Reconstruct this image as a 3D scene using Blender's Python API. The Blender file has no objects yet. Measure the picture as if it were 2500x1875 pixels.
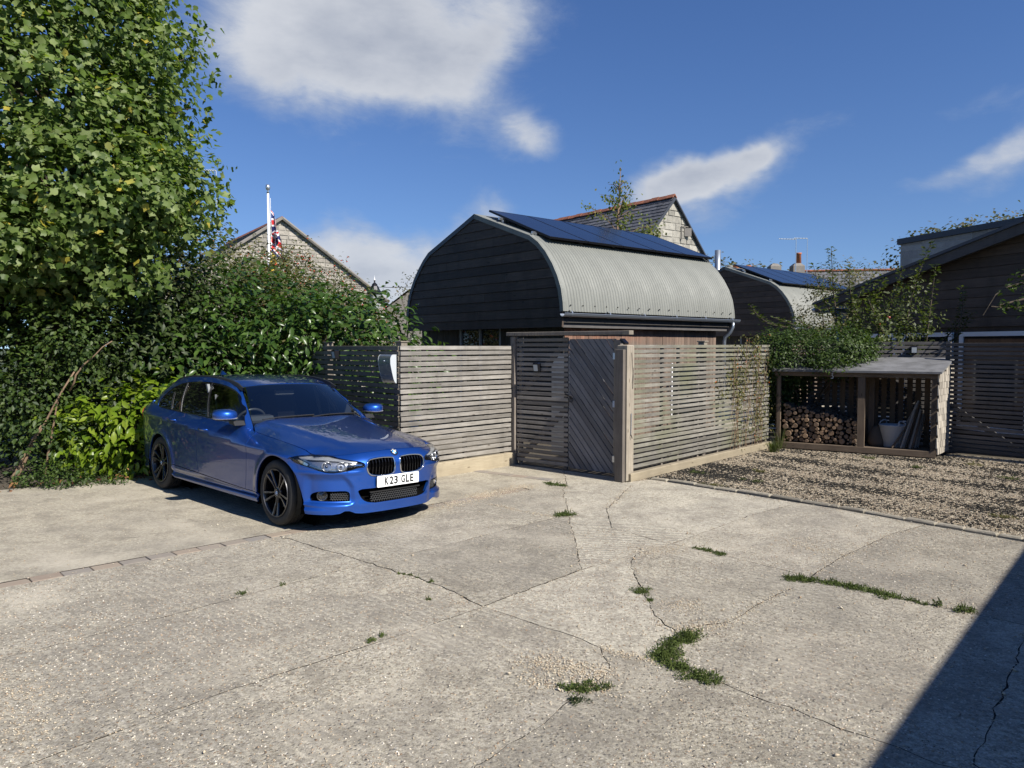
import bpy, bmesh, math, random
import numpy as np
from mathutils import Vector, Matrix
from mathutils.geometry import delaunay_2d_cdt
random.seed(7)
RNG = np.random.default_rng(11)
SC = bpy.context.scene
COL = SC.collection
PI = math.pi

# ------------------------------------------------------------------ camera
cam_d = bpy.data.cameras.new('camera')
cam = bpy.data.objects.new('camera', cam_d)
COL.objects.link(cam)
cam_d.sensor_fit = 'HORIZONTAL'
cam_d.sensor_width = 36.0
cam_d.lens = 36.0 * 1820.0 / 2500.0
cam_d.clip_start = 0.05
cam_d.clip_end = 3000
cam.location = (0, 0, 1.78)
cam.rotation_euler = (math.radians(90 - 2.88), 0, 0)
SC.camera = cam

# ------------------------------------------------------------------ light
SUN = Vector((0.86, -0.80, 1.0)).normalized()           # towards the sun
sun_d = bpy.data.lights.new('sun', 'SUN')
sun_d.energy = 4.9
sun_d.angle = math.radians(0.55)
sun_d.color = (1.0, 0.95, 0.87)
sun = bpy.data.objects.new('sun', sun_d)
COL.objects.link(sun)
sun.rotation_euler = SUN.to_track_quat('Z', 'Y').to_euler()
SC.view_settings.view_transform = 'Standard'
SC.view_settings.look = 'None'
SC.view_settings.gamma = 1
SC.view_settings.exposure = 0.7
SC.view_settings.use_curve_mapping = False
SKY_STRENGTH = 0.076


# ------------------------------------------------------------------ node helper
class NT:
    def __init__(s, tree):
        s.t = tree; s.n = tree.nodes; s.l = tree.links
    def add(s, typ, **kw):
        nd = s.n.new(typ)
        for k, v in kw.items():
            setattr(nd, k, v)
        return nd
    def put(s, sock, val):
        if hasattr(val, 'is_output') or isinstance(val, bpy.types.NodeSocket):
            s.l.new(val, sock)
        elif isinstance(val, (tuple, list)):
            if len(val) == 3 and sock.type == 'RGBA':
                val = (*val, 1)
            sock.default_value = val
        else:
            sock.default_value = val
    def math(s, op, a, b=0.0, c=None, clamp=False):
        m = s.add('ShaderNodeMath', operation=op, use_clamp=clamp)
        s.put(m.inputs[0], a); s.put(m.inputs[1], b)
        if c is not None: s.put(m.inputs[2], c)
        return m.outputs[0]
    def vmath(s, op, a, b=None, out=0):
        m = s.add('ShaderNodeVectorMath', operation=op)
        s.put(m.inputs[0], a)
        if b is not None: s.put(m.inputs[1], b)
        return m.outputs[out]
    def mix(s, fac, a, b, blend='MIX'):
        m = s.add('ShaderNodeMix', data_type='RGBA', blend_type=blend)
        s.put(m.inputs[0], fac); s.put(m.inputs[6], a); s.put(m.inputs[7], b)
        return m.outputs[2]
    def noise(s, vec, scale, detail=4, rough=.55, dist=0.0, out='Fac'):
        n = s.add('ShaderNodeTexNoise')
        if vec is not None: s.put(n.inputs['Vector'], vec)
        n.inputs['Scale'].default_value = scale
        n.inputs['Detail'].default_value = detail
        n.inputs['Roughness'].default_value = rough
        n.inputs['Distortion'].default_value = dist
        return n.outputs[out]
    def voro(s, vec, scale, feature='F1', out='Distance', rnd=1.0):
        n = s.add('ShaderNodeTexVoronoi', feature=feature)
        if vec is not None: s.put(n.inputs['Vector'], vec)
        n.inputs['Scale'].default_value = scale
        n.inputs['Randomness'].default_value = rnd
        return n.outputs[out]
    def ramp(s, fac, stops, interp='LINEAR'):
        r = s.add('ShaderNodeValToRGB')
        r.color_ramp.interpolation = interp
        el = r.color_ramp.elements
        while len(el) < len(stops): el.new(0.5)
        for e, (p, c) in zip(el, stops):
            e.position = p
            e.color = (c, c, c, 1) if isinstance(c, (int, float)) else (*c, 1)
        s.put(r.inputs[0], fac)
        return r.outputs[0]
    def map(s, vec, loc=(0, 0, 0), rot=(0, 0, 0), sc=(1, 1, 1)):
        m = s.add('ShaderNodeMapping')
        s.put(m.inputs[0], vec)
        s.put(m.inputs[1], loc); s.put(m.inputs[2], rot); s.put(m.inputs[3], sc)
        return m.outputs[0]
    def range(s, v, a, b, c=0.0, d=1.0, smooth=False):
        m = s.add('ShaderNodeMapRange')
        if smooth: m.interpolation_type = 'SMOOTHSTEP'
        s.put(m.inputs[0], v)
        for i, x in enumerate((a, b, c, d)): s.put(m.inputs[i + 1], x)
        return m.outputs[0]
    def obj(s):
        return s.add('ShaderNodeTexCoord').outputs['Object']
    def pos(s):
        return s.add('ShaderNodeNewGeometry').outputs['Position']
    def orand(s):
        return s.add('ShaderNodeObjectInfo').outputs['Random']
    def island(s):
        return s.add('ShaderNodeNewGeometry').outputs['Random Per Island']
    def bump(s, h, strength=.5, dist=.01, normal=None):
        b = s.add('ShaderNodeBump')
        b.inputs['Strength'].default_value = strength
        b.inputs['Distance'].default_value = dist
        s.put(b.inputs['Height'], h)
        if normal is not None: s.put(b.inputs['Normal'], normal)
        return b.outputs[0]


def principled(name, color=(.5, .5, .5), rough=.6, metal=0.0, fn=None, **kw):
    m = bpy.data.materials.new(name)
    m.use_nodes = True
    b = m.node_tree.nodes['Principled BSDF']
    b.inputs['Base Color'].default_value = (*color, 1)
    b.inputs['Roughness'].default_value = rough
    b.inputs['Metallic'].default_value = metal
    for k, v in kw.items():
        b.inputs[k.replace('_', ' ')].default_value = v
    if fn:
        t = NT(m.node_tree)
        r = fn(t) or {}
        for k, v in r.items():
            t.put(b.inputs[k], v)
    return m


# ------------------------------------------------------------------ sky
world = bpy.data.worlds.new('World')
SC.world = world
world.use_nodes = True
def build_world():
    t = NT(world.node_tree)
    for n in list(t.n): t.n.remove(n)
    out = t.add('ShaderNodeOutputWorld')
    sky = t.add('ShaderNodeTexSky', sky_type='NISHITA')
    sky.sun_disc = False
    sky.sun_elevation = math.asin(SUN.z)
    sky.sun_rotation = math.atan2(SUN.x, SUN.y)
    sky.altitude = 30
    sky.air_density = 1.0
    sky.dust_density = 0.0
    sky.ozone_density = 2.6
    dz = t.vmath('ADD', t.vmath('MULTIPLY', t.add('ShaderNodeTexCoord').outputs['Generated'], (1, 1, .91)), (0, 0, .09))
    t.l.new(t.vmath('NORMALIZE', dz), sky.inputs[0])
    hsv = t.add('ShaderNodeHueSaturation')
    hsv.inputs['Saturation'].default_value = 1.22
    hsv.inputs['Value'].default_value = 1.0
    hsv.inputs['Hue'].default_value = 0.513
    t.l.new(sky.outputs[0], hsv.inputs['Color'])
    bg = t.add('ShaderNodeBackground')
    t.l.new(hsv.outputs[0], bg.inputs[0])
    bg.inputs[1].default_value = SKY_STRENGTH
    d = t.add('ShaderNodeTexCoord').outputs['Generated']
    d = t.vmath('NORMALIZE', d)
    warp = t.noise(d, 3.2, 5, .6, out='Color')
    wv = t.vmath('SCALE', t.vmath('SUBTRACT', warp, (.5, .5, .5)))
    t.n[-1]
    wv.node.inputs['Scale'].default_value = .16
    dw = t.vmath('ADD', d, wv)
    th = math.radians(2.88)
    def dirpx(x, y):            # a direction of the compass and height above the horizon
        x = x * 2500 / 2212.; y = y * 2500 / 2212.
        a = (x - 1250) / 1820; b = -(y - 937.5) / 1820
        return Vector((a, math.cos(th) + b * math.sin(th), -math.sin(th) + b * math.cos(th))).normalized()
    blobs = [  # x, y, radius x, radius y, tilt, weight
        (770, -5, 280, 145, -8, 1.2), (880, 160, 165, 78, 15, .9), (670, 120, 135, 90, 0, .65), (1080, 85, 95, 55, -35, .7),
        (1120, 285, 70, 36, 0, .75), (1540, 385, 175, 48, -20, 1.25), (1460, 430, 80, 40, 0, .6), (1655, 330, 45, 22, -10, .7),
        (850, 575, 240, 66, -8, 1.2), (1030, 455, 80, 36, -20, .75), (760, 520, 120, 40, -5, .5), (640, 640, 320, 50, 0, .5),
        (2205, 345, 40, 80, 50, .85), (2080, 400, 80, 22, -25, .4), (2140, 230, 80, 26, -15, .35),
        (1520, 500, 150, 26, -10, .3),
    ]
    acc = None
    for (x, y, rx, ry, tilt, w) in blobs:
        c = dirpx(x, y)
        right = c.cross(Vector((0, 0, 1))).normalized()
        up = right.cross(c)
        a = math.radians(-tilt)
        r2 = right * math.cos(a) + up * math.sin(a)
        u2 = up * math.cos(a) - right * math.sin(a)
        k = 2500 / 2212. / 1820
        U = t.math('MULTIPLY', t.vmath('DOT_PRODUCT', dw, tuple(r2), out=1), 1 / (rx * k))
        V = t.math('MULTIPLY', t.vmath('DOT_PRODUCT', dw, tuple(u2), out=1), 1 / (ry * k))
        front = t.math('GREATER_THAN', t.vmath('DOT_PRODUCT', d, tuple(c), out=1), .5)
        q = t.math('ADD', t.math('MULTIPLY', U, U), t.math('MULTIPLY', V, V))
        g = t.math('MULTIPLY', t.math('EXPONENT', t.math('MULTIPLY', q, -0.8)), w)
        g = t.math('MULTIPLY', g, front)
        acc = g if acc is None else t.math('ADD', acc, g)
    # clouds of the same kind over the rest of the sky, out of the picture
    flat = t.map(d, sc=(1, 1, 2.2))
    gen = t.noise(flat, 1.7, 6, .55)
    gen = t.range(gen, .55, .75, 0, .9)
    sep = t.add('ShaderNodeSeparateXYZ'); t.l.new(d, sep.inputs[0])
    side = t.range(sep.outputs[1], .45, .2, 0, 1, True)
    acc = t.math('ADD', acc, t.math('MULTIPLY', gen, side))
    fine = t.noise(flat, 9.0, 12, .70, .35)
    mid = t.noise(flat, 4.0, 5, .5, .2)
    dens = t.math('SUBTRACT', acc, t.math('ADD', t.math('MULTIPLY', fine, 1.05), t.math('MULTIPLY', mid, .45)))
    mask = t.range(dens, -.55, .42, 0, .90, True)
    shade = t.noise(flat, 6.0, 6, .55)
    thick = t.range(dens, -.1, .75, 0, 1)
    lit = t.mix(t.math('MULTIPLY', t.range(shade, .35, .7, 0, 1), thick), (.86, .885, .93), (.50, .545, .64))
    ccol = t.mix(t.range(thick, 0, .6, 0, 1), (.56, .64, .78), lit)
    cb = t.add('ShaderNodeBackground')
    t.l.new(ccol, cb.inputs[0])
    cb.inputs[1].default_value = .50
    ms = t.add('ShaderNodeMixShader')
    t.l.new(mask, ms.inputs[0]); t.l.new(bg.outputs[0], ms.inputs[1]); t.l.new(cb.outputs[0], ms.inputs[2])
    t.l.new(ms.outputs[0], out.inputs[0])
build_world()


# ------------------------------------------------------------------ objects
def tag(o, label=None, cat=None, group=None, kind=None):
    if label: o['label'] = label
    if cat: o['category'] = cat
    if group: o['group'] = group
    if kind: o['kind'] = kind
    return o

def empty(name, loc=(0, 0, 0), rz=0.0, parent=None):
    o = bpy.data.objects.new(name, None)
    o.empty_display_size = .2
    COL.objects.link(o)
    o.location = loc
    o.rotation_euler = (0, 0, rz)
    if parent: o.parent = parent
    return o

def add(name, mesh, parent=None, loc=None, rot=None, scale=None, mat=None):
    o = bpy.data.objects.new(name, mesh)
    COL.objects.link(o)
    if parent: o.parent = parent
    if loc is not None: o.location = loc
    if rot is not None: o.rotation_euler = rot
    if scale is not None: o.scale = scale
    if mat is not None and not mesh.materials: mesh.materials.append(mat)
    return o

def npmesh(name, V, F, mat=None, smooth=False, mats=None, fm=None):
    """V (n,3) array, F (m,k) array of one face size or list of faces."""
    me = bpy.data.meshes.new(name)
    V = np.asarray(V, dtype=np.float32)
    if isinstance(F, np.ndarray):
        k = F.shape[1]; m = F.shape[0]
        me.vertices.add(len(V)); me.vertices.foreach_set('co', V.ravel())
        me.loops.add(m * k); me.loops.foreach_set('vertex_index', F.astype(np.int32).ravel())
        me.polygons.add(m)
        me.polygons.foreach_set('loop_start', np.arange(0, m * k, k, dtype=np.int32))
        me.polygons.foreach_set('loop_total', np.full(m, k, dtype=np.int32))
        me.update(calc_edges=True)
    else:
        me.from_pydata([tuple(v) for v in V], [], F)
    if smooth:
        me.polygons.foreach_set('use_smooth', np.ones(len(me.polygons), dtype=bool))
    for mm in (mats or ([mat] if mat else [])): me.materials.append(mm)
    if fm is not None: me.polygons.foreach_set('material_index', np.asarray(fm, dtype=np.int32))
    me.update()
    return me

class MB:
    """collects shapes that become ONE mesh"""
    def __init__(s): s.v = []; s.f = []
    def raw(s, vs, fs):
        o = len(s.v); s.v += [tuple(v) for v in vs]; s.f += [tuple(i + o for i in f) for f in fs]; return s
    def box(s, c, d, rz=0, M=None, bev=0):
        x, y, z = d[0] / 2, d[1] / 2, d[2] / 2
        if bev:
            b = bev
            pts = []
            for zz, k in ((-z, b), (-z + b, 0), (z - b, 0), (z, b)):
                pts += [(-x + k, -y + b if not k else -y + k, zz)] if 0 else []
            pts = [(sx * (x - (b if lz in (0, 3) else 0)), sy * (y - (b if lz in (0, 3) else 0)), (-z, -z + b, z - b, z)[lz])
                   for lz in range(4) for sx, sy in ((-1, -1), (1, -1), (1, 1), (-1, 1))]
            fs = [(3, 2, 1, 0), (12, 13, 14, 15)]
            for l in range(3):
                for k in range(4):
                    a = l * 4 + k; bb = l * 4 + (k + 1) % 4
                    fs.append((a, bb, bb + 4, a + 4))
        else:
            pts = [(sx * x, sy * y, sz * z) for sz in (-1, 1) for sx, sy in ((-1, -1), (1, -1), (1, 1), (-1, 1))]
            fs = [(3, 2, 1, 0), (4, 5, 6, 7), (0, 1, 5, 4), (1, 2, 6, 5), (2, 3, 7, 6), (3, 0, 4, 7)]
        R = Matrix.Rotation(rz, 3, 'Z')
        if M is not None: R = M
        return s.raw([Vector(c) + R @ Vector(p) for p in pts], fs)
    def prism(s, poly, axis, a, b):
        """poly: 2D points (ccw), extruded along axis from a to b; the 2D axes are the other two in order"""
        n = len(poly)
        def mk(p, h):
            if axis == 'x': return (h, p[0], p[1])
            if axis == 'y': return (p[0], h, p[1])
            return (p[0], p[1], h)
        vs = [mk(p, a) for p in poly] + [mk(p, b) for p in poly]
        fs = [tuple(range(n))[::-1], tuple(range(n, 2 * n))] + [(i, (i + 1) % n, n + (i + 1) % n, n + i) for i in range(n)]
        return s.raw(vs, fs)
    def tube(s, path, r, seg=8, caps=True):
        path = [Vector(p) for p in path]
        rs = r if isinstance(r, (list, tuple)) else [r] * len(path)
        n = len(path); vs = []; fs = []
        prev = None
        for i, p in enumerate(path):
            d = (path[min(i + 1, n - 1)] - path[max(i - 1, 0)]).normalized()
            if prev is None:
                u = d.orthogonal().normalized()
            else:
                u = (prev - d * prev.dot(d))
                u = u.normalized() if u.length > 1e-6 else d.orthogonal().normalized()
            prev = u
            w = d.cross(u)
            for k in range(seg):
                a = 2 * PI * k / seg
                vs.append(p + (u * math.cos(a) + w * math.sin(a)) * rs[i])
        for i in range(n - 1):
            for k in range(seg):
                a = i * seg + k; b = i * seg + (k + 1) % seg
                fs.append((a, b, b + seg, a + seg))
        if caps:
            fs.append(tuple(range(seg))[::-1]); fs.append(tuple(range((n - 1) * seg, n * seg)))
        return s.raw(vs, fs)
    def lathe(s, prof, seg=24, c=(0, 0, 0), axis='z', sx=1, sy=1):
        vs = []; fs = []; n = len(prof)
        for k in range(seg):
            a = 2 * PI * k / seg
            for (r, h) in prof:
                x, y = r * math.cos(a) * sx, r * math.sin(a) * sy
                if axis == 'z': p = (x, y, h)
                elif axis == 'y': p = (x, h, y)
                else: p = (h, x, y)
                vs.append((p[0] + c[0], p[1] + c[1], p[2] + c[2]))
        for k in range(seg):
            for i in range(n - 1):
                a = k * n + i; b = ((k + 1) % seg) * n + i
                fs.append((a, a + 1, b + 1, b) if axis == 'y' else (a, b, b + 1, a + 1))
        return s.raw(vs, fs)
    def mesh(s, name, mat, smooth=False, auto=None):
        me = bpy.data.meshes.new(name)
        me.from_pydata(s.v, [], s.f)
        me.materials.append(mat)
        if smooth or auto:
            me.polygons.foreach_set('use_smooth', np.ones(len(me.polygons), dtype=bool))
        if auto: me.set_sharp_from_angle(angle=math.radians(auto))
        me.update()
        return me
    def build(s, name, mat, parent=None, smooth=False, auto=None, loc=None, rot=None):
        return add(name, s.mesh(name, mat, smooth, auto), parent, loc, rot)

def clip_poly(poly, a, b):
    """keep the part of poly left of the line a->b"""
    out = []
    def side(p): return (b[0] - a[0]) * (p[1] - a[1]) - (b[1] - a[1]) * (p[0] - a[0])
    for i in range(len(poly)):
        p, q = poly[i], poly[(i + 1) % len(poly)]
        sp, sq = side(p), side(q)
        if sp >= 0: out.append(p)
        if (sp >= 0) != (sq >= 0):
            k = sp / (sp - sq); out.append((p[0] + (q[0] - p[0]) * k, p[1] + (q[1] - p[1]) * k))
    return out

# ------------------------------------------------------------------ materials
def wood_fn(c1, c2, knot=(.05, .04, .035), along='x', scale=1.0, green=0.0, contrast=1.0):
    def fn(t):
        o = t.obj()
        r = t.orand()
        off = t.add('ShaderNodeCombineXYZ')
        t.l.new(t.math('MULTIPLY', r, 37.0), off.inputs[0]); t.l.new(t.math('MULTIPLY', r, 91.0), off.inputs[2])
        v = t.vmath('ADD', o, off.outputs[0])
        sc = {'x': (1.6, 30, 42), 'z': (30, 30, 1.6), 'y': (30, 1.6, 42)}[along]
        sc = tuple(k * scale for k in sc)
        grain = t.noise(t.map(v, sc=sc), 1.0, 6, .65, 1.2)
        fine = t.noise(t.map(v, sc=tuple(k * 3.5 for k in sc)), 1.0, 3, .6)
        blot = t.noise(v, 2.2 * scale, 4, .6)
        g = t.math('ADD', t.math('MULTIPLY', grain, .6), t.math('MULTIPLY', fine, .4))
        base = t.mix(t.range(g, .5 - .2 / contrast, .5 + .2 / contrast), c1, c2)
        base = t.mix(t.range(blot, .35, .75, 0, .55), base, tuple(k * .62 for k in c2[:1]) + tuple(k * .6 for k in c2[1:]))
        sk = {'x': (3.2, 1.0, 11), 'z': (11, 1.0, 3.2), 'y': (1.0, 3.2, 11)}[along]
        kd = t.voro(t.map(v, sc=tuple(k * scale for k in sk)), 1.0)
        kn = t.range(kd, .05, .13, .85, 0, True)
        base = t.mix(kn, base, knot)
        var = t.range(r, 0, 1, .72, 1.22)
        hs = t.add('ShaderNodeHueSaturation')
        t.put(hs.inputs['Value'], var); t.put(hs.inputs['Color'], base)
        col = hs.outputs[0]
        st = t.noise(t.map(t.pos(), sc=(5, 5, 1.1)), 1.0, 4, .6)
        col = t.mix(t.range(st, .52, .72, 0, .38), col, tuple(k * .55 for k in c2))
        if green:
            gn = t.noise(t.pos(), 1.3, 4, .6)
            col = t.mix(t.range(gn, .45, .7, 0, green), col, (.13, .14, .055))
        return {'Base Color': col, 'Normal': t.bump(g, .35, .004)}
    return fn

M = {}
M['pale_board'] = principled('pale_board', (.50, .49, .47), .8)
M['slat'] = principled('weathered_slat', rough=.8, fn=wood_fn((.345, .325, .29), (.135, .122, .103), knot=(.05, .038, .028), contrast=1.25))
M['slat_green'] = principled('weathered_slat_algae', rough=.85, fn=wood_fn((.275, .262, .225), (.12, .11, .09), knot=(.045, .038, .028), green=.5, contrast=1.2))
M['slat_gate'] = principled('gate_slat', rough=.85, fn=wood_fn((.30, .28, .25), (.15, .135, .12), knot=(.05, .04, .035)))
M['slat_shade'] = principled('shaded_slat', rough=.85, fn=wood_fn((.22, .195, .16), (.10, .09, .072), knot=(.03, .028, .022), green=.25))  # darker slat copy: the side fence's shade is put into the colour
M['slat_dark'] = principled('dark_slat', rough=.85, fn=wood_fn((.13, .12, .115), (.062, .058, .056), knot=(.03, .03, .03)))  # dark grey timber for slats, fascia and barge board
M['diag'] = principled('gate_diagonal_board', rough=.82, fn=wood_fn((.23, .225, .23), (.12, .118, .122), knot=(.05, .05, .05)))
M['post'] = principled('timber_post', rough=.85, fn=wood_fn((.36, .32, .255), (.17, .145, .11), along='z', knot=(.07, .05, .03)))
M['post_dark'] = principled('gate_frame_timber', rough=.85, fn=wood_fn((.27, .235, .20), (.13, .11, .09), along='z'))
M['sleeper'] = principled('pale_sleeper', rough=.9, fn=wood_fn((.46, .395, .28), (.27, .225, .15), knot=(.12, .085, .05), contrast=.8))
M['beam'] = principled('store_timber', rough=.85, fn=wood_fn((.19, .14, .095), (.09, .064, .043), knot=(.03, .02, .013)))
M['beam_z'] = principled('store_post_timber', rough=.85, fn=wood_fn((.19, .14, .095), (.09, .064, .043), along='z', knot=(.03, .02, .013)))
M['store_board'] = principled('store_back_board', rough=.85, fn=wood_fn((.20, .135, .085), (.10, .068, .042), along='z'))
M['clad'] = principled('black_stained_board', rough=.62, fn=wood_fn((.135, .10, .076), (.045, .034, .027), knot=(.015, .013, .012), scale=.7, contrast=.9), Specular_IOR_Level=.25)
M['clad_z'] = principled('black_vertical_board', rough=.7, fn=wood_fn((.060, .052, .046), (.02, .018, .016), along='z'))
M['brown_z'] = principled('brown_vertical_board', rough=.75, fn=wood_fn((.25, .155, .105), (.105, .062, .044), along='z', knot=(.05, .03, .02)))

def brown_fn(t):
    o = t.obj(); r = t.orand()
    off = t.add('ShaderNodeCombineXYZ'); t.l.new(t.math('MULTIPLY', r, 50.), off.inputs[0])
    v = t.vmath('ADD', o, off.outputs[0])
    g = t.noise(t.map(v, sc=(30, 30, 1.2)), 1, 6, .6, .8)
    base = t.mix(t.range(g, .3, .7), (.20, .148, .112), (.08, .056, .042))
    red = t.mix(t.range(g, .3, .7), (.33, .125, .06), (.13, .05, .03))
    sep = t.add('ShaderNodeSeparateXYZ'); t.l.new(t.pos(), sep.inputs[0])
    # boards nearer the corner of the barn have kept their colour under the eaves
    k = t.range(t.math('ADD', sep.outputs[2], t.math('MULTIPLY', t.noise(t.pos(), 6, 3), .3)), 1.95, 2.25)
    kx = t.range(sep.outputs[0], 1.4, 3.6, 1, .15)
    col = t.mix(t.math('MULTIPLY', k, kx), base, red)
    hs = t.add('ShaderNodeHueSaturation'); t.put(hs.inputs['Value'], t.range(r, 0, 1, .75, 1.25)); t.put(hs.inputs['Color'], col)
    return {'Base Color': hs.outputs[0], 'Normal': t.bump(g, .35, .004)}
M['brown_z'] = principled('brown_vertical_board', rough=.75, fn=brown_fn)

def zinc_fn(t):
    p = t.obj()
    n = t.noise(t.map(p, sc=(1, 1, .35)), 2.5, 6, .6)
    n2 = t.noise(p, 24, 4, .6)
    v = t.math('ADD', t.math('MULTIPLY', n, .7), t.math('MULTIPLY', n2, .3))
    c = t.mix(t.range(v, .35, .68), (.205, .21, .185), (.155, .16, .142))
    spots = t.range(t.voro(t.map(p, sc=(1, 1, .6)), 9.0), .01, .04, .35, 0)
    c = t.mix(spots, c, (.2, .18, .13))
    return {'Base Color': c, 'Roughness': t.range(v, .3, .7, .5, .68)}
M['sheet'] = principled('painted_corrugated_steel', rough=.5, metal=0.0, fn=zinc_fn, IOR=1.5)
M['gutter'] = principled('galvanised_gutter', (.34, .38, .43), .38, .75)
M['lead'] = principled('dark_roof_trim', (.055, .06, .07), .45, .2)
M['alu'] = principled('aluminium', (.62, .64, .66), .35, .9)
def cell_fn(t):
    o = t.obj()
    sp = t.add('ShaderNodeSeparateXYZ'); t.l.new(o, sp.inputs[0])
    fx = t.math('FRACT', t.math('MULTIPLY', sp.outputs[0], 6.0 / 1.0)); fy = t.math('FRACT', t.math('MULTIPLY', sp.outputs[1], 10 / 1.8))
    g = t.math('MAXIMUM', t.math('GREATER_THAN', fx, .97), t.math('GREATER_THAN', fy, .97))
    return {'Base Color': t.mix(g, (.008, .012, .032), (.02, .024, .036))}
M['cell'] = principled('solar_glass', (.01, .013, .03), .16, 0.0, fn=cell_fn, Specular_IOR_Level=.07)
M['black_metal'] = principled('black_metal', (.015, .015, .018), .4, .5)
M['steel_letter'] = principled('brushed_steel', (.46, .49, .54), .32, .85, fn=lambda t: {'Roughness': t.range(t.noise(t.map(t.obj(), sc=(2, 2, 60)), 1, 4), .3, .7, .24, .42)})
M['white_plastic'] = principled('white_plastic', (.42, .45, .46), .5)
M['glass_dark'] = principled('window_glass', (.012, .015, .017), .04, 0, Specular_IOR_Level=.6)
M['white_frame'] = principled('white_frame', (.78, .78, .78), .45)
M['grey_frame'] = principled('grey_window_frame', (.22, .24, .27), .4)

def stone_fn(c1, c2):
    def fn(t):
        r = t.orand(); p = t.pos()
        n = t.noise(p, 6, 6, .65); n2 = t.noise(p, 38, 4, .6)
        v = t.math('ADD', t.math('MULTIPLY', n, .55), t.math('MULTIPLY', n2, .45))
        c = t.mix(t.range(v, .3, .7), c1, c2)
        hs = t.add('ShaderNodeHueSaturation'); t.put(hs.inputs['Value'], t.range(r, 0, 1, .70, 1.22)); t.put(hs.inputs['Color'], c)
        return {'Base Color': hs.outputs[0], 'Normal': t.bump(v, .8, .03)}
    return fn
M['stone'] = principled('limestone_block', rough=.9, fn=stone_fn((.46, .43, .36), (.17, .165, .145)))
M['stone_b'] = principled('pale_block', rough=.9, fn=stone_fn((.36, .345, .32), (.22, .21, .195)))
M['mortar'] = principled('lime_mortar', (.30, .285, .25), .95)
M['rubble'] = principled('rubble_stone', rough=.9, fn=stone_fn((.44, .40, .34), (.16, .15, .13)))
def slate_fn(t):
    r = t.orand(); p = t.pos(); n = t.noise(p, 9, 5, .6)
    c = t.mix(t.range(n, .3, .7), (.135, .135, .14), (.06, .06, .066))
    lich = t.range(t.noise(p, 22, 4, .7), .62, .72, 0, .5)
    c = t.mix(lich, c, (.24, .24, .2))
    hs = t.add('ShaderNodeHueSaturation'); t.put(hs.inputs['Value'], t.range(t.island(), 0, 1, .7, 1.3)); t.put(hs.inputs['Color'], c)
    return {'Base Color': hs.outputs[0]}
M['slate'] = principled('roof_slate', rough=.55, fn=slate_fn)
M['ridge'] = principled('red_ridge_tile', rough=.85, fn=stone_fn((.36, .125, .06), (.17, .07, .045)))
M['terracotta'] = principled('terracotta', (.38, .13, .06), .8)
M['render'] = principled('grey_render', (.20, .185, .165), .9, fn=lambda t: {'Base Color': t.mix(t.noise(t.pos(), 5, 5), (.25, .23, .2), (.13, .12, .11))})
M['felt'] = principled('roofing_felt', (.11, .11, .112), .9, fn=lambda t: {'Base Color': t.mix(t.range(t.noise(t.pos(), 5, 5), .35, .7), (.16, .16, .165), (.085, .085, .085)), 'Normal': t.bump(t.noise(t.pos(), 220, 2), .4, .003)})
M['shingle'] = principled('cedar_shingle', rough=.85, fn=wood_fn((.50, .46, .39), (.24, .21, .17), along='z'))
M['bark'] = principled('bark', rough=.9, fn=lambda t: {'Base Color': t.mix(t.range(t.noise(t.map(t.pos(), sc=(14, 14, 3)), 1, 5), .35, .65), (.10, .075, .05), (.035, .028, .02))})
M['twig'] = principled('pale_twig', rough=.85, fn=lambda t: {'Base Color': t.mix(t.noise(t.pos(), 12, 3), (.26, .17, .10), (.10, .07, .045))})
M['earth'] = principled('dark_earth', rough=1, fn=lambda t: {'Base Color': t.mix(t.noise(t.pos(), 9, 6, .7), (.06, .05, .038), (.022, .018, .013)), 'Normal': t.bump(t.noise(t.pos(), 30, 5), .8, .03)})
M['joint_soil'] = principled('joint_soil', rough=1, fn=lambda t: {'Base Color': t.mix(t.noise(t.pos(), 40, 5, .7), (.115, .095, .065), (.035, .028, .02)), 'Normal': t.bump(t.noise(t.pos(), 90, 4), .9, .01)})
M['turf'] = principled('rough_grass_ground', rough=1, fn=lambda t: {'Base Color': t.mix(t.noise(t.pos(), .6, 6, .7), (.055, .075, .025), (.025, .035, .012))})
M['log_end'] = principled('log_end', rough=.9, fn=lambda t: {'Base Color': t.mix(t.range(t.voro(t.obj(), 3), .2, .8), t.mix(t.orand(), (.36, .23, .13), (.22, .15, .10)), (.14, .09, .055))})
M['log_bark'] = principled('log_bark', rough=.95, fn=lambda t: {'Base Color': t.mix(t.orand(), (.11, .085, .06), (.055, .04, .028))})
M['tub'] = principled('pale_rubber', (.33, .36, .40), .55)

def brick_fn(t):
    r = t.orand(); p = t.pos()
    c = t.ramp(r, [(0, (.22, .165, .125)), (.3, (.28, .225, .17)), (.55, (.20, .185, .17)), (.8, (.25, .21, .165)), (1, (.18, .17, .16))])
    n = t.noise(p, 14, 5, .65)
    c = t.mix(t.range(n, .4, .7, 0, .7), c, (.27, .235, .185))
    return {'Base Color': c, 'Normal': t.bump(t.noise(p, 90, 4), .5, .004)}
M['brick'] = principled('worn_paver', rough=.9, fn=brick_fn)

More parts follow.
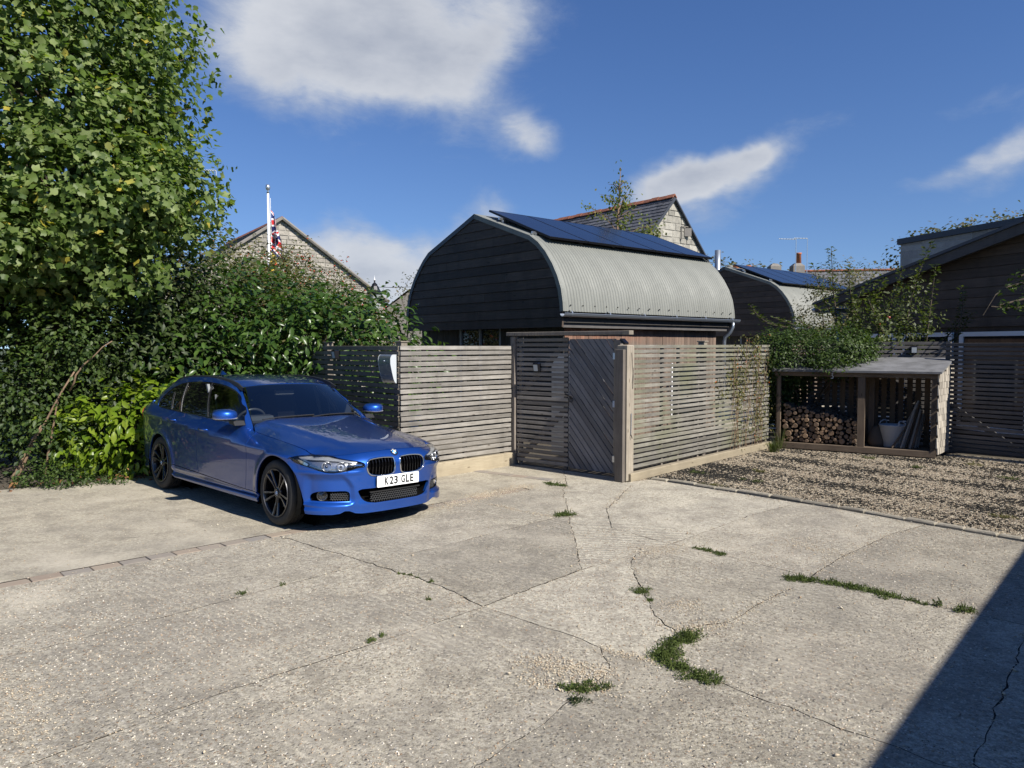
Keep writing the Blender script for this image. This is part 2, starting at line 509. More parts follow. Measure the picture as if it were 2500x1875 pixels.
def concrete_fn(base=(.54, .49, .375), dark=(.155, .135, .098), agg=1.0, smooth=0.0):
    def fn(t):
        o = t.obj(); r = t.orand(); p = t.pos()
        big = t.noise(p, .55, 5, .6)
        med = t.noise(p, 3.4, 6, .65, .3)
        fin = t.noise(p, 46, 6, .8)
        fin2 = t.noise(t.vmath('ADD', p, (3, 7, 0)), 21, 8, .82)
        gr = t.math('ADD', t.math('MULTIPLY', fin, .45), t.math('MULTIPLY', fin2, .55))
        c = t.mix(t.range(gr, .435, .565), base, dark)
        vor = t.voro(t.vmath('ADD', p, t.vmath('SCALE', t.noise(p, 20, 2, out='Color'))), 31)
        [n for n in t.n if n.type == 'VECT_MATH' and n.operation == 'SCALE'][-1].inputs['Scale'].default_value = .03
        pit = t.range(vor, .08, .30, .65 * agg, 0)
        c = t.mix(pit, c, (.13, .105, .075))
        # exposed aggregate: every stone its own shade
        st = t.add('ShaderNodeTexVoronoi'); t.put(st.inputs['Vector'], t.vmath('ADD', p, t.vmath('SCALE', t.noise(p, 60, 2, out='Color')))); st.inputs['Scale'].default_value = 68
        t.n[-1]
        vs = [n for n in t.n if n.type == 'VECT_MATH' and n.operation == 'SCALE'][-1]; vs.inputs['Scale'].default_value = .006
        sepc = t.add('ShaderNodeSeparateColor'); t.l.new(st.outputs['Color'], sepc.inputs[0])
        stone = t.ramp(sepc.outputs[0], [(0, (.10, .075, .05)), (.18, (.26, .17, .10)), (.35, (.42, .36, .27)), (.55, (.58, .53, .44)), (.72, (.30, .27, .23)), (.88, (.66, .62, .54)), (1, (.16, .14, .12))], 'CONSTANT')
        size = t.range(sepc.outputs[1], 0, 1, .22, .70)
        ismask = t.math('LESS_THAN', st.outputs['Distance'], size)
        patch = t.range(t.noise(p, .9, 5, .65), .36, .60, .35, 1.0)
        on = t.math('MULTIPLY', t.math('MULTIPLY', ismask, patch), t.math('GREATER_THAN', sepc.outputs[2], .45))
        on = t.math('MULTIPLY', on, .85 * agg)
        c = t.mix(on, c, stone)
        # second, finer grit
        st2 = t.add('ShaderNodeTexVoronoi'); t.put(st2.inputs['Vector'], p); st2.inputs['Scale'].default_value = 150
        s2 = t.add('ShaderNodeSeparateColor'); t.l.new(st2.outputs['Color'], s2.inputs[0])
        grit = t.ramp(s2.outputs[0], [(0, (.13, .11, .085)), (.35, (.36, .32, .26)), (.7, (.56, .52, .44)), (1, (.25, .22, .18))])
        c = t.mix(t.math('MULTIPLY', t.math('GREATER_THAN', s2.outputs[1], .62), .55 * agg), c, grit)
        # stains
        c = t.mix(t.range(med, .46, .66, 0, .55), c, (.15, .13, .10))
        c = t.mix(t.range(big, .42, .66, 0, .40), c, (.215, .195, .165))
        pale = t.noise(t.vmath('ADD', p, (17, 5, 3)), 1.2, 5, .6)
        c = t.mix(t.range(pale, .52, .7, 0, .5), c, (.53, .475, .375))
        # small dark lichen spots
        lich = t.range(t.voro(p, 7.5, out='Distance'), .0, .045, .7, 0)
        c = t.mix(lich, c, (.09, .08, .065))
        hs = t.add('ShaderNodeHueSaturation'); t.put(hs.inputs['Value'], t.range(r, 0, 1, .80, 1.14)); t.put(hs.inputs['Color'], c)
        hs.inputs['Saturation'].default_value = 1.0
        # tamped ridges run across the local x axis of each slab
        rp = t.vmath('ADD', t.map(o, sc=(1, .08, 1)), t.vmath('SCALE', t.noise(p, 5, 3, out='Color')))
        vs = [n for n in t.n if n.type == 'VECT_MATH' and n.operation == 'SCALE'][-1]; vs.inputs['Scale'].default_value = .035
        w = t.add('ShaderNodeTexWave'); w.wave_type = 'BANDS'; w.bands_direction = 'X'
        t.put(w.inputs['Vector'], rp); w.inputs['Scale'].default_value = 5.2; w.inputs['Distortion'].default_value = 1.2; w.inputs['Detail'].default_value = 2
        ridge = t.math('MULTIPLY', w.outputs['Fac'], t.range(t.noise(p, .8, 4, .6), .44, .58, 0, 1.0 - smooth))
        h = t.math('ADD', t.math('MULTIPLY', fin, .55), t.math('MULTIPLY', on, .6))
        h = t.math('ADD', h, t.math('MULTIPLY', ridge, .85))
        h = t.math('ADD', h, t.math('MULTIPLY', t.noise(p, 120, 3, .7), .35 * (1 - smooth * .5)))
        hs2 = t.mix(t.range(ridge, .05, .6, .0, .34), hs.outputs[0], (.22, .20, .165))
        return {'Base Color': hs2, 'Normal': t.bump(t.math('SUBTRACT', h, t.math('MULTIPLY', pit, .8)), 1.0, .011)}
    return fn
M['concrete'] = principled('tamped_concrete', rough=.93, fn=concrete_fn())
M['concrete_s'] = principled('smooth_concrete', rough=.9, fn=concrete_fn((.50, .45, .345), (.26, .23, .17), .35, .8))
M['concrete_p'] = principled('pale_trench_concrete', rough=.92, fn=concrete_fn((.56, .515, .405), (.23, .205, .155), .55, .0))
M['concrete_g'] = principled('grey_concrete', rough=.93, fn=concrete_fn((.38, .35, .30), (.16, .145, .12), .75, .5))
M['kerb'] = principled('kerb_stone', rough=.9, fn=stone_fn((.30, .27, .21), (.17, .15, .115)))
def pebble_fn(t):
    c = t.ramp(t.island(), [(0, (.56, .48, .35)), (.25, (.44, .35, .235)), (.45, (.62, .56, .44)), (.62, (.33, .23, .14)), (.8, (.50, .43, .32)), (.92, (.22, .17, .12)), (1, (.66, .61, .51))])
    return {'Base Color': c}
M['pebble'] = principled('pale_flint_gravel', rough=.8, fn=pebble_fn)
M['aggregate'] = principled('worn_aggregate', rough=.85, fn=lambda t: {'Base Color': t.ramp(t.island(), [(0, (.10, .07, .045)), (.2, (.27, .19, .12)), (.38, (.44, .37, .27)), (.55, (.60, .55, .45)), (.7, (.20, .165, .13)), (.85, (.36, .26, .17)), (1, (.66, .62, .54))])})
M['gravel_bed'] = principled('gravel_bed', rough=.95, fn=lambda t: {'Base Color': t.mix(t.range(t.voro(t.pos(), 95), .15, .6), (.42, .36, .26), (.20, .165, .12)), 'Normal': t.bump(t.voro(t.pos(), 95), 1, -.008)})
M['grid'] = principled('black_plastic_grid', (.022, .021, .019), .9, Specular_IOR_Level=.1)

# ------------------------------------------------------------------ ground
TH = math.radians(2.88)
def ray(px, py):
    a = (px - 1250) / 1820; b = -(py - 937.5) / 1820
    return np.array([a, math.cos(TH) + b * math.sin(TH), -math.sin(TH) + b * math.cos(TH)])
def G(px, py, z=0.0):
    """where a line of sight meets the ground (world metres)"""
    r = ray(px, py); t = (z - 1.78) / r[2]
    return np.array([r[0] * t, r[1] * t])

def sheet(name, poly, z, mat, kind='structure', label=None):
    me = bpy.data.meshes.new(name)
    me.from_pydata([(x, y, z) for x, y in poly], [], [tuple(range(len(poly)))])
    me.materials.append(mat)
    return tag(add(name, me), kind=kind, label=label)

sheet('ground', [(-400, -60), (400, -60), (400, 700), (-400, 700)], -.09, M['turf'])
sheet('soil', [(-14, -4), (14, -4), (14, 16), (-14, 16)], -.011, M['joint_soil'])

OUT = [(-12, -3), (9, -3), (9, 1.9), (4.67, 6.72), (3.59, 8.09), (1.87, 9.93), (1.49, 9.72), (1.38, 10.12), (.07, 11.24), (-1.46, 9.74), (-3.5, 11.75),
       (-5.3, 9.87), (-6.36, 9.19), (-8.6, 7.7), (-12, 5.4)]
u_br = np.array([.7255, .688]); u_br /= np.linalg.norm(u_br); n_br = np.array([-u_br[1], u_br[0]])
BR0, BR1 = np.array([-3.63, 5.66]) - u_br * 13, np.array([.06, 9.16]) + u_br * .18
g = lambda *pts: [G(*p) for p in pts]
JOINTS = [
    [G(0, 1608) + (G(0, 1608) - G(689, 1429)) * 1.4] + g((0, 1608), (342, 1521), (689, 1429), (900, 1375), (1093, 1331), (1200, 1302), (1360, 1263), (1402, 1262)),
    [G(206, 1815) + (G(206, 1815) - G(537, 1693)) * 3] + g((206, 1815), (537, 1693), (727, 1630), (1031, 1533), (1178, 1481), (1420, 1390), (1551, 1352), (1634, 1329), (1835, 1257), (2010, 1212)) + [(3.9, 8.6)],
    [G(694, 1313) - n_br * -.2] + g((694, 1313), (895, 1373), (1000, 1404), (1080, 1432), (1178, 1481), (1299, 1520), (1421, 1560), (1467, 1581), (1486, 1619), (1488, 1637), (1440, 1680), (1374, 1721), (1327, 1768), (1243, 1815), (1160, 1870)) + [(-.4, 2.2), (-1.4, -3.5)],
    g((1481, 1240), (1493, 1287), (1607, 1320), (1711, 1341), (1835, 1372), (1903, 1389), (1979, 1408), (2120, 1442), (2267, 1478), (2391, 1502), (2500, 1526)) + [(6.5, 3.3), (9.5, 1.0)],
    g((1979, 1408), (2041, 1367), (2170, 1305), (2330, 1262)) + [(4.6, 7.5)],
    g((1936, 1435), (1845, 1478), (1787, 1516), (1700, 1530), (1654, 1549)),
    g((1374, 1140), (1383, 1179), (1376, 1198), (1390, 1262), (1402, 1310), (1418, 1390)),
    g((1540, 1185), (1505, 1221), (1481, 1240)),
    g((1551, 1352), (1540, 1371), (1551, 1408), (1575, 1455), (1598, 1502), (1654, 1549), (1640, 1590), (1635, 1620), (1700, 1650), (1759, 1665), (1835, 1698), (1970, 1746), (2142, 1808), (2290, 1866)) + [(3.2, 2.3), (5.2, -3.5)],
    g((1635, 1620), (1570, 1609), (1495, 1593), (1467, 1581)),
    g((2500, 1559), (2439, 1717), (2377, 1866)) + [(2.2, 1.9), (-.2, -3.5)],
    g((2500, 1559), (2560, 1530)),
    g((1201, 1231), (1290, 1252), (1360, 1263)),
    [BR0 + n_br * .075, BR1 + n_br * .075], [BR0 - n_br * .075, BR1 - n_br * .075],
    [BR1 + n_br * .075, BR1 - n_br * .075, G(1376, 1198)],
]
def arr(p): return np.array([float(p[0]), float(p[1])])
def build_slabs():
    rng = np.random.default_rng(5)
    pts, edges = [], []
    def addpoly(pl, closed=False, wob=.008, st=.075):
        idx = []
        pl = [arr(p) for p in pl]
        if not closed and st < .1:
            pl[0] = pl[0] + (pl[0] - pl[1]) / np.linalg.norm(pl[0] - pl[1]) * .03
            pl[-1] = pl[-1] + (pl[-1] - pl[-2]) / np.linalg.norm(pl[-1] - pl[-2]) * .03
        if closed: pl = pl + [pl[0]]
        first = len(pts)
        for i in range(len(pl) - 1):
            a, b = pl[i], pl[i + 1]
            L = np.linalg.norm(b - a); k = max(1, min(int(L / st), 110))
            nn = np.array([-(b - a)[1], (b - a)[0]]) / max(L, 1e-6)
            for j in range(k):
                q = a + (b - a) * j / k
                if j and wob: q = q + nn * rng.normal(0, wob)
                pts.append(q); idx.append(len(pts) - 1)
        if closed: idx.append(first)
        else: pts.append(pl[-1]); idx.append(len(pts) - 1)
        for a, b in zip(idx[:-1], idx[1:]): edges.append((a, b))
    addpoly(OUT, True, 0)
    for j, pl in enumerate(JOINTS):
        addpoly(pl, False, 0 if j in (13, 14) else (.004 if j in (0, 1, 3, 4, 5) else .008))
    V, E, F, oV, oE, oF = delaunay_2d_cdt([Vector(p) for p in pts], edges, [], 0, 1e-4)
    V = np.array([tuple(v) for v in V]); F = np.array([list(f) for f in F])
    cons = set()
    for e, o in zip(E, oE):
        if len(o): cons.add((min(e), max(e)))
    em = {}
    for fi, f in enumerate(F):
        for k in range(3):
            a, b = int(f[k]), int(f[(k + 1) % 3]); em.setdefault((min(a, b), max(a, b)), []).append(fi)
    comp = -np.ones(len(F), int); nc = 0
    for s0 in range(len(F)):
        if comp[s0] >= 0: continue
        st = [s0]; comp[s0] = nc
        while st:
            x = st.pop(); f = F[x]
            for k in range(3):
                e = (min(int(f[k]), int(f[(k + 1) % 3])), max(int(f[k]), int(f[(k + 1) % 3])))
                if e in cons: continue
                for y in em[e]:
                    if comp[y] < 0: comp[y] = nc; st.append(y)
        nc += 1
    def inside(p, poly):
        c = False; n = len(poly)
        for i in range(n):
            (x1, y1), (x2, y2) = poly[i], poly[(i + 1) % n]
            if (y1 > p[1]) != (y2 > p[1]) and p[0] < (x2 - x1) * (p[1] - y1) / (y2 - y1) + x1: c = not c
        return c
    yard = empty('concrete_yard'); tag(yard, kind='structure')
    lane = math.atan2(*(G(1200, 1302) - G(342, 1521))[::-1])
    for c in range(nc):
        fs = F[comp == c]
        P = V[fs]
        A = .5 * np.abs(np.cross(P[:, 1] - P[:, 0], P[:, 2] - P[:, 0]))
        if A.sum() < .006: continue
        big = P[A.argmax()].mean(0)
        if not inside(big, [tuple(map(float, p)) for p in OUT]): continue
        # skip the strip the pavers lie in
        rel = big - BR0; along = rel @ u_br; off = rel @ n_br
        if 0 < along < np.linalg.norm(BR1 - BR0) and abs(off) < .075: continue
        cen = (P.mean(1) * A[:, None]).sum(0) / A.sum()
        # split the vertices along every joint, so that cracks ending inside a slab open too
        nf = len(fs); par = list(range(nf * 3))
        def find(x):
            while par[x] != x: par[x] = par[par[x]]; x = par[x]
            return x
        he = {}
        for i, f in enumerate(fs):
            for k in range(3): he[(int(f[k]), int(f[(k + 1) % 3]))] = (i, k)
        bedge = []
        for (p_, q_), (i, k) in he.items():
            e = (min(p_, q_), max(p_, q_))
            if (q_, p_) in he and e not in cons:
                j, k2 = he[(q_, p_)]
                par[find(i * 3 + k)] = find(j * 3 + (k2 + 1) % 3)
                par[find(i * 3 + (k + 1) % 3)] = find(j * 3 + k2)
            else: bedge.append((i, k))
        nin = {}
        for (i, k) in bedge:
            p_, q_ = V[fs[i][k]], V[fs[i][(k + 1) % 3]]
            d = q_ - p_; L = np.linalg.norm(d); nn = np.array([-d[1], d[0]]) / max(L, 1e-9)
            for c_ in (i * 3 + k, i * 3 + (k + 1) % 3): nin.setdefault(find(c_), []).append(nn)
        roots = {}; VV = []
        fidx = np.zeros((nf, 3), int)
        gap = .0042
        for i in range(nf):
            for k in range(3):
                r_ = find(i * 3 + k)
                if r_ not in roots:
                    roots[r_] = len(VV); q = V[fs[i][k]].copy()
                    if r_ in nin:
                        m = np.sum(nin[r_], 0); L = np.linalg.norm(m)
                        if L > .2: q = q + m / L * gap * (.35 + 1.5 * rng.random() ** 2)
                    VV.append(q)
                fidx[i, k] = roots[r_]
        is_left = ((cen - BR0) @ n_br) > 0
        ang = lane + (rng.normal(0, .04))
        if abs(cen[0] - 1.0) < .9 and cen[1] > 5.2: ang = lane + .9
        R = np.array([[math.cos(-ang), -math.sin(-ang)], [math.sin(-ang), math.cos(-ang)]])
        n = len(VV)
        top = [tuple((R @ (q - cen))) + (0.0,) for q in VV]
        bot = [(x, y, -.028) for x, y, _ in top]
        faces = [tuple(int(i) for i in f) for f in fidx]
        for (i, k) in bedge:
            a, b = int(fidx[i, k]), int(fidx[i, (k + 1) % 3])
            faces.append((a, a + n, b + n, b))
        me = bpy.data.meshes.new('concrete_slab')
        me.from_pydata(top + bot, [], faces)
        grey = (G(1200, 1650) - cen); 
        mat = M['concrete_s'] if is_left else (M['concrete_g'] if (np.linalg.norm(G(1150, 1620) - cen) < .9 or np.linalg.norm(G(2480, 1800) - cen) < 1.0) else M['concrete'])
        if .5 < cen[0] < 2.3 and cen[1] > 4.6 and A.sum() < 7 and cen[0] < 1.0 + (cen[1] - 4.6) * .35: mat = M['concrete_p']
        me.materials.append(mat); me.materials.append(M['earth'])
        me.polygons.foreach_set('material_index', np.r_[np.zeros(len(fidx), dtype=np.int32), np.ones(len(bedge), dtype=np.int32)])
        o = add('concrete_slab', me, yard, (cen[0], cen[1], rng.uniform(-.003, .002)), (0, 0, ang))
    # the row of pavers set in the concrete
    L = np.linalg.norm(BR1 - BR0); k = 0
    row = empty('paver_row'); tag(row, kind='structure')
    bm = MB().box((0, 0, 0), (.205, .14, .05), bev=.004).mesh('paver', M['brick'])
    x = 0.0
    while x < L - .1:
        c = BR0 + u_br * (x + .105)
        add('paver', bm, row, (c[0], c[1], -.0255 + rng.uniform(-.003, .003)), (rng.normal(0, .008), rng.normal(0, .008), math.atan2(u_br[1], u_br[0]) + rng.normal(0, .012)))
        x += .212
    # short return row towards the gate
    a, b = G(1163, 1150), G(1345, 1172); d = (b - a) / np.linalg.norm(b - a); L2 = np.linalg.norm(b - a); x = 0
    while x < L2 - .1:
        c = a + d * (x + .105)
        add('paver', bm, row, (c[0], c[1], -.0195 + rng.uniform(-.002, .002)), (0, 0, math.atan2(d[1], d[0]) + rng.normal(0, .012)))
        x += .212
build_slabs()

# courtyard behind the fence, seen through the slats
sheet('courtyard', [(-1.3, 10.1), (0.02, 11.4), (1.45, 10.3), (1.6, 10.0), (4.6, 13.3), (13, 22), (3, 26), (-4, 18)], -.012, M['concrete_s'])

# kerb stones along the gravel
KL, KM, KR = np.array([1.87, 9.95]), np.array([3.59, 8.11]), np.array([4.67, 6.74])
def build_kerb():
    rng = np.random.default_rng(3)
    row = empty('kerb'); tag(row, kind='structure')
    pl = [KL, (KL + KM) / 2 + .02, KM, KR, np.array([8.2, 2.6])]
    for a, b in zip(pl[:-1], pl[1:]):
        d = b - a; L = np.linalg.norm(d); d = d / L; x = 0
        while x < L - .1:
            ln = rng.uniform(.24, .46); ln = min(ln, L - x)
            c = a + d * (x + ln / 2) + np.array([-d[1], d[0]]) * rng.normal(.035, .005)
            m = MB().box((0, 0, 0), (ln - rng.uniform(.006, .02), .085 + rng.uniform(-.01, .012), .09), bev=.012)
            m.build('kerb_stone', M['kerb'], row, loc=(c[0], c[1], -.017 + rng.uniform(-.006, .008)), rot=(rng.normal(0, .03), rng.normal(0, .012), math.atan2(d[1], d[0]) + rng.normal(0, .03)))
            x += ln
build_kerb()
BED = [(1.9, 9.99), (3.63, 8.15), (4.72, 6.78), (8.3, 2.6), (11, 6), (9.6, 9.6), (7.95, 11.6), (7.3, 12.35), (6.75, 11.8), (4.68, 13.1), (4.45, 13.0), (1.62, 9.8)]
sheet('gravel_bed', BED, -.012, M['gravel_bed'])

def in_poly(P, poly):
    x, y = P[:, 0], P[:, 1]; c = np.zeros(len(P), bool); n = len(poly)
    for i in range(n):
        x1, y1 = poly[i]; x2, y2 = poly[(i + 1) % n]
        if abs(y2 - y1) < 1e-12: continue
        c ^= ((y1 > y) != (y2 > y)) & (x < (x2 - x1) * (y - y1) / (y2 - y1) + x1)
    return c
OCT_V = np.array([[1, 0, 0], [0, 1, 0], [-1, 0, 0], [0, -1, 0], [0, 0, .7], [0, 0, -.7]], float)
OCT_F = np.array([[0, 1, 4], [1, 2, 4], [2, 3, 4], [3, 0, 4], [1, 0, 5], [2, 1, 5], [3, 2, 5], [0, 3, 5]])
def pebbles(name, P, size, mat, zoff=.0, flat=.6, label=None):
    n = len(P); rng = np.random.default_rng(n)
    s = size * rng.uniform(.55, 1.35, (n, 1))
    sc = np.c_[s, s * rng.uniform(.55, 1.0, (n, 1)), s * rng.uniform(.4, .8, (n, 1))]
    V = OCT_V[None] * sc[:, None, :] * rng.uniform(.75, 1.2, (n, 6, 1))
    a = rng.uniform(0, 2 * PI, n); ca, sa = np.cos(a)[:, None], np.sin(a)[:, None]
    x = V[:, :, 0] * ca - V[:, :, 1] * sa; y = V[:, :, 0] * sa + V[:, :, 1] * ca
    b = rng.normal(0, .35, n)[:, None]
    z = V[:, :, 2] + x * b
    W = np.stack([x + P[:, :1], y + P[:, 1:2], z + zoff + (P[:, 2:3] if P.shape[1] > 2 else 0)], -1).reshape(-1, 3)
    F = (OCT_F[None] + (np.arange(n) * 6)[:, None, None]).reshape(-1, 3)
    o = add(name, npmesh(name, W, F, mat, smooth=False))
    return tag(o, kind='stuff', label=label)
def build_gravel():
    rng = np.random.default_rng(8)
    P = rng.uniform((1.5, 5.8), (9.6, 13.1), (260000, 2))
    P = P[in_poly(P, BED)]
    P = P[P[:, 0] / P[:, 1] < .735]
    P = P[:95000]
    pebbles('loose_gravel', P, .0074, M['pebble'], zoff=-.006)
    # honeycomb gravel grid: thin upright walls
    a = .034; hx = a * math.sqrt(3)
    ang = math.radians(41); R = np.array([[math.cos(ang), -math.sin(ang)], [math.sin(ang), math.cos(ang)]])
    ii, jj = np.meshgrid(np.arange(-160, 160), np.arange(-170, 170))
    cx = (ii + (jj % 2) * .5) * hx; cy = jj * a * 1.5
    C = np.c_[cx.ravel(), cy.ravel()]
    segs = []
    for k in range(3):
        t0 = math.radians(30 + 60 * k); t1 = math.radians(90 + 60 * k)
        segs.append((C + a * np.array([math.cos(t0), math.sin(t0)]), C + a * np.array([math.cos(t1), math.sin(t1)])))
    A = np.concatenate([s[0] for s in segs]) @ R.T + np.array([5.2, 9.6]); B = np.concatenate([s[1] for s in segs]) @ R.T + np.array([5.2, 9.6])
    mid = (A + B) / 2
    keep = in_poly(mid, BED) & (mid[:, 0] / mid[:, 1] < .72)
    # tops stay buried where the gravel lies deep
    dn = .6 * np.sin(mid[:, 0] * 3.1 + 1 + np.sin(mid[:, 1] * 2)) * np.cos(mid[:, 1] * 2.7) + .5 * np.sin(mid[:, 0] * 7 + mid[:, 1] * 5)
    dn += .9 * np.exp(-((mid - np.array([2.6, 10.6])) ** 2).sum(1) / 1.4)
    keep &= dn + rng.normal(0, .8, len(mid)) > .30
    A, B, dn = A[keep], B[keep], dn[keep]
    n = len(A); zt = (.0012 + .0022 * np.clip(dn, -1, 1) + rng.normal(0, .001, n))[:, None]
    w = (B - A); w = w / np.linalg.norm(w, axis=1)[:, None]; nn = np.c_[-w[:, 1], w[:, 0]] * .0016
    zb = np.full((n, 1), -.012)
    V = np.stack([np.c_[A - nn, zb], np.c_[B - nn, zb], np.c_[B - nn, zt], np.c_[A - nn, zt], np.c_[A + nn, zb], np.c_[B + nn, zb], np.c_[B + nn, zt], np.c_[A + nn, zt]], 1).reshape(-1, 3)
    F = np.array([[0, 1, 2, 3], [5, 4, 7, 6], [3, 2, 6, 7]])
    F = (F[None] + (np.arange(n) * 8)[:, None, None]).reshape(-1, 4)
    tag(add('gravel_grid', npmesh('gravel_grid', V, F, M['grid'])), kind='stuff')
    # loose stones on the concrete: along joints, in the holes, by the car and swept in drifts
    S = []
    def spray(poly, n, sd):
        pl = [arr(p) for p in poly]; seg = [np.linalg.norm(b - a) for a, b in zip(pl[:-1], pl[1:])]
        for _ in range(n):
            k = rng.choice(len(seg), p=np.array(seg) / sum(seg)); q = pl[k] + (pl[k + 1] - pl[k]) * rng.random()
            S.append(q + rng.normal(0, sd, 2))
    spray(g((1170, 1212), (1290, 1186)), 1500, .09); spray(g((1080, 1240), (1200, 1205)), 900, .10)
    spray(g((1290, 1610), (1480, 1650)), 750, .07); spray(g((1270, 1660), (1500, 1690)), 300, .05); spray(g((1640, 1540), (1760, 1525)), 260, .06)
    spray(g((1560, 1350), (1660, 1335)), 420, .09); spray(g((1930, 1320), (2050, 1360)), 300, .13); spray(g((1650, 1470), (1700, 1490)), 200, .08)
    spray(g((0, 1660), (60, 1760), (20, 1850)), 480, .13)
    for j in JOINTS[:13]: spray(j, 230, .03)
    spray([KL, KM, KR], 700, .12)
    n = 9000
    Q = rng.uniform((-7, .8), (6.5, 10.5), (n * 2, 2)); Q = Q[in_poly(Q, OUT)][:n]
    S = np.array(S + list(Q)); S = S[in_poly(S, OUT)]
    pebbles('scattered_grit', S, .0065, M['pebble'], zoff=.003)
    # flint aggregate worn out of the nearer slabs, set almost flush
    Q = rng.uniform((-4.2, 1.5), (4.6, 7.2), (64000, 2)); Q = Q[(np.abs(Q[:, 0] / Q[:, 1]) < .74) & in_poly(Q, OUT)]
    dens = .55 + .3 * np.sin(Q[:, 0] * 1.9 + np.sin(Q[:, 1] * 1.3) * 2) + .3 * np.cos(Q[:, 1] * 2.3 - Q[:, 0]); Q = Q[rng.random(len(Q)) < dens * np.clip(1.5 - Q[:, 1] / 7, .3, 1)]
    left = ((Q - BR0) @ n_br) > -.1; Q = Q[~left][:30000]
    pebbles('exposed_aggregate', Q, .0074, M['aggregate'], zoff=-.0012)
    Q = rng.uniform((-4, 1.2), (4.5, 7.5), (110, 2)); Q = Q[in_poly(Q, OUT)]
    pebbles('larger_flints', Q, .014, M['pebble'], zoff=.008)
build_gravel()

# ------------------------------------------------------------------ fences
def fence(label, p0, p1, z0, z1, n, sh, mat, posts=(), sleeper=0.0, thick=.02, backs=(), caps=(), postmat=None, sink=.012, group=None, back_w=.06, post_h=None, cat='fence'):
    p0, p1 = np.array(p0, float), np.array(p1, float)
    d = p1 - p0; L = np.linalg.norm(d); ang = math.atan2(d[1], d[0])
    t = empty('slatted_fence', (p0[0], p0[1], 0), ang)
    tag(t, label, cat, group)
    me = MB().box((0, 0, 0), (L, thick, sh), bev=.0025).mesh('slat', mat)
    rng = random.Random(int(abs(p0[0]) * 1000) + n)
    pitch = (z1 - z0) / n
    for i in range(n):
        z = z1 - sh / 2 - i * pitch + rng.uniform(-.003, .003)
        add('slat', me, t, (L / 2 + rng.uniform(-.006, .006), rng.uniform(-.003, .003), z), (rng.uniform(-.06, .06), rng.uniform(-.0022, .0022), rng.uniform(-.001, .001)))
    pm = postmat or M['post_dark']
    for x in backs:
        MB().box((0, 0, 0), (back_w, .035, z1 - .02), bev=.003).build('batten', pm, t, loc=(x, .034, (z1 - .02) / 2))
    for x in posts:
        MB().box((0, 0, 0), (.09, .09, z1 - .012), bev=.005).build('post', pm, t, loc=(x, .062, (z1 - .012) / 2))
    for x in caps:
        c = MB().box((0, 0, 0), (.10, .10, .05), bev=.004); c.box((0, 0, .033), (.13, .13, .018), bev=.004)
        c.build('post_cap', M['post'], t, loc=(x, .062, z1 + .02))
    if sleeper:
        MB().box((0, 0, 0), (L + .04, .10, sleeper), bev=.008).build('sleeper', M['sleeper'], t, loc=(L / 2, -.012, sleeper / 2 - .01))
    return t

FC = (-1.46, 9.72)
f1 = fence('sunlit grey slatted fence with pale sleeper between the letterbox corner and the gate', FC, (-.02, 11.17), .20, 1.79, 22, .054, M['slat'], sleeper=.20,
           backs=(.42, 1.15), posts=(.1, 1.97), caps=(.08,))
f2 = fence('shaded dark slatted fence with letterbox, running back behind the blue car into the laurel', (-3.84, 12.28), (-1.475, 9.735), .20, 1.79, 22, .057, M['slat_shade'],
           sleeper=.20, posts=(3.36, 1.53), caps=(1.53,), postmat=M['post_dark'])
f3 = fence('long sunlit slatted fence right of the gate with climbers at its far end', (1.53, 9.79), (4.53, 13.13), .13, 1.805, 25, .044, M['slat_green'], sleeper=.115,
           backs=(.9, 1.35, 1.95, 2.6, 3.4, 4.1), back_w=.045, posts=(.08, 2.15, 4.42), caps=(2.15,), postmat=M['post_dark'])
f4 = fence('high slatted fence behind the wood store roof', (4.60, 13.95), (7.42, 12.72), .1, 1.86, 24, .050, M['slat_dark'], backs=(.9, 1.8), posts=(3.0,), postmat=M['post_dark'], back_w=.05)

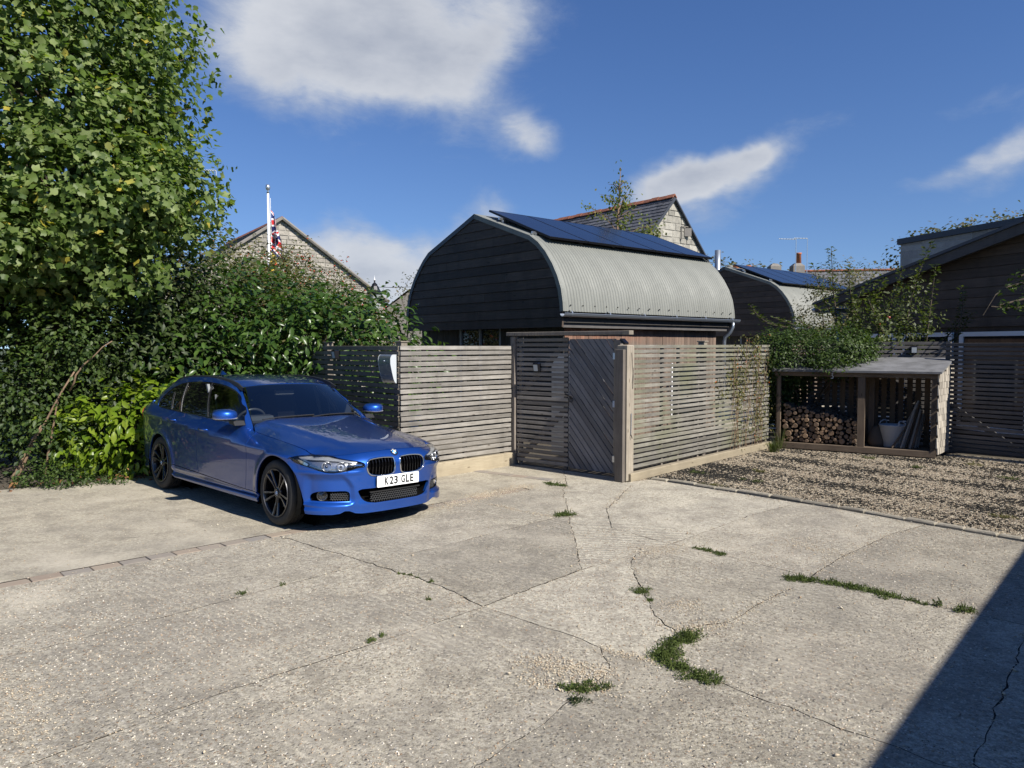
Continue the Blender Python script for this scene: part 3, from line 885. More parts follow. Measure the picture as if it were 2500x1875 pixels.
def build_gate():
    a, b = np.array([.07, 11.20]), np.array([1.40, 10.10])
    d = b - a; L = np.linalg.norm(d); ang = math.atan2(d[1], d[0])
    t = empty('garden_gate', (a[0], a[1], 0), ang)
    tag(t, 'timber gate of dark diagonal boards with horizontal slatted side panel under a lintel', 'gate')
    xs = L * .555
    me = MB().box((0, 0, 0), (xs - .02, .022, .046), bev=.0025).mesh('slat', M['slat_gate'])
    rng = random.Random(4)
    n = 26; z0, z1 = .04, 1.90
    for i in range(n):
        z = z1 - .023 - i * (z1 - z0) / n
        add('slat', me, t, (xs / 2 + .005, rng.uniform(-.002, .002), z + rng.uniform(-.002, .002)), (rng.uniform(-.05, .05), rng.uniform(-.003, .003), 0))
    for x in (.06, .17): MB().box((0, 0, 0), (.05, .045, 1.9), bev=.003).build('batten', M['post_dark'], t, loc=(x if x < .1 else xs - .07, .036, .96))
    MB().box((0, 0, 0), (xs - .02, .03, .09), bev=.003).build('rail', M['post_dark'], t, loc=(xs / 2, .03, .98))
    # brace seen through the slats
    m = MB(); lng = math.hypot(xs - .1, .86); m.box((0, 0, 0), (lng, .03, .08))
    m.build('brace', M['post_dark'], t, loc=(xs / 2, .032, 1.45), rot=(0, -math.atan2(.80, xs - .1), 0))
    m = MB(); m.box((0, 0, 0), (lng, .03, .08)); m.build('brace', M['post_dark'], t, loc=(xs / 2, .032, .50), rot=(0, -math.atan2(.80, xs - .1), 0))
    for x in (-.01, -.085): pass
    MB().box((0, 0, 0), (.075, .09, 1.93), bev=.005).build('post', M['post_dark'], t, loc=(-.045, .0, .965))
    MB().box((0, 0, 0), (.07, .10, 1.80), bev=.005).build('post', M['post_dark'], t, loc=(-.125, .03, .90))
    # door
    x0, x1, z0, z1 = xs + .012, L - .015, .05, 1.885
    th = math.radians(50); dv = (math.cos(th), -math.sin(th)); nv = (math.sin(th), math.cos(th))
    bw = .066; pitch = .0775
    corners = [(x0, z0), (x1, z0), (x1, z1), (x0, z1)]
    vals = [c[0] * nv[0] + c[1] * nv[1] for c in corners]
    s = min(vals) + .02
    while s < max(vals):
        lo, hi = s, s + bw + rng.uniform(-.003, .003)
        poly = clip_poly(corners, (nv[0] * lo + dv[0] * -5, nv[1] * lo + dv[1] * -5), (nv[0] * lo + dv[0] * 5, nv[1] * lo + dv[1] * 5))
        poly = clip_poly(poly, (nv[0] * hi + dv[0] * 5, nv[1] * hi + dv[1] * 5), (nv[0] * hi - dv[0] * 5, nv[1] * hi - dv[1] * 5)) if len(poly) > 2 else poly
        if len(poly) > 2:
            cx = sum(p[0] for p in poly) / len(poly); cz = sum(p[1] for p in poly) / len(poly)
            # local frame with x along the board so that the grain follows it
            loc2 = [((p[0] - cx) * dv[0] + (p[1] - cz) * dv[1], (p[0] - cx) * nv[0] + (p[1] - cz) * nv[1]) for p in poly]
            area = sum(loc2[i][0] * loc2[(i + 1) % len(loc2)][1] - loc2[(i + 1) % len(loc2)][0] * loc2[i][1] for i in range(len(loc2)))
            if area > 0: loc2 = loc2[::-1]
            mb = MB().prism(loc2, 'y', -.011, .011)
            mb.build('diagonal_board', M['diag'], t, loc=(cx, rng.uniform(-.002, .002), cz), rot=(0, th, 0))
        s += pitch
    for z in (.2, 1.0, 1.72): MB().box((0, 0, 0), (x1 - x0 - .02, .03, .08)).build('rail', M['post_dark'], t, loc=((x0 + x1) / 2, .034, z))
    MB().box((0, 0, 0), (.05, .03, 1.8)).build('rail', M['post_dark'], t, loc=(x1 - .03, .068, .96))
    # pale end grain strip, hinge side
    MB().box((0, 0, 0), (.018, .034, 1.84), bev=.003).build('edge_strip', M['post'], t, loc=(x1 + .008, .002, .965))
    for z in (.25, 1.0, 1.65): MB().box((0, 0, 0), (.035, .02, .09), bev=.003).build('hinge', M['alu'], t, loc=(x1 + .012, -.022, z))
    MB().box((0, 0, 0), (.085, .10, 1.87), bev=.006).build('post', M['post_dark'], t, loc=(L + .065, .0, .935))
    MB().box((0, 0, 0), (L + .33, .11, .055), bev=.006).build('lintel', M['post_dark'], t, loc=(L / 2 + .015, -.01, 1.965))
    MB().box((0, 0, 0), (.10, .115, .058), bev=.004).build('lintel_end', M['post'], t, loc=(L + .20, -.01, 1.965))
    # ring latch
    k = MB()
    pts = [(.035 * math.cos(a), 0, .035 * math.sin(a)) for a in np.linspace(0, 2 * PI, 17)]
    k.tube(pts, .005, 6); k.box((0, .012, .03), (.03, .02, .05)); k.box((-.06, .008, .06), (.10, .014, .022), M=Matrix.Rotation(.25, 3, 'Y'))
    k.build('ring_latch', M['black_metal'], t, loc=(x0 + .045, -.03, 1.03), smooth=True)
    return t
build_gate()
def pale_panel():
    t = empty('board_panel', (1.05, 11.95, 0), ga0); tag(t, 'pale board seen through the slats beside the gate', 'panel')
    MB().box((0, 0, .85), (1.0, .04, 1.62), bev=.004).build('sheet', M['pale_board'], t)
    for x in (-.4, .4): MB().box((x, .06, .8), (.05, .06, 1.6)).build('leg', M['post_dark'], t)
ga0 = math.atan2(-1.10, 1.33)
pale_panel()
# the big corner post right of the gate
def corner_post():
    t = empty('corner_post', (1.50, 9.83, 0), math.atan2(3.34, 3.0))
    tag(t, 'thick squared timber post, grey and cream, between gate and long fence', 'post')
    MB().box((0, 0, 0), (.17, .15, 1.80), bev=.012).build('shaft', M['post'], t, loc=(0, 0, .90))
    MB().box((0, 0, 0), (.06, .12, 1.74), bev=.004).build('side_batten', M['post_dark'], t, loc=(-.118, .005, .87))
    m = MB().tube([(.02, -.079, 1.70), (.035, -.082, 1.55), (.05, -.082, 1.42), (.03, -.082, 1.30), (.045, -.082, 1.22), (.06, -.08, 1.35), (.055, -.08, 1.5)], .0025, 5)
    m.build('cable', M['black_metal'], t)
    MB().tube([(.005, -.085, .62), (.005, -.092, .90)], .006, 6).build('hook_bar', M['alu'], t)
    MB().tube([(.005, -.08, .62), (.0, -.10, .60), (.01, -.10, .57)], .006, 6).build('hook', M['black_metal'], t)
corner_post()
def keypad():
    t = empty('solar_keypad', (1.475, 9.815, 1.80), math.atan2(3.34, 3.0))
    tag(t, 'small black solar light tilted on top of the corner post', 'solar light')
    Rm = Matrix.Rotation(math.radians(-48), 3, 'X')
    MB().box((0, 0, .045), (.095, .03, .10), M=Rm, bev=.006).build('housing', M['black_metal'], t)
    mb = MB()
    for i in range(3):
        for j in range(4): mb.box(Vector((0, 0, .045)) + Rm @ Vector((-.025 + i * .025, -.017, -.03 + j * .02)), (.017, .004, .013), M=Rm)
    mb.build('solar_cell', M['cell'], t)
keypad()

def wall_light(label, p, z, rz):
    t = empty('solar_wall_light', (p[0], p[1], z), rz); tag(t, label, 'light')
    MB().prism([(-.06, -.05), (.0, -.06), (.0, .06), (-.075, .06)], 'x', -.045, .045).build('housing', M['black_metal'], t)
    m = MB(); m.raw([(-.038, -.0605, -.047), (.038, -.0605, -.047), (.038, -.0765, .045), (-.038, -.0765, .045)], [(0, 1, 2, 3)])
    m.build('diffuser', M['white_plastic'], t)
    MB().box((0, -.03, .064), (.094, .09, .008)).build('solar_cell', M['cell'], t)
ga = math.atan2(10.10 - 11.20, 1.40 - .07)
wall_light('small solar light with pale lens on the slats beside the gate', (.07 + .42 * math.cos(ga) - .012 * -math.sin(ga), 11.20 + .42 * math.sin(ga) - .012 * math.cos(ga)), 1.47, ga)
fa = math.atan2(9.735 - 12.28, -1.475 + 3.84)
wall_light('small solar light high on the shaded fence above the car roof', (-1.46 - .681 * 1.55 - .02, 9.72 + .733 * 1.55 - .02), 1.66, fa)
wa = math.atan2(12.72 - 13.95, 7.42 - 4.60)
wall_light('small solar light on the dark fence above the wood store roof', (6.95, 12.905), 1.72, wa)

def letterbox():
    # on the shaded face beside the corner
    d = np.array([-.681, .733]); p = np.array(FC) + d * .20 + np.array([-.733, -.681]) * .02
    t = empty('letterbox', (p[0], p[1], 0), fa)
    tag(t, 'brushed steel letterbox with curved side profile hung near the fence corner', 'letterbox')
    zb, zt = 1.30, 1.675
    # side profile: (depth, height)
    prof = [(0, zb), (-.012, zb)]
    for k in range(7):
        a = k / 6; prof.append((-.03 - .06 * a ** .8, zb + .02 + .23 * a))
    for k in range(9):
        a = math.radians(180 * 0 + 0 + k * 90 / 8); prof.append((-.045 - .047 * math.cos(a), zt - .07 + .07 * math.sin(a)))
    prof += [(0, zt)]
    body = [p_ for p_ in prof]
    MB().prism(body[::-1], 'x', -.14, .14).build('body', M['steel_letter'], t, auto=40)
    MB().prism([(y * 1.03, z) for y, z in body][::-1], 'x', .1405, .147).build('side_panel', M['white_plastic'], t)
    MB().prism([(y * 1.03, z) for y, z in body][::-1], 'x', -.147, -.1405).build('side_panel', M['white_plastic'], t)
    MB().box((0, -.092, zt - .108), (.282, .010, .010)).build('flap_lip', M['steel_letter'], t)
    m = MB().lathe([(.0, -.006), (.011, -.006), (.012, 0)], 12, (.0, -.096, zt - .085), 'y'); m.build('lock', M['alu'], t, smooth=True)
letterbox()

# ------------------------------------------------------------------ buildings
PROF = [(4.95, 2.39), (4.93, 2.55), (4.88, 2.78), (4.78, 3.0), (4.64, 3.22), (4.46, 3.43), (4.27, 3.61), (4.08, 3.75)]
PROF_L = PROF + [(2.49, 4.35)]
PROF_R = [(.0, 2.39), (.015, 2.55), (.06, 2.78), (.15, 3.0), (.28, 3.22), (.45, 3.44), (.64, 3.62), (.86, 3.76), (2.49, 4.35)]
def outline_y(z, right=True):
    P = PROF_R if right else PROF_L
    ys = [p[0] for p in P]; zs = [p[1] for p in P]
    return float(np.interp(z, zs, ys))
def barn(loc, ang, label, length=5.15, detail=True):
    t = empty('black_barn', (loc[0], loc[1], 0), ang); tag(t, label, 'barn')
    # gable cladding, board by board
    z = 2.12; bh = .175; i = 0; rng = random.Random(9)
    while z < 4.33:
        h = bh; a, b = z, min(z + h - .006, 4.33)
        ya, yb = outline_y(max(a, 2.39)), outline_y(b); la, lb = outline_y(max(a, 2.39), False), outline_y(b, False)
        if z < 2.39: ya = yb = .0; la = lb = 4.95
        mids = []
        cut = rng.uniform(1.2, 3.8) if i % 2 else None
        def piece(y0a, y0b, y1a, y1b):
            mb = MB(); tilt = .014
            pts = [(-.03 - tilt, y0a, a), (-.03 - tilt, y1a, a), (-.03, y1b, b), (-.03, y0b, b), (.0, y0a, a), (.0, y1a, a), (.0, y1b, b), (.0, y0b, b)]
            mb.raw(pts, [(3, 2, 1, 0), (0, 1, 5, 4), (1, 2, 6, 5), (2, 3, 7, 6), (3, 0, 4, 7)])
            # local x of the wood grain = along the board: use a rotated object
            mb.v = [(p[1] - 2.5, -p[0], p[2] - a) for p in mb.v]
            mb.f = [f[::-1] for f in mb.f] if False else mb.f
            mb.build('cladding_board', M['clad'], t, loc=(0, 2.5, a), rot=(0, 0, PI / 2))
        if cut and la - ya > 2 and detail:
            piece(ya + .01, yb + .01, cut - .002, cut - .002); piece(cut + .002, cut + .002, la - .01, lb - .01)
        else: piece(ya + .01, yb + .01, la - .01, lb - .01)
        z += h; i += 1
    # solid body behind the boards
    body = [(.02, 2.2)] + [(y + .03, zz - .02) for y, zz in PROF_R[:-1]] + [(2.49, 4.31)] + [(y - .03, zz - .02) for y, zz in PROF[::-1]] + [(4.93, 2.2)]
    MB().prism(body, 'x', .0, length - .02).build('roof_core', M['clad_z'], t)
    # lower walls, set back
    me = MB().box((0, 0, 0), (.022, .098, 2.14), bev=.003).mesh('wall_board', M['clad_z'])
    y = .30
    while y < 4.75:
        if not (2.05 < y < 3.3 and detail): add('wall_board', me, t, (.24 + rng.uniform(-.003, .003), y, 1.07))
        y += .103
    MB().box((.27, 2.67, 1.3), (.03, 1.3, 1.62)).build('window', M['glass_dark'], t)
    for yy in (2.02, 2.66, 3.32): MB().box((.245, yy, 1.3), (.05, .05, 1.66)).build('window_frame', M['grey_frame'], t)
    me = MB().box((0, 0, 0), (.098, .022, 2.16), bev=.003).mesh('wall_board', M['brown_z'])
    x = .30
    while x < length - .25:
        if not (3.30 < x < 4.42 and detail): add('wall_board', me, t, (x, .25 + rng.uniform(-.003, .003), 1.08))
        else:
            add('wall_board', MB().box((0, 0, 0), (.098, .022, .74), bev=.003).mesh('wall_board', M['brown_z']), t, (x, .25, 1.79))
        x += .103
    if detail:
        MB().box((3.86, .27, .9), (1.08, .03, 1.04)).build('window', M['glass_dark'], t)
        for xx in (3.33, 4.39): MB().box((xx, .245, .9), (.035, .06, 1.08)).build('window_frame', M['white_frame'], t)
        MB().box((3.86, .245, 1.41), (1.0, .06, .03)).build('window_frame', M['grey_frame'], t)
    MB().box((length / 2, 2.5, 1.1), (length - .62, 4.3, 2.2)).build('wall_core', M['clad_z'], t)
    MB().box((length / 2 - .02, .10, 2.19), (length - .12, .06, .15)).build('fascia', M['slat_dark'], t)
    MB().box((length / 2 - .02, .19, 2.12), (length - .12, .16, .02)).build('soffit', M['clad_z'], t)
    # corrugated sheets: one object per sheet, ten corrugations each
    pitch = .0765; nc = 10; ns = int(round((length + .06) / (pitch * nc)))
    w = (length + .06) / ns; nx = nc * 8 + 1
    def resample(P, st=.09):
        out = []
        P = [np.array(p) for p in P]
        for a, b in zip(P[:-1], P[1:]):
            k = max(1, int(np.linalg.norm(b - a) / st))
            for j in range(k): out.append(a + (b - a) * j / k)
        out.append(P[-1]); return np.array(out)
    for side, PP in (('r', PROF_R), ('l', PROF_L)):
        PP = resample(PP)
        if side == 'r': PP = PP + 0
        T = np.gradient(PP, axis=0); T /= np.linalg.norm(T, axis=1)[:, None]
        N = np.c_[-T[:, 1], T[:, 0]] if side == 'r' else np.c_[T[:, 1], -T[:, 0]]
        xs = np.linspace(0, w, nx); hgt = .013 + .013 * np.cos(xs / pitch * 2 * PI * (w / (pitch * nc)) ** -1)
        m = len(PP)
        V = np.zeros((2, m, nx, 3))
        for q, off in enumerate((.012, .006)):
            V[q, :, :, 0] = xs[None]
            V[q, :, :, 1] = PP[:, 0][:, None] + N[:, 0][:, None] * (hgt[None] + off)
            V[q, :, :, 2] = PP[:, 1][:, None] + N[:, 1][:, None] * (hgt[None] + off)
        idx = np.arange(2 * m * nx).reshape(2, m, nx)
        F = []
        for q in (0, 1):
            a = idx[q, :-1, :-1].ravel(); b = idx[q, :-1, 1:].ravel(); c = idx[q, 1:, 1:].ravel(); d = idx[q, 1:, :-1].ravel()
            f = np.c_[a, b, c, d]
            if (side == 'r') == (q == 1): f = f[:, ::-1]
            F.append(f)
        for e0, e1 in ((idx[0, 0], idx[1, 0]), (idx[0, :, 0], idx[1, :, 0]), (idx[0, :, -1], idx[1, :, -1])):
            F.append(np.c_[e0[:-1], e0[1:], e1[1:], e1[:-1]])
        me = npmesh('roof_sheet', V.reshape(-1, 3), np.concatenate(F), M['sheet'], smooth=True)
        me.set_sharp_from_angle(angle=math.radians(50))
        for k in range(ns):
            add('roof_sheet', me, t, (-.03 + k * w, 0, .0015 * (k % 2)))
    # edge trim along the gable
    for PP, nm in ((PROF_R, 1), (PROF_L, -1)):
        P2 = resample(PP, .2); mb = MB()
        path = [(-.035, p[0], p[1]) for p in P2]
        vs = []; fs = []
        T = np.gradient(P2, axis=0); T /= np.linalg.norm(T, axis=1)[:, None]; N = np.c_[-T[:, 1], T[:, 0]] * nm
        for p, nn in zip(P2, N):
            for (dx, o) in ((-.055, -.05), (-.055, .036), (.03, .036), (.03, .026), (-.042, .026), (-.042, -.05)):
                vs.append((dx, p[0] + nn[0] * o, p[1] + nn[1] * o))
        for i2 in range(len(P2) - 1):
            for k in range(6):
                a_, b_ = i2 * 6 + k, i2 * 6 + (k + 1) % 6
                fs.append((a_, b_, b_ + 6, a_ + 6) if nm < 0 else (a_ + 6, b_ + 6, b_, a_))
        mb.raw(vs, fs); mb.build('verge_trim', M['sheet'] if nm > 0 else M['lead'], t)
    MB().prism([(2.20, 4.27), (2.49, 4.375), (2.78, 4.27), (2.78, 4.285), (2.49, 4.395), (2.20, 4.285)], 'x', -.05, length + .04).build('ridge_cap', M['sheet'], t)
    # bolts along the lower edge and up the sheets
    mb = MB()
    for k in range(int(length / .30)):
        mb.lathe([(0, -.052), (.012, -.05), (.014, -.04)], 6, (.12 + k * .306, .0, 2.50), 'y')
    mb.build('bolt_row', M['black_metal'], t)
    # gutter and downpipe
    gp = []
    for k in range(9):
        a = PI + PI * k / 8; gp.append((-.05 + .06 * math.cos(a), 2.35 + .055 * math.sin(a)))
    for k in range(9):
        a = 2 * PI - PI * k / 8; gp.append((-.05 + .054 * math.cos(a), 2.35 + .049 * math.sin(a)))
    MB().prism(gp, 'x', -.09, length + .14).build('gutter', M['gutter'], t, auto=40)
    MB().tube([(-.09, -.11, 2.353), (length + .14, -.11, 2.353)], .008, 6).build('gutter_lip', M['gutter'], t)
    me = MB().lathe([(.062, -.012), (.064, -.012), (.064, .012), (.062, .012)], 16, axis='x').mesh('gutter_joint', M['gutter'])
    for k in range(6): add('gutter_joint', me, t, (.1 + k * .98, -.05, 2.35))
    MB().tube([(length - .06, -.05, 2.31), (length - .06, -.05, 2.20), (length - .08, .0, 2.08), (length - .12, .10, 1.98), (length - .12, .12, 1.88), (length - .12, .12, 0)], .036, 12).build('downpipe', M['gutter'], t, smooth=True)
    # solar panels
    pl = 1.87; tilt = math.atan2(.70, 1.72)
    def panel():
        fm = MB(); W_ = .99
        for x_, y_, dx, dy in ((0, -pl / 2, W_, .02), (0, pl / 2, W_, .02), (-W_ / 2 + .01, 0, .02, pl), (W_ / 2 - .01, 0, .02, pl)): fm.box((x_, y_, 0), (dx, dy, .04))
        cm = MB().box((0, 0, .008), (W_ - .038, pl - .018, .02))
        return fm.mesh('frame', M['black_metal']), cm.mesh('cell_sheet', M['cell'])
    fm, cm = panel()
    for k in range(5):
        s = empty('solar_panel', parent=t); s.location = (.18 + .505 + k * 1.0, (.58 + 2.30) / 2, (3.74 + 4.44) / 2 + .01); s.rotation_euler = (tilt, 0, 0)
        add('frame', fm, s); add('cell_sheet', cm, s)
    mb = MB()
    for yy, zz in ((.95, 3.865), (1.9, 4.245)):
        mb.box((length / 2 + .05, yy, zz), (length - .1, .045, .045), M=Matrix.Rotation(tilt, 3, 'X'))
    for k in range(6):
        for yy, zz in ((.95, 3.84), (1.9, 4.2)): mb.box((.22 + k * 1.0, yy, zz - .03), (.05, .06, .11))
    mb.build('panel_rail', M['alu'], t)
    return t
BA = math.radians(40.5)
BE, BG = np.array([math.cos(BA), math.sin(BA)]), np.array([-math.sin(BA), math.cos(BA)])
barn((.905, 13.0), BA, 'black timber barn with curved pale corrugated roof and solar panels behind the gate')
b2 = np.array([7.0, 24.6]) - BG * 2.49
barn(tuple(b2), BA, 'second black barn with curved roof, half hidden behind the first barn and the apple shoots', length=6.2, detail=False)

def block_wall(t, P0, ex, poly, bh, bl, mat, mortar, rnd, name='stone_block', depth=.04, mind=.12):
    """coursed blocks filling a convex 2D polygon (u, z) in the vertical plane through P0 along ex; each block its own object"""
    ex = Vector(ex).normalized(); nrm = Vector((ex.y, -ex.x, 0))
    ang = math.atan2(ex.y, ex.x)
    umin, umax = min(p[0] for p in poly), max(p[0] for p in poly); zmin, zmax = min(p[1] for p in poly), max(p[1] for p in poly)
    core = MB(); core.prism([(p[0], p[1]) for p in poly][::-1], 'y', 0.0, .25)
    core.build('mortar_wall', mortar, t, loc=P0, rot=(0, 0, ang))
    z = zmin; ct = 0
    while z < zmax - .02:
        h = bh * rnd.uniform(.8, 1.2); u = umin - rnd.uniform(0, bl)
        while u < umax:
            L = bl * rnd.uniform(.55, 1.45)
            r = [(u + .008, z + .008), (u + L - .008, z + .008), (u + L - .008, z + h - .008), (u + .008, z + h - .008)]
            for i in range(len(poly)):
                if len(r) < 3: break
                r = clip_poly(r, poly[i], poly[(i + 1) % len(poly)])
            if len(r) >= 3:
                A = abs(sum(r[i][0] * r[(i + 1) % len(r)][1] - r[(i + 1) % len(r)][0] * r[i][1] for i in range(len(r)))) / 2
                if A > .004:
                    d = depth * rnd.uniform(.3, 1.0)
                    cx = sum(p[0] for p in r) / len(r); cz = sum(p[1] for p in r) / len(r); n = len(r)
                    vs = [(p[0] - cx, 0, p[1] - cz) for p in r] + [((p[0] - cx) * .9, -d, (p[1] - cz) * .9) for p in r]
                    fs = [tuple(range(n, 2 * n))] + [(i, (i + 1) % n, n + (i + 1) % n, n + i) for i in range(n)]
                    m = MB().raw(vs, fs)
                    q = Vector(P0) + ex * cx
                    m.build(name, mat, t, loc=(q.x, q.y, P0[2] + cz), rot=(0, 0, ang)); ct += 1
            u += L
        z += h
    return ct

def slates(t, A, B, up, n_rows, per, mat, name='slate_course'):
    """roof slope from eave line A-B rising by vector up; each course is one object made of its slates"""
    A, B, up = Vector(A), Vector(B), Vector(up)
    ex = (B - A); L = ex.length; ex.normalize(); nrm = ex.cross(up.normalized())
    if nrm.z < 0: nrm = -nrm
    rnd = random.Random(3)
    for r in range(n_rows):
        mb = MB(); base = up * (r / n_rows); st = up / n_rows
        x = -(per / 2 if r % 2 else 0)
        while x < L:
            a, b = max(x + .006, 0), min(x + per - .006, L)
            if b - a > .03:
                lift = .03 + rnd.uniform(0, .012)
                p = [A + base + ex * a + nrm * lift, A + base + ex * b + nrm * lift, A + base + st * 1.15 + ex * b + nrm * .005, A + base + st * 1.15 + ex * a + nrm * .005,
                     A + base + ex * a, A + base + ex * b]
                mb.raw(p, [(0, 1, 2, 3), (4, 5, 1, 0)])
            x += per
        mb.build(name, mat, t)

def stone_house():
    rnd = random.Random(21)
    gx = Vector((.80, .60, 0)).normalized(); rd = Vector((-.6, .8, 0)).normalized()
    apex = Vector((6.72, 31.5, 8.0)); hw = 3.1; slope = 1.12; Lr = 8.3
    t = empty('stone_house', (apex.x, apex.y, 0)); tag(t, 'coursed pale stone house with steep slate roof and red ridge tiles behind the barn', 'house')
    base = Vector((0, 0, 0))
    ez = 8.0 - hw * slope
    poly = [(-hw, 3.6), (hw, 3.6), (hw, ez), (0, 8.0), (-hw, ez)]
    block_wall(t, (0, 0, 0), gx, poly, .26, .52, M['stone'], M['mortar'], rnd)
    # plain rest of the house
    mb = MB()
    back = rd * Lr
    for s in (-1, 1):
        a = gx * (hw * s); b = a + back
        mb.raw([(a.x, a.y, 0), (b.x, b.y, 0), (b.x, b.y, ez), (a.x, a.y, ez)], [(0, 1, 2, 3)])
    a, b = gx * -hw, gx * hw
    mb.raw([(a.x, a.y, 0), (b.x, b.y, 0), (b.x, b.y, 3.7), (a.x, a.y, 3.7)], [(0, 1, 2, 3)])
    mb.build('side_wall', M['stone'], t)
    for s in (-1, 1):
        A = gx * ((hw + .12) * s) + Vector((0, 0, ez - .12 * slope)) - rd * .12
        up = gx * (-(hw + .12) * s) + Vector((0, 0, (hw + .12) * slope))
        slates(t, A, A + rd * (Lr + .12), up, 22, .42, M['slate'])
        mb = MB(); o = [A, A + rd * (Lr + .12), A + up + rd * (Lr + .12), A + up]
        mb.raw([tuple(p - Vector((0, 0, .02))) for p in o], [(0, 1, 2, 3)]); mb.build('roof_deck', M['slate'], t)
        # verge board
        m2 = MB(); e = A + up
        m2.tube([tuple(A - Vector((0, 0, .06))), tuple(e - Vector((0, 0, .06)))], .06, 6); m2.build('verge_board', M['lead'], t)
    k = 0.0
    me = MB().prism([(-.13, -.10), (0, .05), (.13, -.10), (.11, -.12), (0, .01), (-.11, -.12)], 'y', 0, .42).mesh('ridge_tile', M['ridge'])
    ang = math.atan2(rd.y, rd.x) - PI / 2
    while k < Lr:
        p = rd * (k - .12); add('ridge_tile', me, t, (p.x, p.y, 8.09 + .012 * math.sin(k * 9)), (0, 0, ang)); k += .44
    # flood light bracket on the gable, flue pipe beside it
    m = MB(); q = gx * .85 - rd * .10
    m.tube([(q.x - .3, q.y - .2, 6.3), (q.x - .3, q.y - .2, 6.85), (q.x + .12, q.y + .1, 6.85)], .025, 6); m.box((q.x, q.y, 6.62), (.30, .10, .34)); m.build('gable_bracket', M['render'], t)
    q = gx * 2.75 - rd * .2
    MB().tube([(q.x, q.y, 3.5), (q.x, q.y, 6.0)], .13, 12).build('flue', M['gutter'], t, smooth=True)
stone_house()

def rubble_house():
    rnd = random.Random(5)
    gx = Vector((.83, .56, 0)).normalized(); rd = Vector((-.56, .83, 0)).normalized()
    apex = Vector((-9.5, 31.0, 0)); hw = 4.6; za = 7.0; slope = .68; Lr = 9
    t = empty('rubble_stone_house', (apex.x, apex.y, 0)); tag(t, 'grey rubble stone gabled house behind the flagpole', 'house')
    ez = za - hw * slope
    block_wall(t, (0, 0, 0), gx, [(-hw, ez - .3), (hw, ez - .3), (hw, ez), (0, za), (-hw, ez)], .17, .36, M['rubble'], M['mortar'], rnd, depth=.05)
    mb = MB(); back = rd * Lr
    for s in (-1, 1):
        a = gx * (hw * s); b = a + back
        mb.raw([(a.x, a.y, 0), (b.x, b.y, 0), (b.x, b.y, ez), (a.x, a.y, ez)], [(0, 1, 2, 3)])
    a, b = gx * -hw, gx * hw
    mb.raw([(a.x, a.y, 0), (b.x, b.y, 0), (b.x, b.y, ez - .29), (a.x, a.y, ez - .29)], [(0, 1, 2, 3)])
    mb.build('side_wall', M['rubble'], t)
    for s in (-1, 1):
        A = gx * ((hw + .12) * s) + Vector((0, 0, ez - .1)) - rd * .15
        up = gx * (-(hw + .12) * s) + Vector((0, 0, (hw + .12) * slope + .06))
        slates(t, A, A + rd * (Lr + .12), up, 20, .42, M['slate'])
        m2 = MB(); e = A + up; m2.tube([tuple(A), tuple(e)], .07, 6); m2.build('verge_board', M['render'], t)
    me = MB().prism([(-.13, -.10), (0, .05), (.13, -.10), (.11, -.12), (0, .01), (-.11, -.12)], 'y', 0, .42).mesh('ridge_tile', M['ridge'])
    k = 0; ang = math.atan2(rd.y, rd.x) - PI / 2
    while k < Lr:
        p = rd * (k - .12); add('ridge_tile', me, t, (p.x, p.y, za + .08), (0, 0, ang)); k += .44
rubble_house()

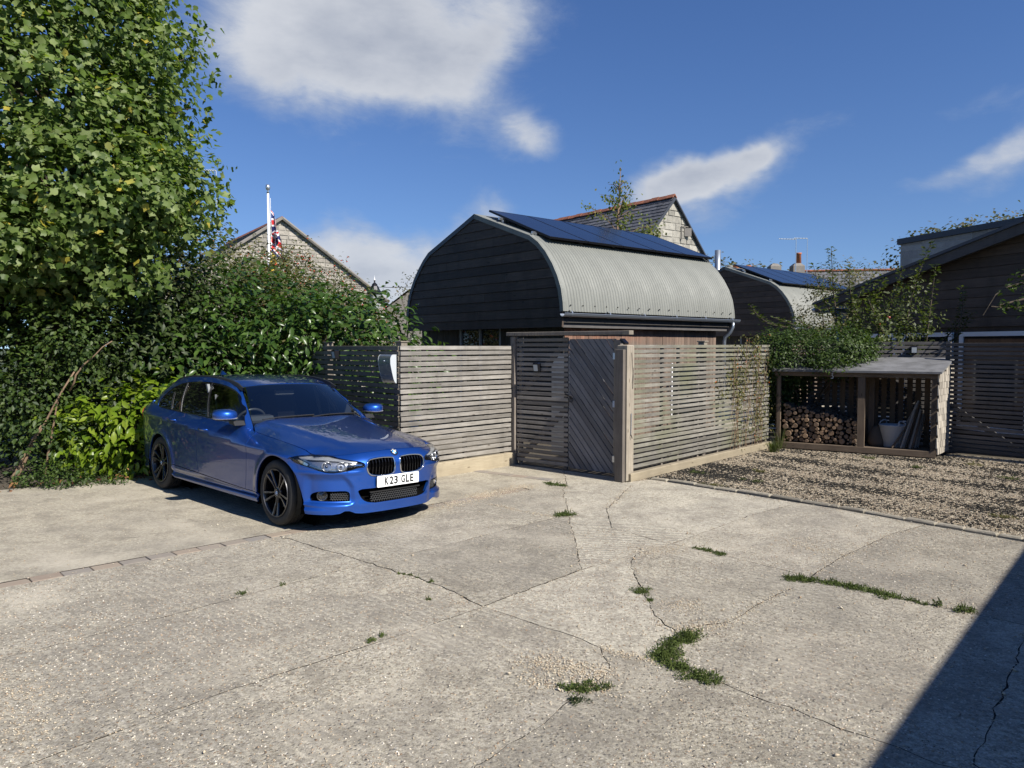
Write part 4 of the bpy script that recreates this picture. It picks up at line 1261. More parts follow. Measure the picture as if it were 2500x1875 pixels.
def right_cottage():
    # black gable at the right edge of the picture
    A = np.array([7.95, 17.4]); B = np.array([9.35, 13.6]); d = (B - A) / np.linalg.norm(B - A)
    ang = math.atan2(d[1], d[0])
    t = empty('black_cottage', (A[0], A[1], 0), ang); tag(t, 'black boarded cottage gable with white framed windows at the right edge', 'house')
    L = 8.6; ridge_x = 6.2; zl, zr = 2.92, 2.92 + 6.2 * .233
    def rz(x): return 2.92 + x * .233 if x < ridge_x else zr - (x - ridge_x) * .233
    rng = random.Random(2); z = 2.16; 
    while z < zr - .1:
        h = .19; x0 = max(0, (z + .05 - 2.92 + .0) / .233)
        if x0 < L - .3:
            mb = MB(); x1 = L
            x0b = max(0, (z + h - 2.92) / .233)
            mb.raw([(x0, -.045, z), (x1, -.045, z), (x1, -.03, z + h - .006), (x0b, -.03, z + h - .006), (x0, 0, z), (x1, 0, z), (x1, 0, z + h - .006), (x0b, 0, z + h - .006)],
                   [(0, 1, 2, 3), (0, 4, 5, 1), (3, 2, 6, 7), (0, 3, 7, 4)])
            mb.build('cladding_board', M['clad'], t)
        z += h
    MB().prism([(0, 0), (L, 0), (L, rz(L) - .03), (ridge_x, zr - .03), (0, zl - .03)], 'y', .0, .15).build('wall', M['clad'], t)
    MB().prism([(-.9, zl - .9 * .233 - .10), (ridge_x, zr - .10), (ridge_x, zr + .10), (-.9, zl - .9 * .233 + .08)], 'y', -.32, -.25).build('barge_board', M['slat_dark'], t)
    MB().prism([(-.95, zl - .95 * .233 + .08), (ridge_x, zr + .10), (ridge_x, zr + .16), (-.95, zl - .95 * .233 + .14)], 'y', -.36, 7).build('roof', M['lead'], t)
    MB().prism([(ridge_x, zr + .10), (L, rz(L) + .10), (L, rz(L) + .16), (ridge_x, zr + .16)], 'y', -.36, 7).build('roof', M['lead'], t)
    MB().box((-.1, 3.5, 1.4), (.1, 7, 2.8)).build('side_wall', M['clad'], t)
    # windows
    for x0, x1 in ((.35, 1.25), (1.42, 2.62), (2.78, 4.2), (4.4, 6.2)):
        f = empty('window', parent=t)
        for c, s in ((((x0 + x1) / 2, -.05, 2.02), (x1 - x0, .06, .085)), (((x0 + x1) / 2, -.05, .2), (x1 - x0, .06, .1)), ((x0 + .042, -.05, 1.1), (.085, .058, 1.75)), ((x1 - .042, -.05, 1.1), (.085, .058, 1.75))):
            MB().box(c, s).build('frame', M['white_frame'], f)
        MB().box(((x0 + x1) / 2, -.045, 1.1), (x1 - x0 - .16, .02, 1.72)).build('pane', M['glass_dark'], f)
    MB().tube([(-.35, -.12, 2.62), (-.35, -.12, 0)], .04, 10).build('downpipe', M['gutter'], t, smooth=True)
    MB().tube([(-.95, -.30, 2.66), (-.95, 6, 2.66)], .06, 10).build('gutter', M['gutter'], t, smooth=True)
    # pale block wall and dark coping of the taller wing behind
    t2 = empty('block_wing', (12.0, 23.2, 0)); tag(t2, 'pale block built wing with flat dark coping behind the black cottage', 'building')
    ex = (.62, -.78, 0); e = Vector(ex).normalized()
    block_wall(t2, (0, 0, 0), ex, [(0, 1.5), (6, 1.5), (6, 5.35), (0, 4.92)], .225, .46, M['stone_b'], M['mortar'], random.Random(8), depth=.012)
    c = MB().raw([(0 + e.x * a + e.y * b * 1, e.y * a - e.x * b, z) for a, z0_ in ((-.08, 4.92), (6.1, 5.36)) for b in (.08, -3.0) for z in (z0_, z0_ + .17)],
                 [(0, 1, 5, 4), (2, 6, 7, 3), (1, 3, 7, 5), (0, 4, 6, 2), (0, 2, 3, 1), (4, 5, 7, 6)])
    c.build('coping', M['lead'], t2)
    m = MB().raw([(0, 0, 0), (-e.y * 3 * -1, e.x * 3 * 1, 0), (-e.y * 3 * -1, e.x * 3, 4.9), (0, 0, 4.9)], [(0, 1, 2, 3)])
    m.v = [(0, 0, 0), (-e.y * 3, e.x * 3, 0), (-e.y * 3, e.x * 3, 4.92), (0, 0, 4.92)]; m.build('side_wall', M['stone_b'], t2)
right_cottage()

def far_terrace():
    # slate roof with chimneys behind the apple shoots
    t = empty('far_terrace', (20.5, 50, 0)); tag(t, 'far slate roofed terrace with red ridge and two rendered chimneys beyond the second barn', 'house')
    ex = Vector((.985, -.17, 0)).normalized(); L = 11
    A = -ex * .5 + Vector((0, 0, 3.45)); up = Vector((.17 * 3, .985 * 3, 3.6))
    slates(t, A, A + ex * L, up, 14, .45, M['slate'])
    MB().box((L / 2, .4, 2.0), (L, .5, 4.0), rz=0).build('wall', M['render'], t, rot=(0, 0, math.atan2(ex.y, ex.x)))
    me = MB().box((0, 0, 0), (.43, .22, .14), bev=.03).mesh('ridge_tile', M['ridge'])
    for k in range(24):
        p = A + up + ex * (k * .46 + .2); add('ridge_tile', me, t, (p.x, p.y, p.z + .06), (0, 0, math.atan2(ex.y, ex.x)))
    for x, w, h, pot in ((-1.9, .75, .35, False), (-.35, .8, .35, True)):
        p = A + up * 1.0 + ex * x
        c = MB().box((0, 0, 0), (w, .8, h * 2 + 3), bev=.2)
        o = c.build('chimney', M['render'], t, loc=(p.x, p.y, p.z - 1.25))
        if pot: MB().lathe([(.0, 0), (.19, 0), (.165, .72), (.20, .74), (.20, .84), (.14, .84), (.14, .3)], 14).build('chimney_pot', M['terracotta'], o, smooth=True, loc=(.1, 0, h + 1.40))
    # lower house whose pots show above the second barn
    t3 = empty('brick_chimney', (12.4, 41, 0)); tag(t3, 'cluster of terracotta chimney pots above the second barn', 'chimney')
    MB().box((0, 0, 2.7), (1.4, .6, 5.5), bev=.02).build('stack', M['render'], t3)
    for k in range(4): MB().lathe([(0, 0), (.15, 0), (.13, .62), (.16, .66), (.16, .74), (.1, .74)], 12).build('chimney_pot', M['terracotta'] if k else M['stone_b'], t3, smooth=True, loc=(-.5 + k * .34, 0, 5.45))
far_terrace()

def aerial(label, x, y, z0, z1, arm, side, n=9, rz=0):
    t = empty('tv_aerial', (x, y, z0), rz); tag(t, label, 'aerial')
    MB().tube([(0, 0, -1.2), (0, 0, z1 - z0)], .028, 6).build('mast', M['alu'], t)
    m = MB(); h = z1 - z0
    m.tube([(0, 0, h), (arm * side, 0, h + .03)], .025, 6)
    for k in range(n):
        xx = arm * side * (k + .5) / n; m.tube([(xx, -.14, h + .03), (xx, .14, h + .03)], .012, 4)
    m.build('boom', M['white_plastic'], t)
aerial('tall tv aerial beside the tulip tree', G(537, 1000)[0] * 0 + -12.15, 31, 7.6, 8.98, .88, -1)
aerial('left tv aerial mast above the chimneys', 18.9, 50, 6.0, 8.9, 1.15, -1, 6)
aerial('right tv aerial mast above the chimneys', 19.65, 50, 6.0, 8.95, .9, -1, 4)

def flag():
    t = empty('flagpole', (-7.12, 22, 0)); tag(t, 'white flagpole with chrome ball before the rubble stone gable', 'flagpole')
    MB().tube([(0, 0, 0), (0, 0, 4), (0, 0, 6.25)], [.045, .038, .032], 12).build('pole', principled('white_pole', (.8, .8, .8), .3), t, smooth=True)
    MB().lathe([(0, 6.25), (.045, 6.25), (.02, 6.30), (.05, 6.35), (.075, 6.42), (.05, 6.49), (0, 6.5)], 14).build('finial', M['alu'], t, smooth=True)
    MB().tube([(.075, -.03, 1.2), (.078, -.03, 6.1)], .008, 5).build('halyard', M['white_frame'], t)
    # the drooping union flag; its print is a flat pattern, so it is made in the material
    def uj(tn):
        uv = tn.add('ShaderNodeUVMap').outputs[0]; sp = tn.add('ShaderNodeSeparateXYZ'); tn.l.new(uv, sp.inputs[0])
        u = tn.math('SUBTRACT', tn.math('MULTIPLY', sp.outputs[0], 2), 1.0); v = tn.math('SUBTRACT', sp.outputs[1], .5)
        au, av = tn.math('ABSOLUTE', u), tn.math('ABSOLUTE', v)
        d1 = tn.math('ABSOLUTE', tn.math('SUBTRACT', av, tn.math('MULTIPLY', au, .5)))
        white = tn.math('MAXIMUM', tn.math('LESS_THAN', d1, .10), tn.math('MAXIMUM', tn.math('LESS_THAN', au, .17), tn.math('LESS_THAN', av, .17)))
        redc = tn.math('MAXIMUM', tn.math('LESS_THAN', au, .10), tn.math('LESS_THAN', av, .10))
        redd = tn.math('LESS_THAN', d1, .035)
        red = tn.math('MAXIMUM', redc, tn.math('MULTIPLY', redd, tn.math('GREATER_THAN', av, .17)))
        c = tn.mix(white, (.01, .018, .11), (.72, .70, .70)); c = tn.mix(red, c, (.55, .02, .025))
        return {'Base Color': c}
    mu = principled('union_flag_cloth', rough=.8, fn=uj)
    def drape(name, label, w, h, ztop, mat, spread, twist):
        nu, nv = 40, 26; V = []; UV = []
        for j in range(nv):
            for i in range(nu):
                u = i / (nu - 1); v = j / (nv - 1)
                dist = u * w
                dx = spread * (math.sin(u * 7.5) * .5 + u * .55) * (.35 + .65 * (v ** .7)) * w * .28
                dy = .12 * math.sin(u * 15 + v * 2) * (.3 + v) * w * .5 + twist * u
                fall = math.sqrt(max(dist ** 2 - dx ** 2 - dy ** 2, 0)) * .80
                V.append((.09 + dx, dy - .04, ztop - v * h * .72 - fall * (.55 + .25 * v) )); UV.append((u, 1 - v))
        F = [(j * nu + i, j * nu + i + 1, (j + 1) * nu + i + 1, (j + 1) * nu + i) for j in range(nv - 1) for i in range(nu - 1)]
        me = npmesh(name, np.array(V), np.array(F), mat, smooth=True)
        ul = me.uv_layers.new(name='UVMap')
        li = np.zeros(len(me.loops), dtype=np.int32); me.loops.foreach_get('vertex_index', li)
        ul.data.foreach_set('uv', np.array(UV)[li].ravel())
        o = add(name, me, None, (-7.12, 22, 0)); tag(o, label, 'flag'); return o
    drape('union_flag', 'union flag hanging limp from the white flagpole', 1.35, .95, 5.75, mu, .85, .25)
    yel = principled('yellow_white_cloth', rough=.8, fn=lambda t_: {'Base Color': t_.mix(t_.math('GREATER_THAN', t_.noise(t_.map(t_.obj(), sc=(2.2, 2.2, 1.6)), 1.0, 1), .52), (.62, .45, .06), (.74, .72, .66))})
    drape('yellow_flag', 'yellow and white flag hanging under the union flag', 1.0, .6, 4.55, yel, 1.2, -.1)
flag()

def lamp():
    t = empty('street_lamp', (-4.95, 27, 0)); tag(t, 'old street lantern with black pointed cap showing over the laurel', 'street lamp')
    MB().tube([(0, 0, 0), (0, 0, 3.1)], .06, 10).build('post', M['black_metal'], t)
    MB().lathe([(.14, 3.1), (.16, 3.14), (.26, 3.62), (.27, 3.66)], 8).build('lantern_glass', principled('lantern_glass', (.32, .34, .34), .2), t)
    MB().lathe([(.30, 3.66), (.31, 3.70), (.20, 3.80), (.13, 3.95), (.10, 3.98), (.10, 4.02), (.04, 4.07), (.02, 4.10), (.035, 4.14), (0, 4.22)], 8).build('cap', M['black_metal'], t)
    MB().lathe([(.0, 4.16), (.03, 4.18), (.015, 4.22), (.0, 4.34)], 8).build('finial', M['white_frame'], t)
    t2 = empty('distant_cottage', (-4.9, 36, 0)); tag(t2, 'distant cottage roof and small red chimney pot behind the street lantern', 'house')
    MB().prism([(-1.7, 0), (1.7, 0), (1.7, 3.2), (0, 4.45), (-1.7, 3.2)], 'y', 0, 6).build('wall', M['render'], t2)
    m = MB(); m.raw([(-1.9, -.1, 3.1), (0, -.1, 4.55), (0, 6.1, 4.55), (-1.9, 6.1, 3.1), (1.9, -.1, 3.1), (1.9, 6.1, 3.1)], [(0, 1, 2, 3), (1, 4, 5, 2)]); m.build('roof', M['slate'], t2)
    MB().box((1.15, 1, 3.9), (.45, .45, .9)).build('chimney', M['rubble'], t2)
    MB().lathe([(0, 4.3), (.15, 4.3), (.13, 4.62), (.16, 4.64), (.16, 4.7), (0, 4.7)], 12, c=(1.15, 1, 0)).build('chimney_pot', M['terracotta'], t2)
lamp()
# telephone wire
MBw = MB().tube([(-8, 29, 4.15), (-4.5, 28.5, 4.02), (-1, 28, 4.1)], .012, 4)
o = MBw.build('telephone_wire', M['black_metal']); tag(o, 'thin dark wire crossing the sky beside the barn roof', 'wire')

# neighbour building just out of the picture on the right: its eave casts the long shadow on the yard
def neighbour():
    e = np.array([.66, .75]); e = e / np.linalg.norm(e)
    p = np.array([3.54, .95]) - e * 3.4; ang = math.atan2(e[1], e[0])
    t = empty('neighbour_garage', (p[0], p[1], 0), ang); tag(t, 'dark boarded outbuilding whose eave shades the lower right of the yard', 'outbuilding')
    L = 11.5
    MB().box((L / 2, -1.9, 1.2), (L, 3.3, 2.4)).build('wall', M['clad'], t)
    MB().prism([(-.0, 2.5), (-.0, 2.42), (-3.6, 2.42), (-1.8, 3.1)], 'x', -.1, L + .1).build('roof', M['slate'], t)
neighbour()

# ------------------------------------------------------------------ wood store
def wood_store():
    A = np.array([4.64, 13.06]); B = np.array([6.72, 11.76]); d = (B - A) / np.linalg.norm(B - A); L = np.linalg.norm(B - A); ang = math.atan2(d[1], d[0])
    t = empty('wood_store', (A[0], A[1], 0), ang); tag(t, 'open fronted timber log store with felt roof and shingled end', 'wood store')
    D = .92; hf, hb = 1.36, 1.57
    def post(x, y, h, w=.07, dpt=.07, nm='post'): MB().box((0, 0, 0), (w, dpt, h), bev=.004).build(nm, M['beam_z'], t, loc=(x, y, h / 2))
    post(.035, .035, hf); post(L * .555, .04, hf, .11, .07); post(L - .04, .035, hf, .075, .07)
    post(.035, D - .03, hb - .03); post(L - .04, D - .03, hb - .03); post(L * .60, D * .5, hf + .05, .09, .07)
    for y, z in ((.03, hf - .05),): MB().box((0, 0, 0), (L + .06, .07, .075), bev=.004).build('front_beam', M['beam'], t, loc=(L / 2, y, z))
    MB().box((0, 0, 0), (L + .02, .05, .20), bev=.004).build('back_beam', M['beam'], t, loc=(L / 2, D - .03, hb - .18))
    MB().box((0, 0, 0), (L, .075, .10), bev=.004).build('floor_beam', M['beam'], t, loc=(L / 2, .035, .06))
    MB().box((0, 0, 0), (L - .1, D - .1, .05)).build('floor', M['beam'], t, loc=(L / 2, D / 2, .08))
    me = MB().box((0, 0, 0), (.085, .02, 1.38), bev=.003).mesh('back_board', M['store_board'])
    x = .16; rng = random.Random(3)
    while x < L - .08:
        add('back_board', me, t, (x + rng.uniform(-.006, .006), D - .02, .78)); x += .132
    MB().prism([(0, .1), (D, .1), (D, hb - .04), (0, hf - .02)], 'x', .0, .02).build('end_panel', M['beam'], t)
    MB().prism([(.04, .1), (D, .1), (D, hb - .04), (.04, hf - .02)], 'x', -.02, -.002).build('end_panel', M['beam'], t, loc=(L - .004, 0, 0), rot=(0, 0, -.168))
    mb = MB(); q = [(-.06, -.09, hf), (L + .06, -.09, hf), (L + .20, D + .05, hb), (-.06, D + .05, hb)]
    mb.raw([(x_, y_, z_ - .012) for x_, y_, z_ in q] + [(x_, y_, z_ + .022) for x_, y_, z_ in q], [(3, 2, 1, 0), (4, 5, 6, 7), (0, 1, 5, 4), (1, 2, 6, 5), (2, 3, 7, 6), (3, 0, 4, 7)]); mb.build('felt_roof', M['felt'], t)
    # shingles on the right end, each its own piece
    me = MB().raw([(-.055, -.0, 0), (.055, 0, 0), (.055, 0, -.16), (-.055, 0, -.16), (-.055, -.012, -.0), (.055, -.012, 0), (.055, -.022, -.16), (-.055, -.022, -.16)],
                  [(4, 7, 6, 5), (0, 4, 5, 1), (2, 6, 7, 3), (1, 5, 6, 2), (0, 3, 7, 4)]).mesh('shingle', M['shingle'])
    r = 0; z = .22
    while z < hb + .02:
        y = .03 - (.05 if r % 2 else 0)
        while y < D + .03:
            top = hf + (hb - hf) * max(0, min(1, y / D)) - .0
            if z <= top + .02: add('shingle', me, t, (L + .006 + .17 * (y + .055), y + .055, z), (rng.uniform(-.02, .02), rng.uniform(-.03, .03), PI / 2 - .168 + rng.uniform(-.02, .02)), (rng.uniform(.86, 1.02), 1, 1))
            y += .112
        z += .105; r += 1
    # metal hook/figure hanging in the middle of the left bay
    W = MB().tube([(.0, 0, .05), (.03, 0, .045), (.012, 0, .02), (.035, 0, .0), (.03, 0, -.035), (.0, 0, -.03)], .005, 5)
    o = W.build('bent_wire', M['white_frame'], loc=tuple(np.append(A + d * (L * .365) - np.array([-d[1], d[0]]) * .06, 1.28)), rot=(0, 0, ang)); tag(o, 'bent white wire hanging from the front of the log store', 'wire')
    # logs
    me_e = MB(); 
    mb = MB().lathe([(0, -.16), (.93, -.16), (1.0, -.15), (1.0, .15), (.93, .16), (0, .16)], 9, axis='y')
    lg = mb.mesh('log', M['log_bark']); lg.materials.append(M['log_end'])
    mi = np.zeros(len(lg.polygons), dtype=np.int32)
    for i, p in enumerate(lg.polygons):
        if abs(p.normal.y) > .6: mi[i] = 1
    lg.polygons.foreach_set('material_index', mi)
    placed = []; rr = random.Random(12)
    def top(x): return .80 - (x - .1) * (.80 - .52) / (L * .555 - .15) + .025 * math.sin(x * 17)
    tries = 0; n = 0
    cand = []
    for r0 in (.052, .040, .031, .024, .018):
        for _ in range({.052: 14, .040: 120, .031: 900, .024: 5200, .018: 9000}[r0]):
            r1 = r0 * rr.uniform(.88, 1.12)
            x = rr.uniform(.09 + r1, L * .555 - .06 - r1); z = rr.uniform(.115 + r1, .115 + max(top(x) - .115 - r1, .05))
            if all((x - a) ** 2 + (z - b) ** 2 > (r1 + c) ** 2 * .985 for a, b, c in placed): placed.append((x, z, r1))
    nrm = np.array([-d[1], d[0]])
    placed.sort(key=lambda q: -q[2])
    for i, (x, z, r1) in enumerate(placed[:300]):
        p = A + d * x + nrm * (.24 + rr.uniform(-.03, .05))
        o = add('log', lg, None, (p[0], p[1], z), (rr.uniform(-.06, .06), rr.uniform(0, 6), ang + rr.uniform(-.08, .08)), (r1, 1, r1))
        tag(o, 'sawn round log among the stacked firewood in the left bay of the store', 'log', 'logs stacked in the wood store')
    back = MB()
    back.prism([(.1, .11), (L * .55, .11), (L * .55, top(L * .55) - .05), (.1, top(.1) - .05)], 'y', .36, .42)
    for k in range(60):
        x = rr.uniform(.12, L * .53); p0 = (x, rr.uniform(.3, .4), top(x) - .02 + rr.uniform(-.03, .02)); back.tube([p0, (x + rr.uniform(-.1, .1), rr.uniform(.55, .8), p0[2] + rr.uniform(-.02, .05))], rr.uniform(.02, .035), 7)
    for x, z, r1 in placed[300:]: back.tube([(x, .12, z), (x, .4, z)], r1, 6)
    o = back.build('firewood_heap', M['log_bark'], loc=(A[0], A[1], 0), rot=(0, 0, ang)); tag(o, 'small sticks and split wood heaped behind the log ends', 'firewood', kind='stuff')
    # rubber tub
    p = A + d * (L * .735) + nrm * .38
    tb = empty('rubber_tub', (p[0], p[1], .106), ang); tag(tb, 'pale grey flexible tub with two loop handles inside the store', 'tub')
    MB().lathe([(0, 0), (.135, 0), (.15, .012), (.205, .35), (.215, .36), (.215, .372), (.20, .372), (.192, .35), (.14, .02), (0, .015)], 28).build('body', M['tub'], tb, smooth=True)
    for s in (-1, 1):
        path = [(-.075 + .0, s * .20, .36), (-.065, s * .185, .41), (-.03, s * .165, .435), (.03, s * .165, .435), (.065, s * .185, .41), (.075, s * .20, .36)]
        MB().tube(path, .011, 8).build('handle', M['tub'], tb, smooth=True, rot=(0, 0, .9))
    # stakes leaning against the right post
    for k in range(12):
        x0 = L * .80 + k * .033 * (L / 2.48) ; x1 = L - .14 - (11 - k) * .006
        ln = [.62, .8, .86, .9, .94, .98, .9, .85, .8, .78, .7, .66][k]
        y0 = .10 + (k % 4) * .08
        b0 = Vector((x0 - .14, y0, .12)); tp = Vector((x1 - .10 + (k - 6) * .008, y0 + .28, .12 + ln * .78))
        dv = (tp - b0); Ls = dv.length; q = dv.to_track_quat('X', 'Z')
        o = MB().box((0, 0, 0), (Ls, .03, .018), bev=.002).build('stake', M['slat_gate'] if k % 3 else M['beam'])
        o.matrix_world = Matrix.Translation(Vector((A[0], A[1], 0))) @ Matrix.Rotation(ang, 4, 'Z') @ Matrix.Translation((b0 + tp) / 2) @ q.to_matrix().to_4x4()
        tag(o, 'thin wooden stake leaning in the right bay of the store beside the tub', 'stake', 'stakes leaning in the wood store')
    # sack behind the middle post
    m = MB().lathe([(0, 0), (.13, .0), (.15, .08), (.12, .2), (.07, .30), (.03, .34), (0, .35)], 12, sx=1, sy=.8)
    m.v = [(x * (1 + .12 * math.sin(7 * z + 5 * x)), y * (1 + .1 * math.cos(9 * z)), z) for x, y, z in m.v]
    p = A + d * (L * .64) + nrm * .34
    o = m.build('sack', M['log_bark'], smooth=True, loc=(p[0], p[1], .106)); tag(o, 'small dark sack slumped behind the middle post of the store', 'sack')
wood_store()

# slatted gate at the right edge and the fence post beside it
def side_gate():
    A = np.array([7.20, 12.42]); B = np.array([8.02, 11.42]); d = B - A; L = np.linalg.norm(d); ang = math.atan2(d[1], d[0])
    t = empty('slatted_gate', (A[0], A[1], 0), ang); tag(t, 'dark slatted gate with open gaps between the log store and the frame edge', 'gate')
    n = 25; me = MB().box((0, 0, 0), (L - .04, .022, .050), bev=.003).mesh('slat', M['slat_dark']); rng = random.Random(6)
    for i in range(n): add('slat', me, t, (L / 2, 0, 1.81 - i * .0715 + rng.uniform(-.002, .002)), (rng.uniform(-.05, .05), rng.uniform(-.003, .003), 0))
    for x in (.05, L - .06): MB().box((0, 0, 0), (.07, .045, 1.84), bev=.003).build('stile', M['slat_dark'], t, loc=(x, .035, .94))
    MB().box((0, 0, 0), (math.hypot(L - .2, .75), .03, .08)).build('brace', M['slat_dark'], t, loc=(L / 2, .03, .45), rot=(0, math.atan2(.72, L - .2), 0))
    k = MB().box((L - .10, -.02, 1.22), (.09, .02, .035)); k.tube([(L - .15, -.03, 1.2), (L - .12, -.05, 1.23), (L - .06, -.045, 1.22)], .008, 6); k.build('latch', M['black_metal'], t)
    MB().box((0, 0, 0), (.10, .10, 1.95), bev=.005).build('post', M['slat_dark'], t, loc=(L + .06, .0, .975))
    # panel beyond, running out of the picture
    fence('dark slatted fence leaving the picture right of the slatted gate', (8.10, 11.30), (10.3, 8.7), .03, 1.86, 25, .050, M['slat_dark'], backs=(.5, 1.4), postmat=M['slat_dark'])
side_gate()
# things in the cottage garden seen between the slats
def garden_bits():
    t = empty('garden_bench', (9.0, 14.6, 0), -1.0); tag(t, 'pale garden bench glimpsed through the gaps of the slatted gate', 'bench')
    MB().box((0, 0, .45), (1.5, .45, .04)).build('seat', M['white_frame'], t)
    for x in (-.65, .65):
        MB().box((x, -.18, .22), (.06, .06, .44)).build('leg', M['white_frame'], t); MB().box((x, .18, .42), (.06, .06, .84)).build('leg', M['white_frame'], t)
    MB().box((0, .2, .75), (1.5, .03, .12)).build('backrest', M['terracotta'], t)
garden_bits()

# ------------------------------------------------------------------ vegetation
def leaf_mat(name, c1, c2, c3, rough=.45, trans=.35, yellow=None, spec=.3):
    m = bpy.data.materials.new(name); m.use_nodes = True
    t = NT(m.node_tree); b = m.node_tree.nodes['Principled BSDF']; out = m.node_tree.nodes['Material Output']
    r = t.math('FRACT', t.math('ADD', t.island(), t.orand()))
    stops = [(0, c1), (.5, c2), (.97, c3)]
    if yellow: stops.append((.992, yellow))
    col = t.ramp(r, stops)
    col = t.mix(t.range(t.noise(t.pos(), 1.6, 3), .35, .7, 0, .4), col, tuple(k * .55 for k in c1))
    b.inputs['Roughness'].default_value = rough
    b.inputs['Specular IOR Level'].default_value = spec
    t.l.new(col, b.inputs['Base Color'])
    tr = t.add('ShaderNodeBsdfTranslucent')
    tc = t.mix(1.0, col, (1.5, 1.75, .45), 'MULTIPLY'); t.l.new(tc, tr.inputs[0])
    ms = t.add('ShaderNodeMixShader'); ms.inputs[0].default_value = trans
    t.l.new(b.outputs[0], ms.inputs[1]); t.l.new(tr.outputs[0], ms.inputs[2]); t.l.new(ms.outputs[0], out.inputs[0])
    return m
L_TUL = leaf_mat('tulip_leaf', (.055, .095, .017), (.11, .162, .034), (.23, .28, .105), .5, .36, (.40, .33, .05))
L_LAU = leaf_mat('laurel_leaf', (.022, .052, .010), (.045, .088, .016), (.075, .125, .026), .30, .25, spec=.3)
L_LIME = leaf_mat('bright_laurel_leaf', (.085, .15, .010), (.15, .22, .016), (.22, .28, .032), .34, .36)
L_MIX = leaf_mat('shrub_leaf', (.05, .062, .018), (.085, .095, .03), (.14, .13, .05), .6, .3, (.24, .10, .04))
L_DARK = leaf_mat('dark_shrub_leaf', (.020, .034, .010), (.038, .058, .016), (.06, .082, .026), .5, .25)
L_IVY = leaf_mat('ivy_leaf', (.022, .045, .009), (.045, .078, .015), (.085, .125, .028), .5, .3)
L_APPLE = leaf_mat('apple_leaf', (.045, .065, .018), (.08, .10, .032), (.13, .145, .055), .5, .3)
L_BIRCH = leaf_mat('birch_leaf', (.07, .10, .02), (.11, .14, .03), (.20, .18, .04), .55, .35)
L_FAR = leaf_mat('far_leaf', (.06, .068, .024), (.10, .095, .038), (.17, .13, .06), .6, .3)
L_JAS = leaf_mat('climber_leaf', (.075, .08, .022), (.115, .115, .038), (.17, .13, .045), .55, .3)
L_MOSS = leaf_mat('moss', (.04, .062, .012), (.065, .09, .018), (.095, .125, .028), .8, .12)
# leaf outlines in their own plane: x across, y from stalk to tip, z bend
def fan(outline, fold=.25, droop=.15):
    o = np.array([(x, y, fold * abs(x) - droop * y * y) for x, y in outline], float)
    c = np.array([[0, np.mean([p[1] for p in outline]), -droop * .25]])
    V = np.concatenate([c, o]); n = len(outline)
    return V, np.array([[0, i + 1, (i + 1) % n + 1] for i in range(n)])
TULIP = fan([(0, 0), (.30, .04), (.52, .30), (.36, .46), (.46, .86), (.12, .74), (0, .70), (-.12, .74), (-.46, .86), (-.36, .46), (-.52, .30), (-.30, .04)], .30, .18)
LAUREL = (np.array([(0, 0, 0), (.17, .28, .05), (.20, .60, .05), (0, 1.0, -.16), (-.20, .60, .05), (-.17, .28, .05), (0, .30, 0), (0, .62, -.03)], float),
          np.array([[0, 1, 6], [1, 2, 7], [1, 7, 6], [2, 3, 7], [0, 6, 5], [6, 7, 5], [5, 7, 4], [7, 3, 4]]))
OVAL = (np.array([(0, 0, 0), (.30, .45, .08), (0, 1, -.08), (-.30, .45, .08)], float), np.array([[0, 1, 2], [0, 2, 3]]))
SMALL = (np.array([(0, 0, 0), (.36, .5, .10), (0, 1, 0), (-.36, .5, .10)], float), np.array([[0, 1, 2], [0, 2, 3]]))
def frames(nrm, tip, rng, jitter=.35):
    """rotation matrices with z along the blade normal and y along the tip"""
    n = nrm + rng.normal(0, jitter, nrm.shape); n /= np.linalg.norm(n, axis=1)[:, None]
    t = tip + rng.normal(0, jitter, tip.shape); t -= n * (n * t).sum(1)[:, None]; t /= np.linalg.norm(t, axis=1)[:, None] + 1e-9
    x = np.cross(t, n)
    return np.stack([x, t, n], -1)
def leaves_mesh(name, P, R, S, tmpl, mat):
    V, F = tmpl; n = len(P); k = len(V)
    W = np.einsum('nij,kj->nki', R, V) * S[:, None, None] + P[:, None, :]
    FF = (F[None] + (np.arange(n) * k)[:, None, None]).reshape(-1, F.shape[1])
    return npmesh(name, W.reshape(-1, 3), FF, mat)
def sph(rng, n):
    v = rng.normal(0, 1, (n, 3)); return v / np.linalg.norm(v, axis=1)[:, None]
def blob_points(rng, blobs, n_cl, per, spread, rough=.16, inner=.25, zmin=.03, cull=True):
    """clumps of leaf positions over the surface of a union of ellipsoids; returns positions and outward directions"""
    area = np.array([r[0] * r[1] + r[1] * r[2] + r[0] * r[2] for c, r in blobs]); w = area / area.sum()
    P, N = [], []
    for (c, r), wk in zip(blobs, w):
        m = max(4, int(n_cl * wk * 1.0)); d = sph(rng, m); c = np.array(c); r = np.array(r)
        rad = 1 + rough * (np.sin(d[:, 0] * 5.1 + c[0]) * np.cos(d[:, 2] * 6.3 + c[1]) + .6 * np.sin(d[:, 1] * 11 + d[:, 2] * 9)) + rng.normal(0, rough * .45, m)
        rad = np.where(rng.random(m) < inner, rad * rng.uniform(.45, .9, m), rad)
        Q = c + d * r * rad[:, None]
        if cull:
            inside = np.zeros(m, bool)
            for c2, r2 in blobs:
                if tuple(c2) == tuple(c): continue
                inside |= (((Q - np.array(c2)) / (np.array(r2) * .8)) ** 2).sum(1) < 1
            keep = ~inside; Q, d = Q[keep], d[keep]
        nn = d / r; nn /= np.linalg.norm(nn, axis=1)[:, None]
        k = rng.poisson(per, len(Q)).clip(1)
        P.append(np.repeat(Q, k, 0) + rng.normal(0, spread, (k.sum(), 3))); N.append(np.repeat(nn, k, 0))
    P, N = np.concatenate(P), np.concatenate(N)
    keep = P[:, 2] > zmin
    return P[keep], N[keep]
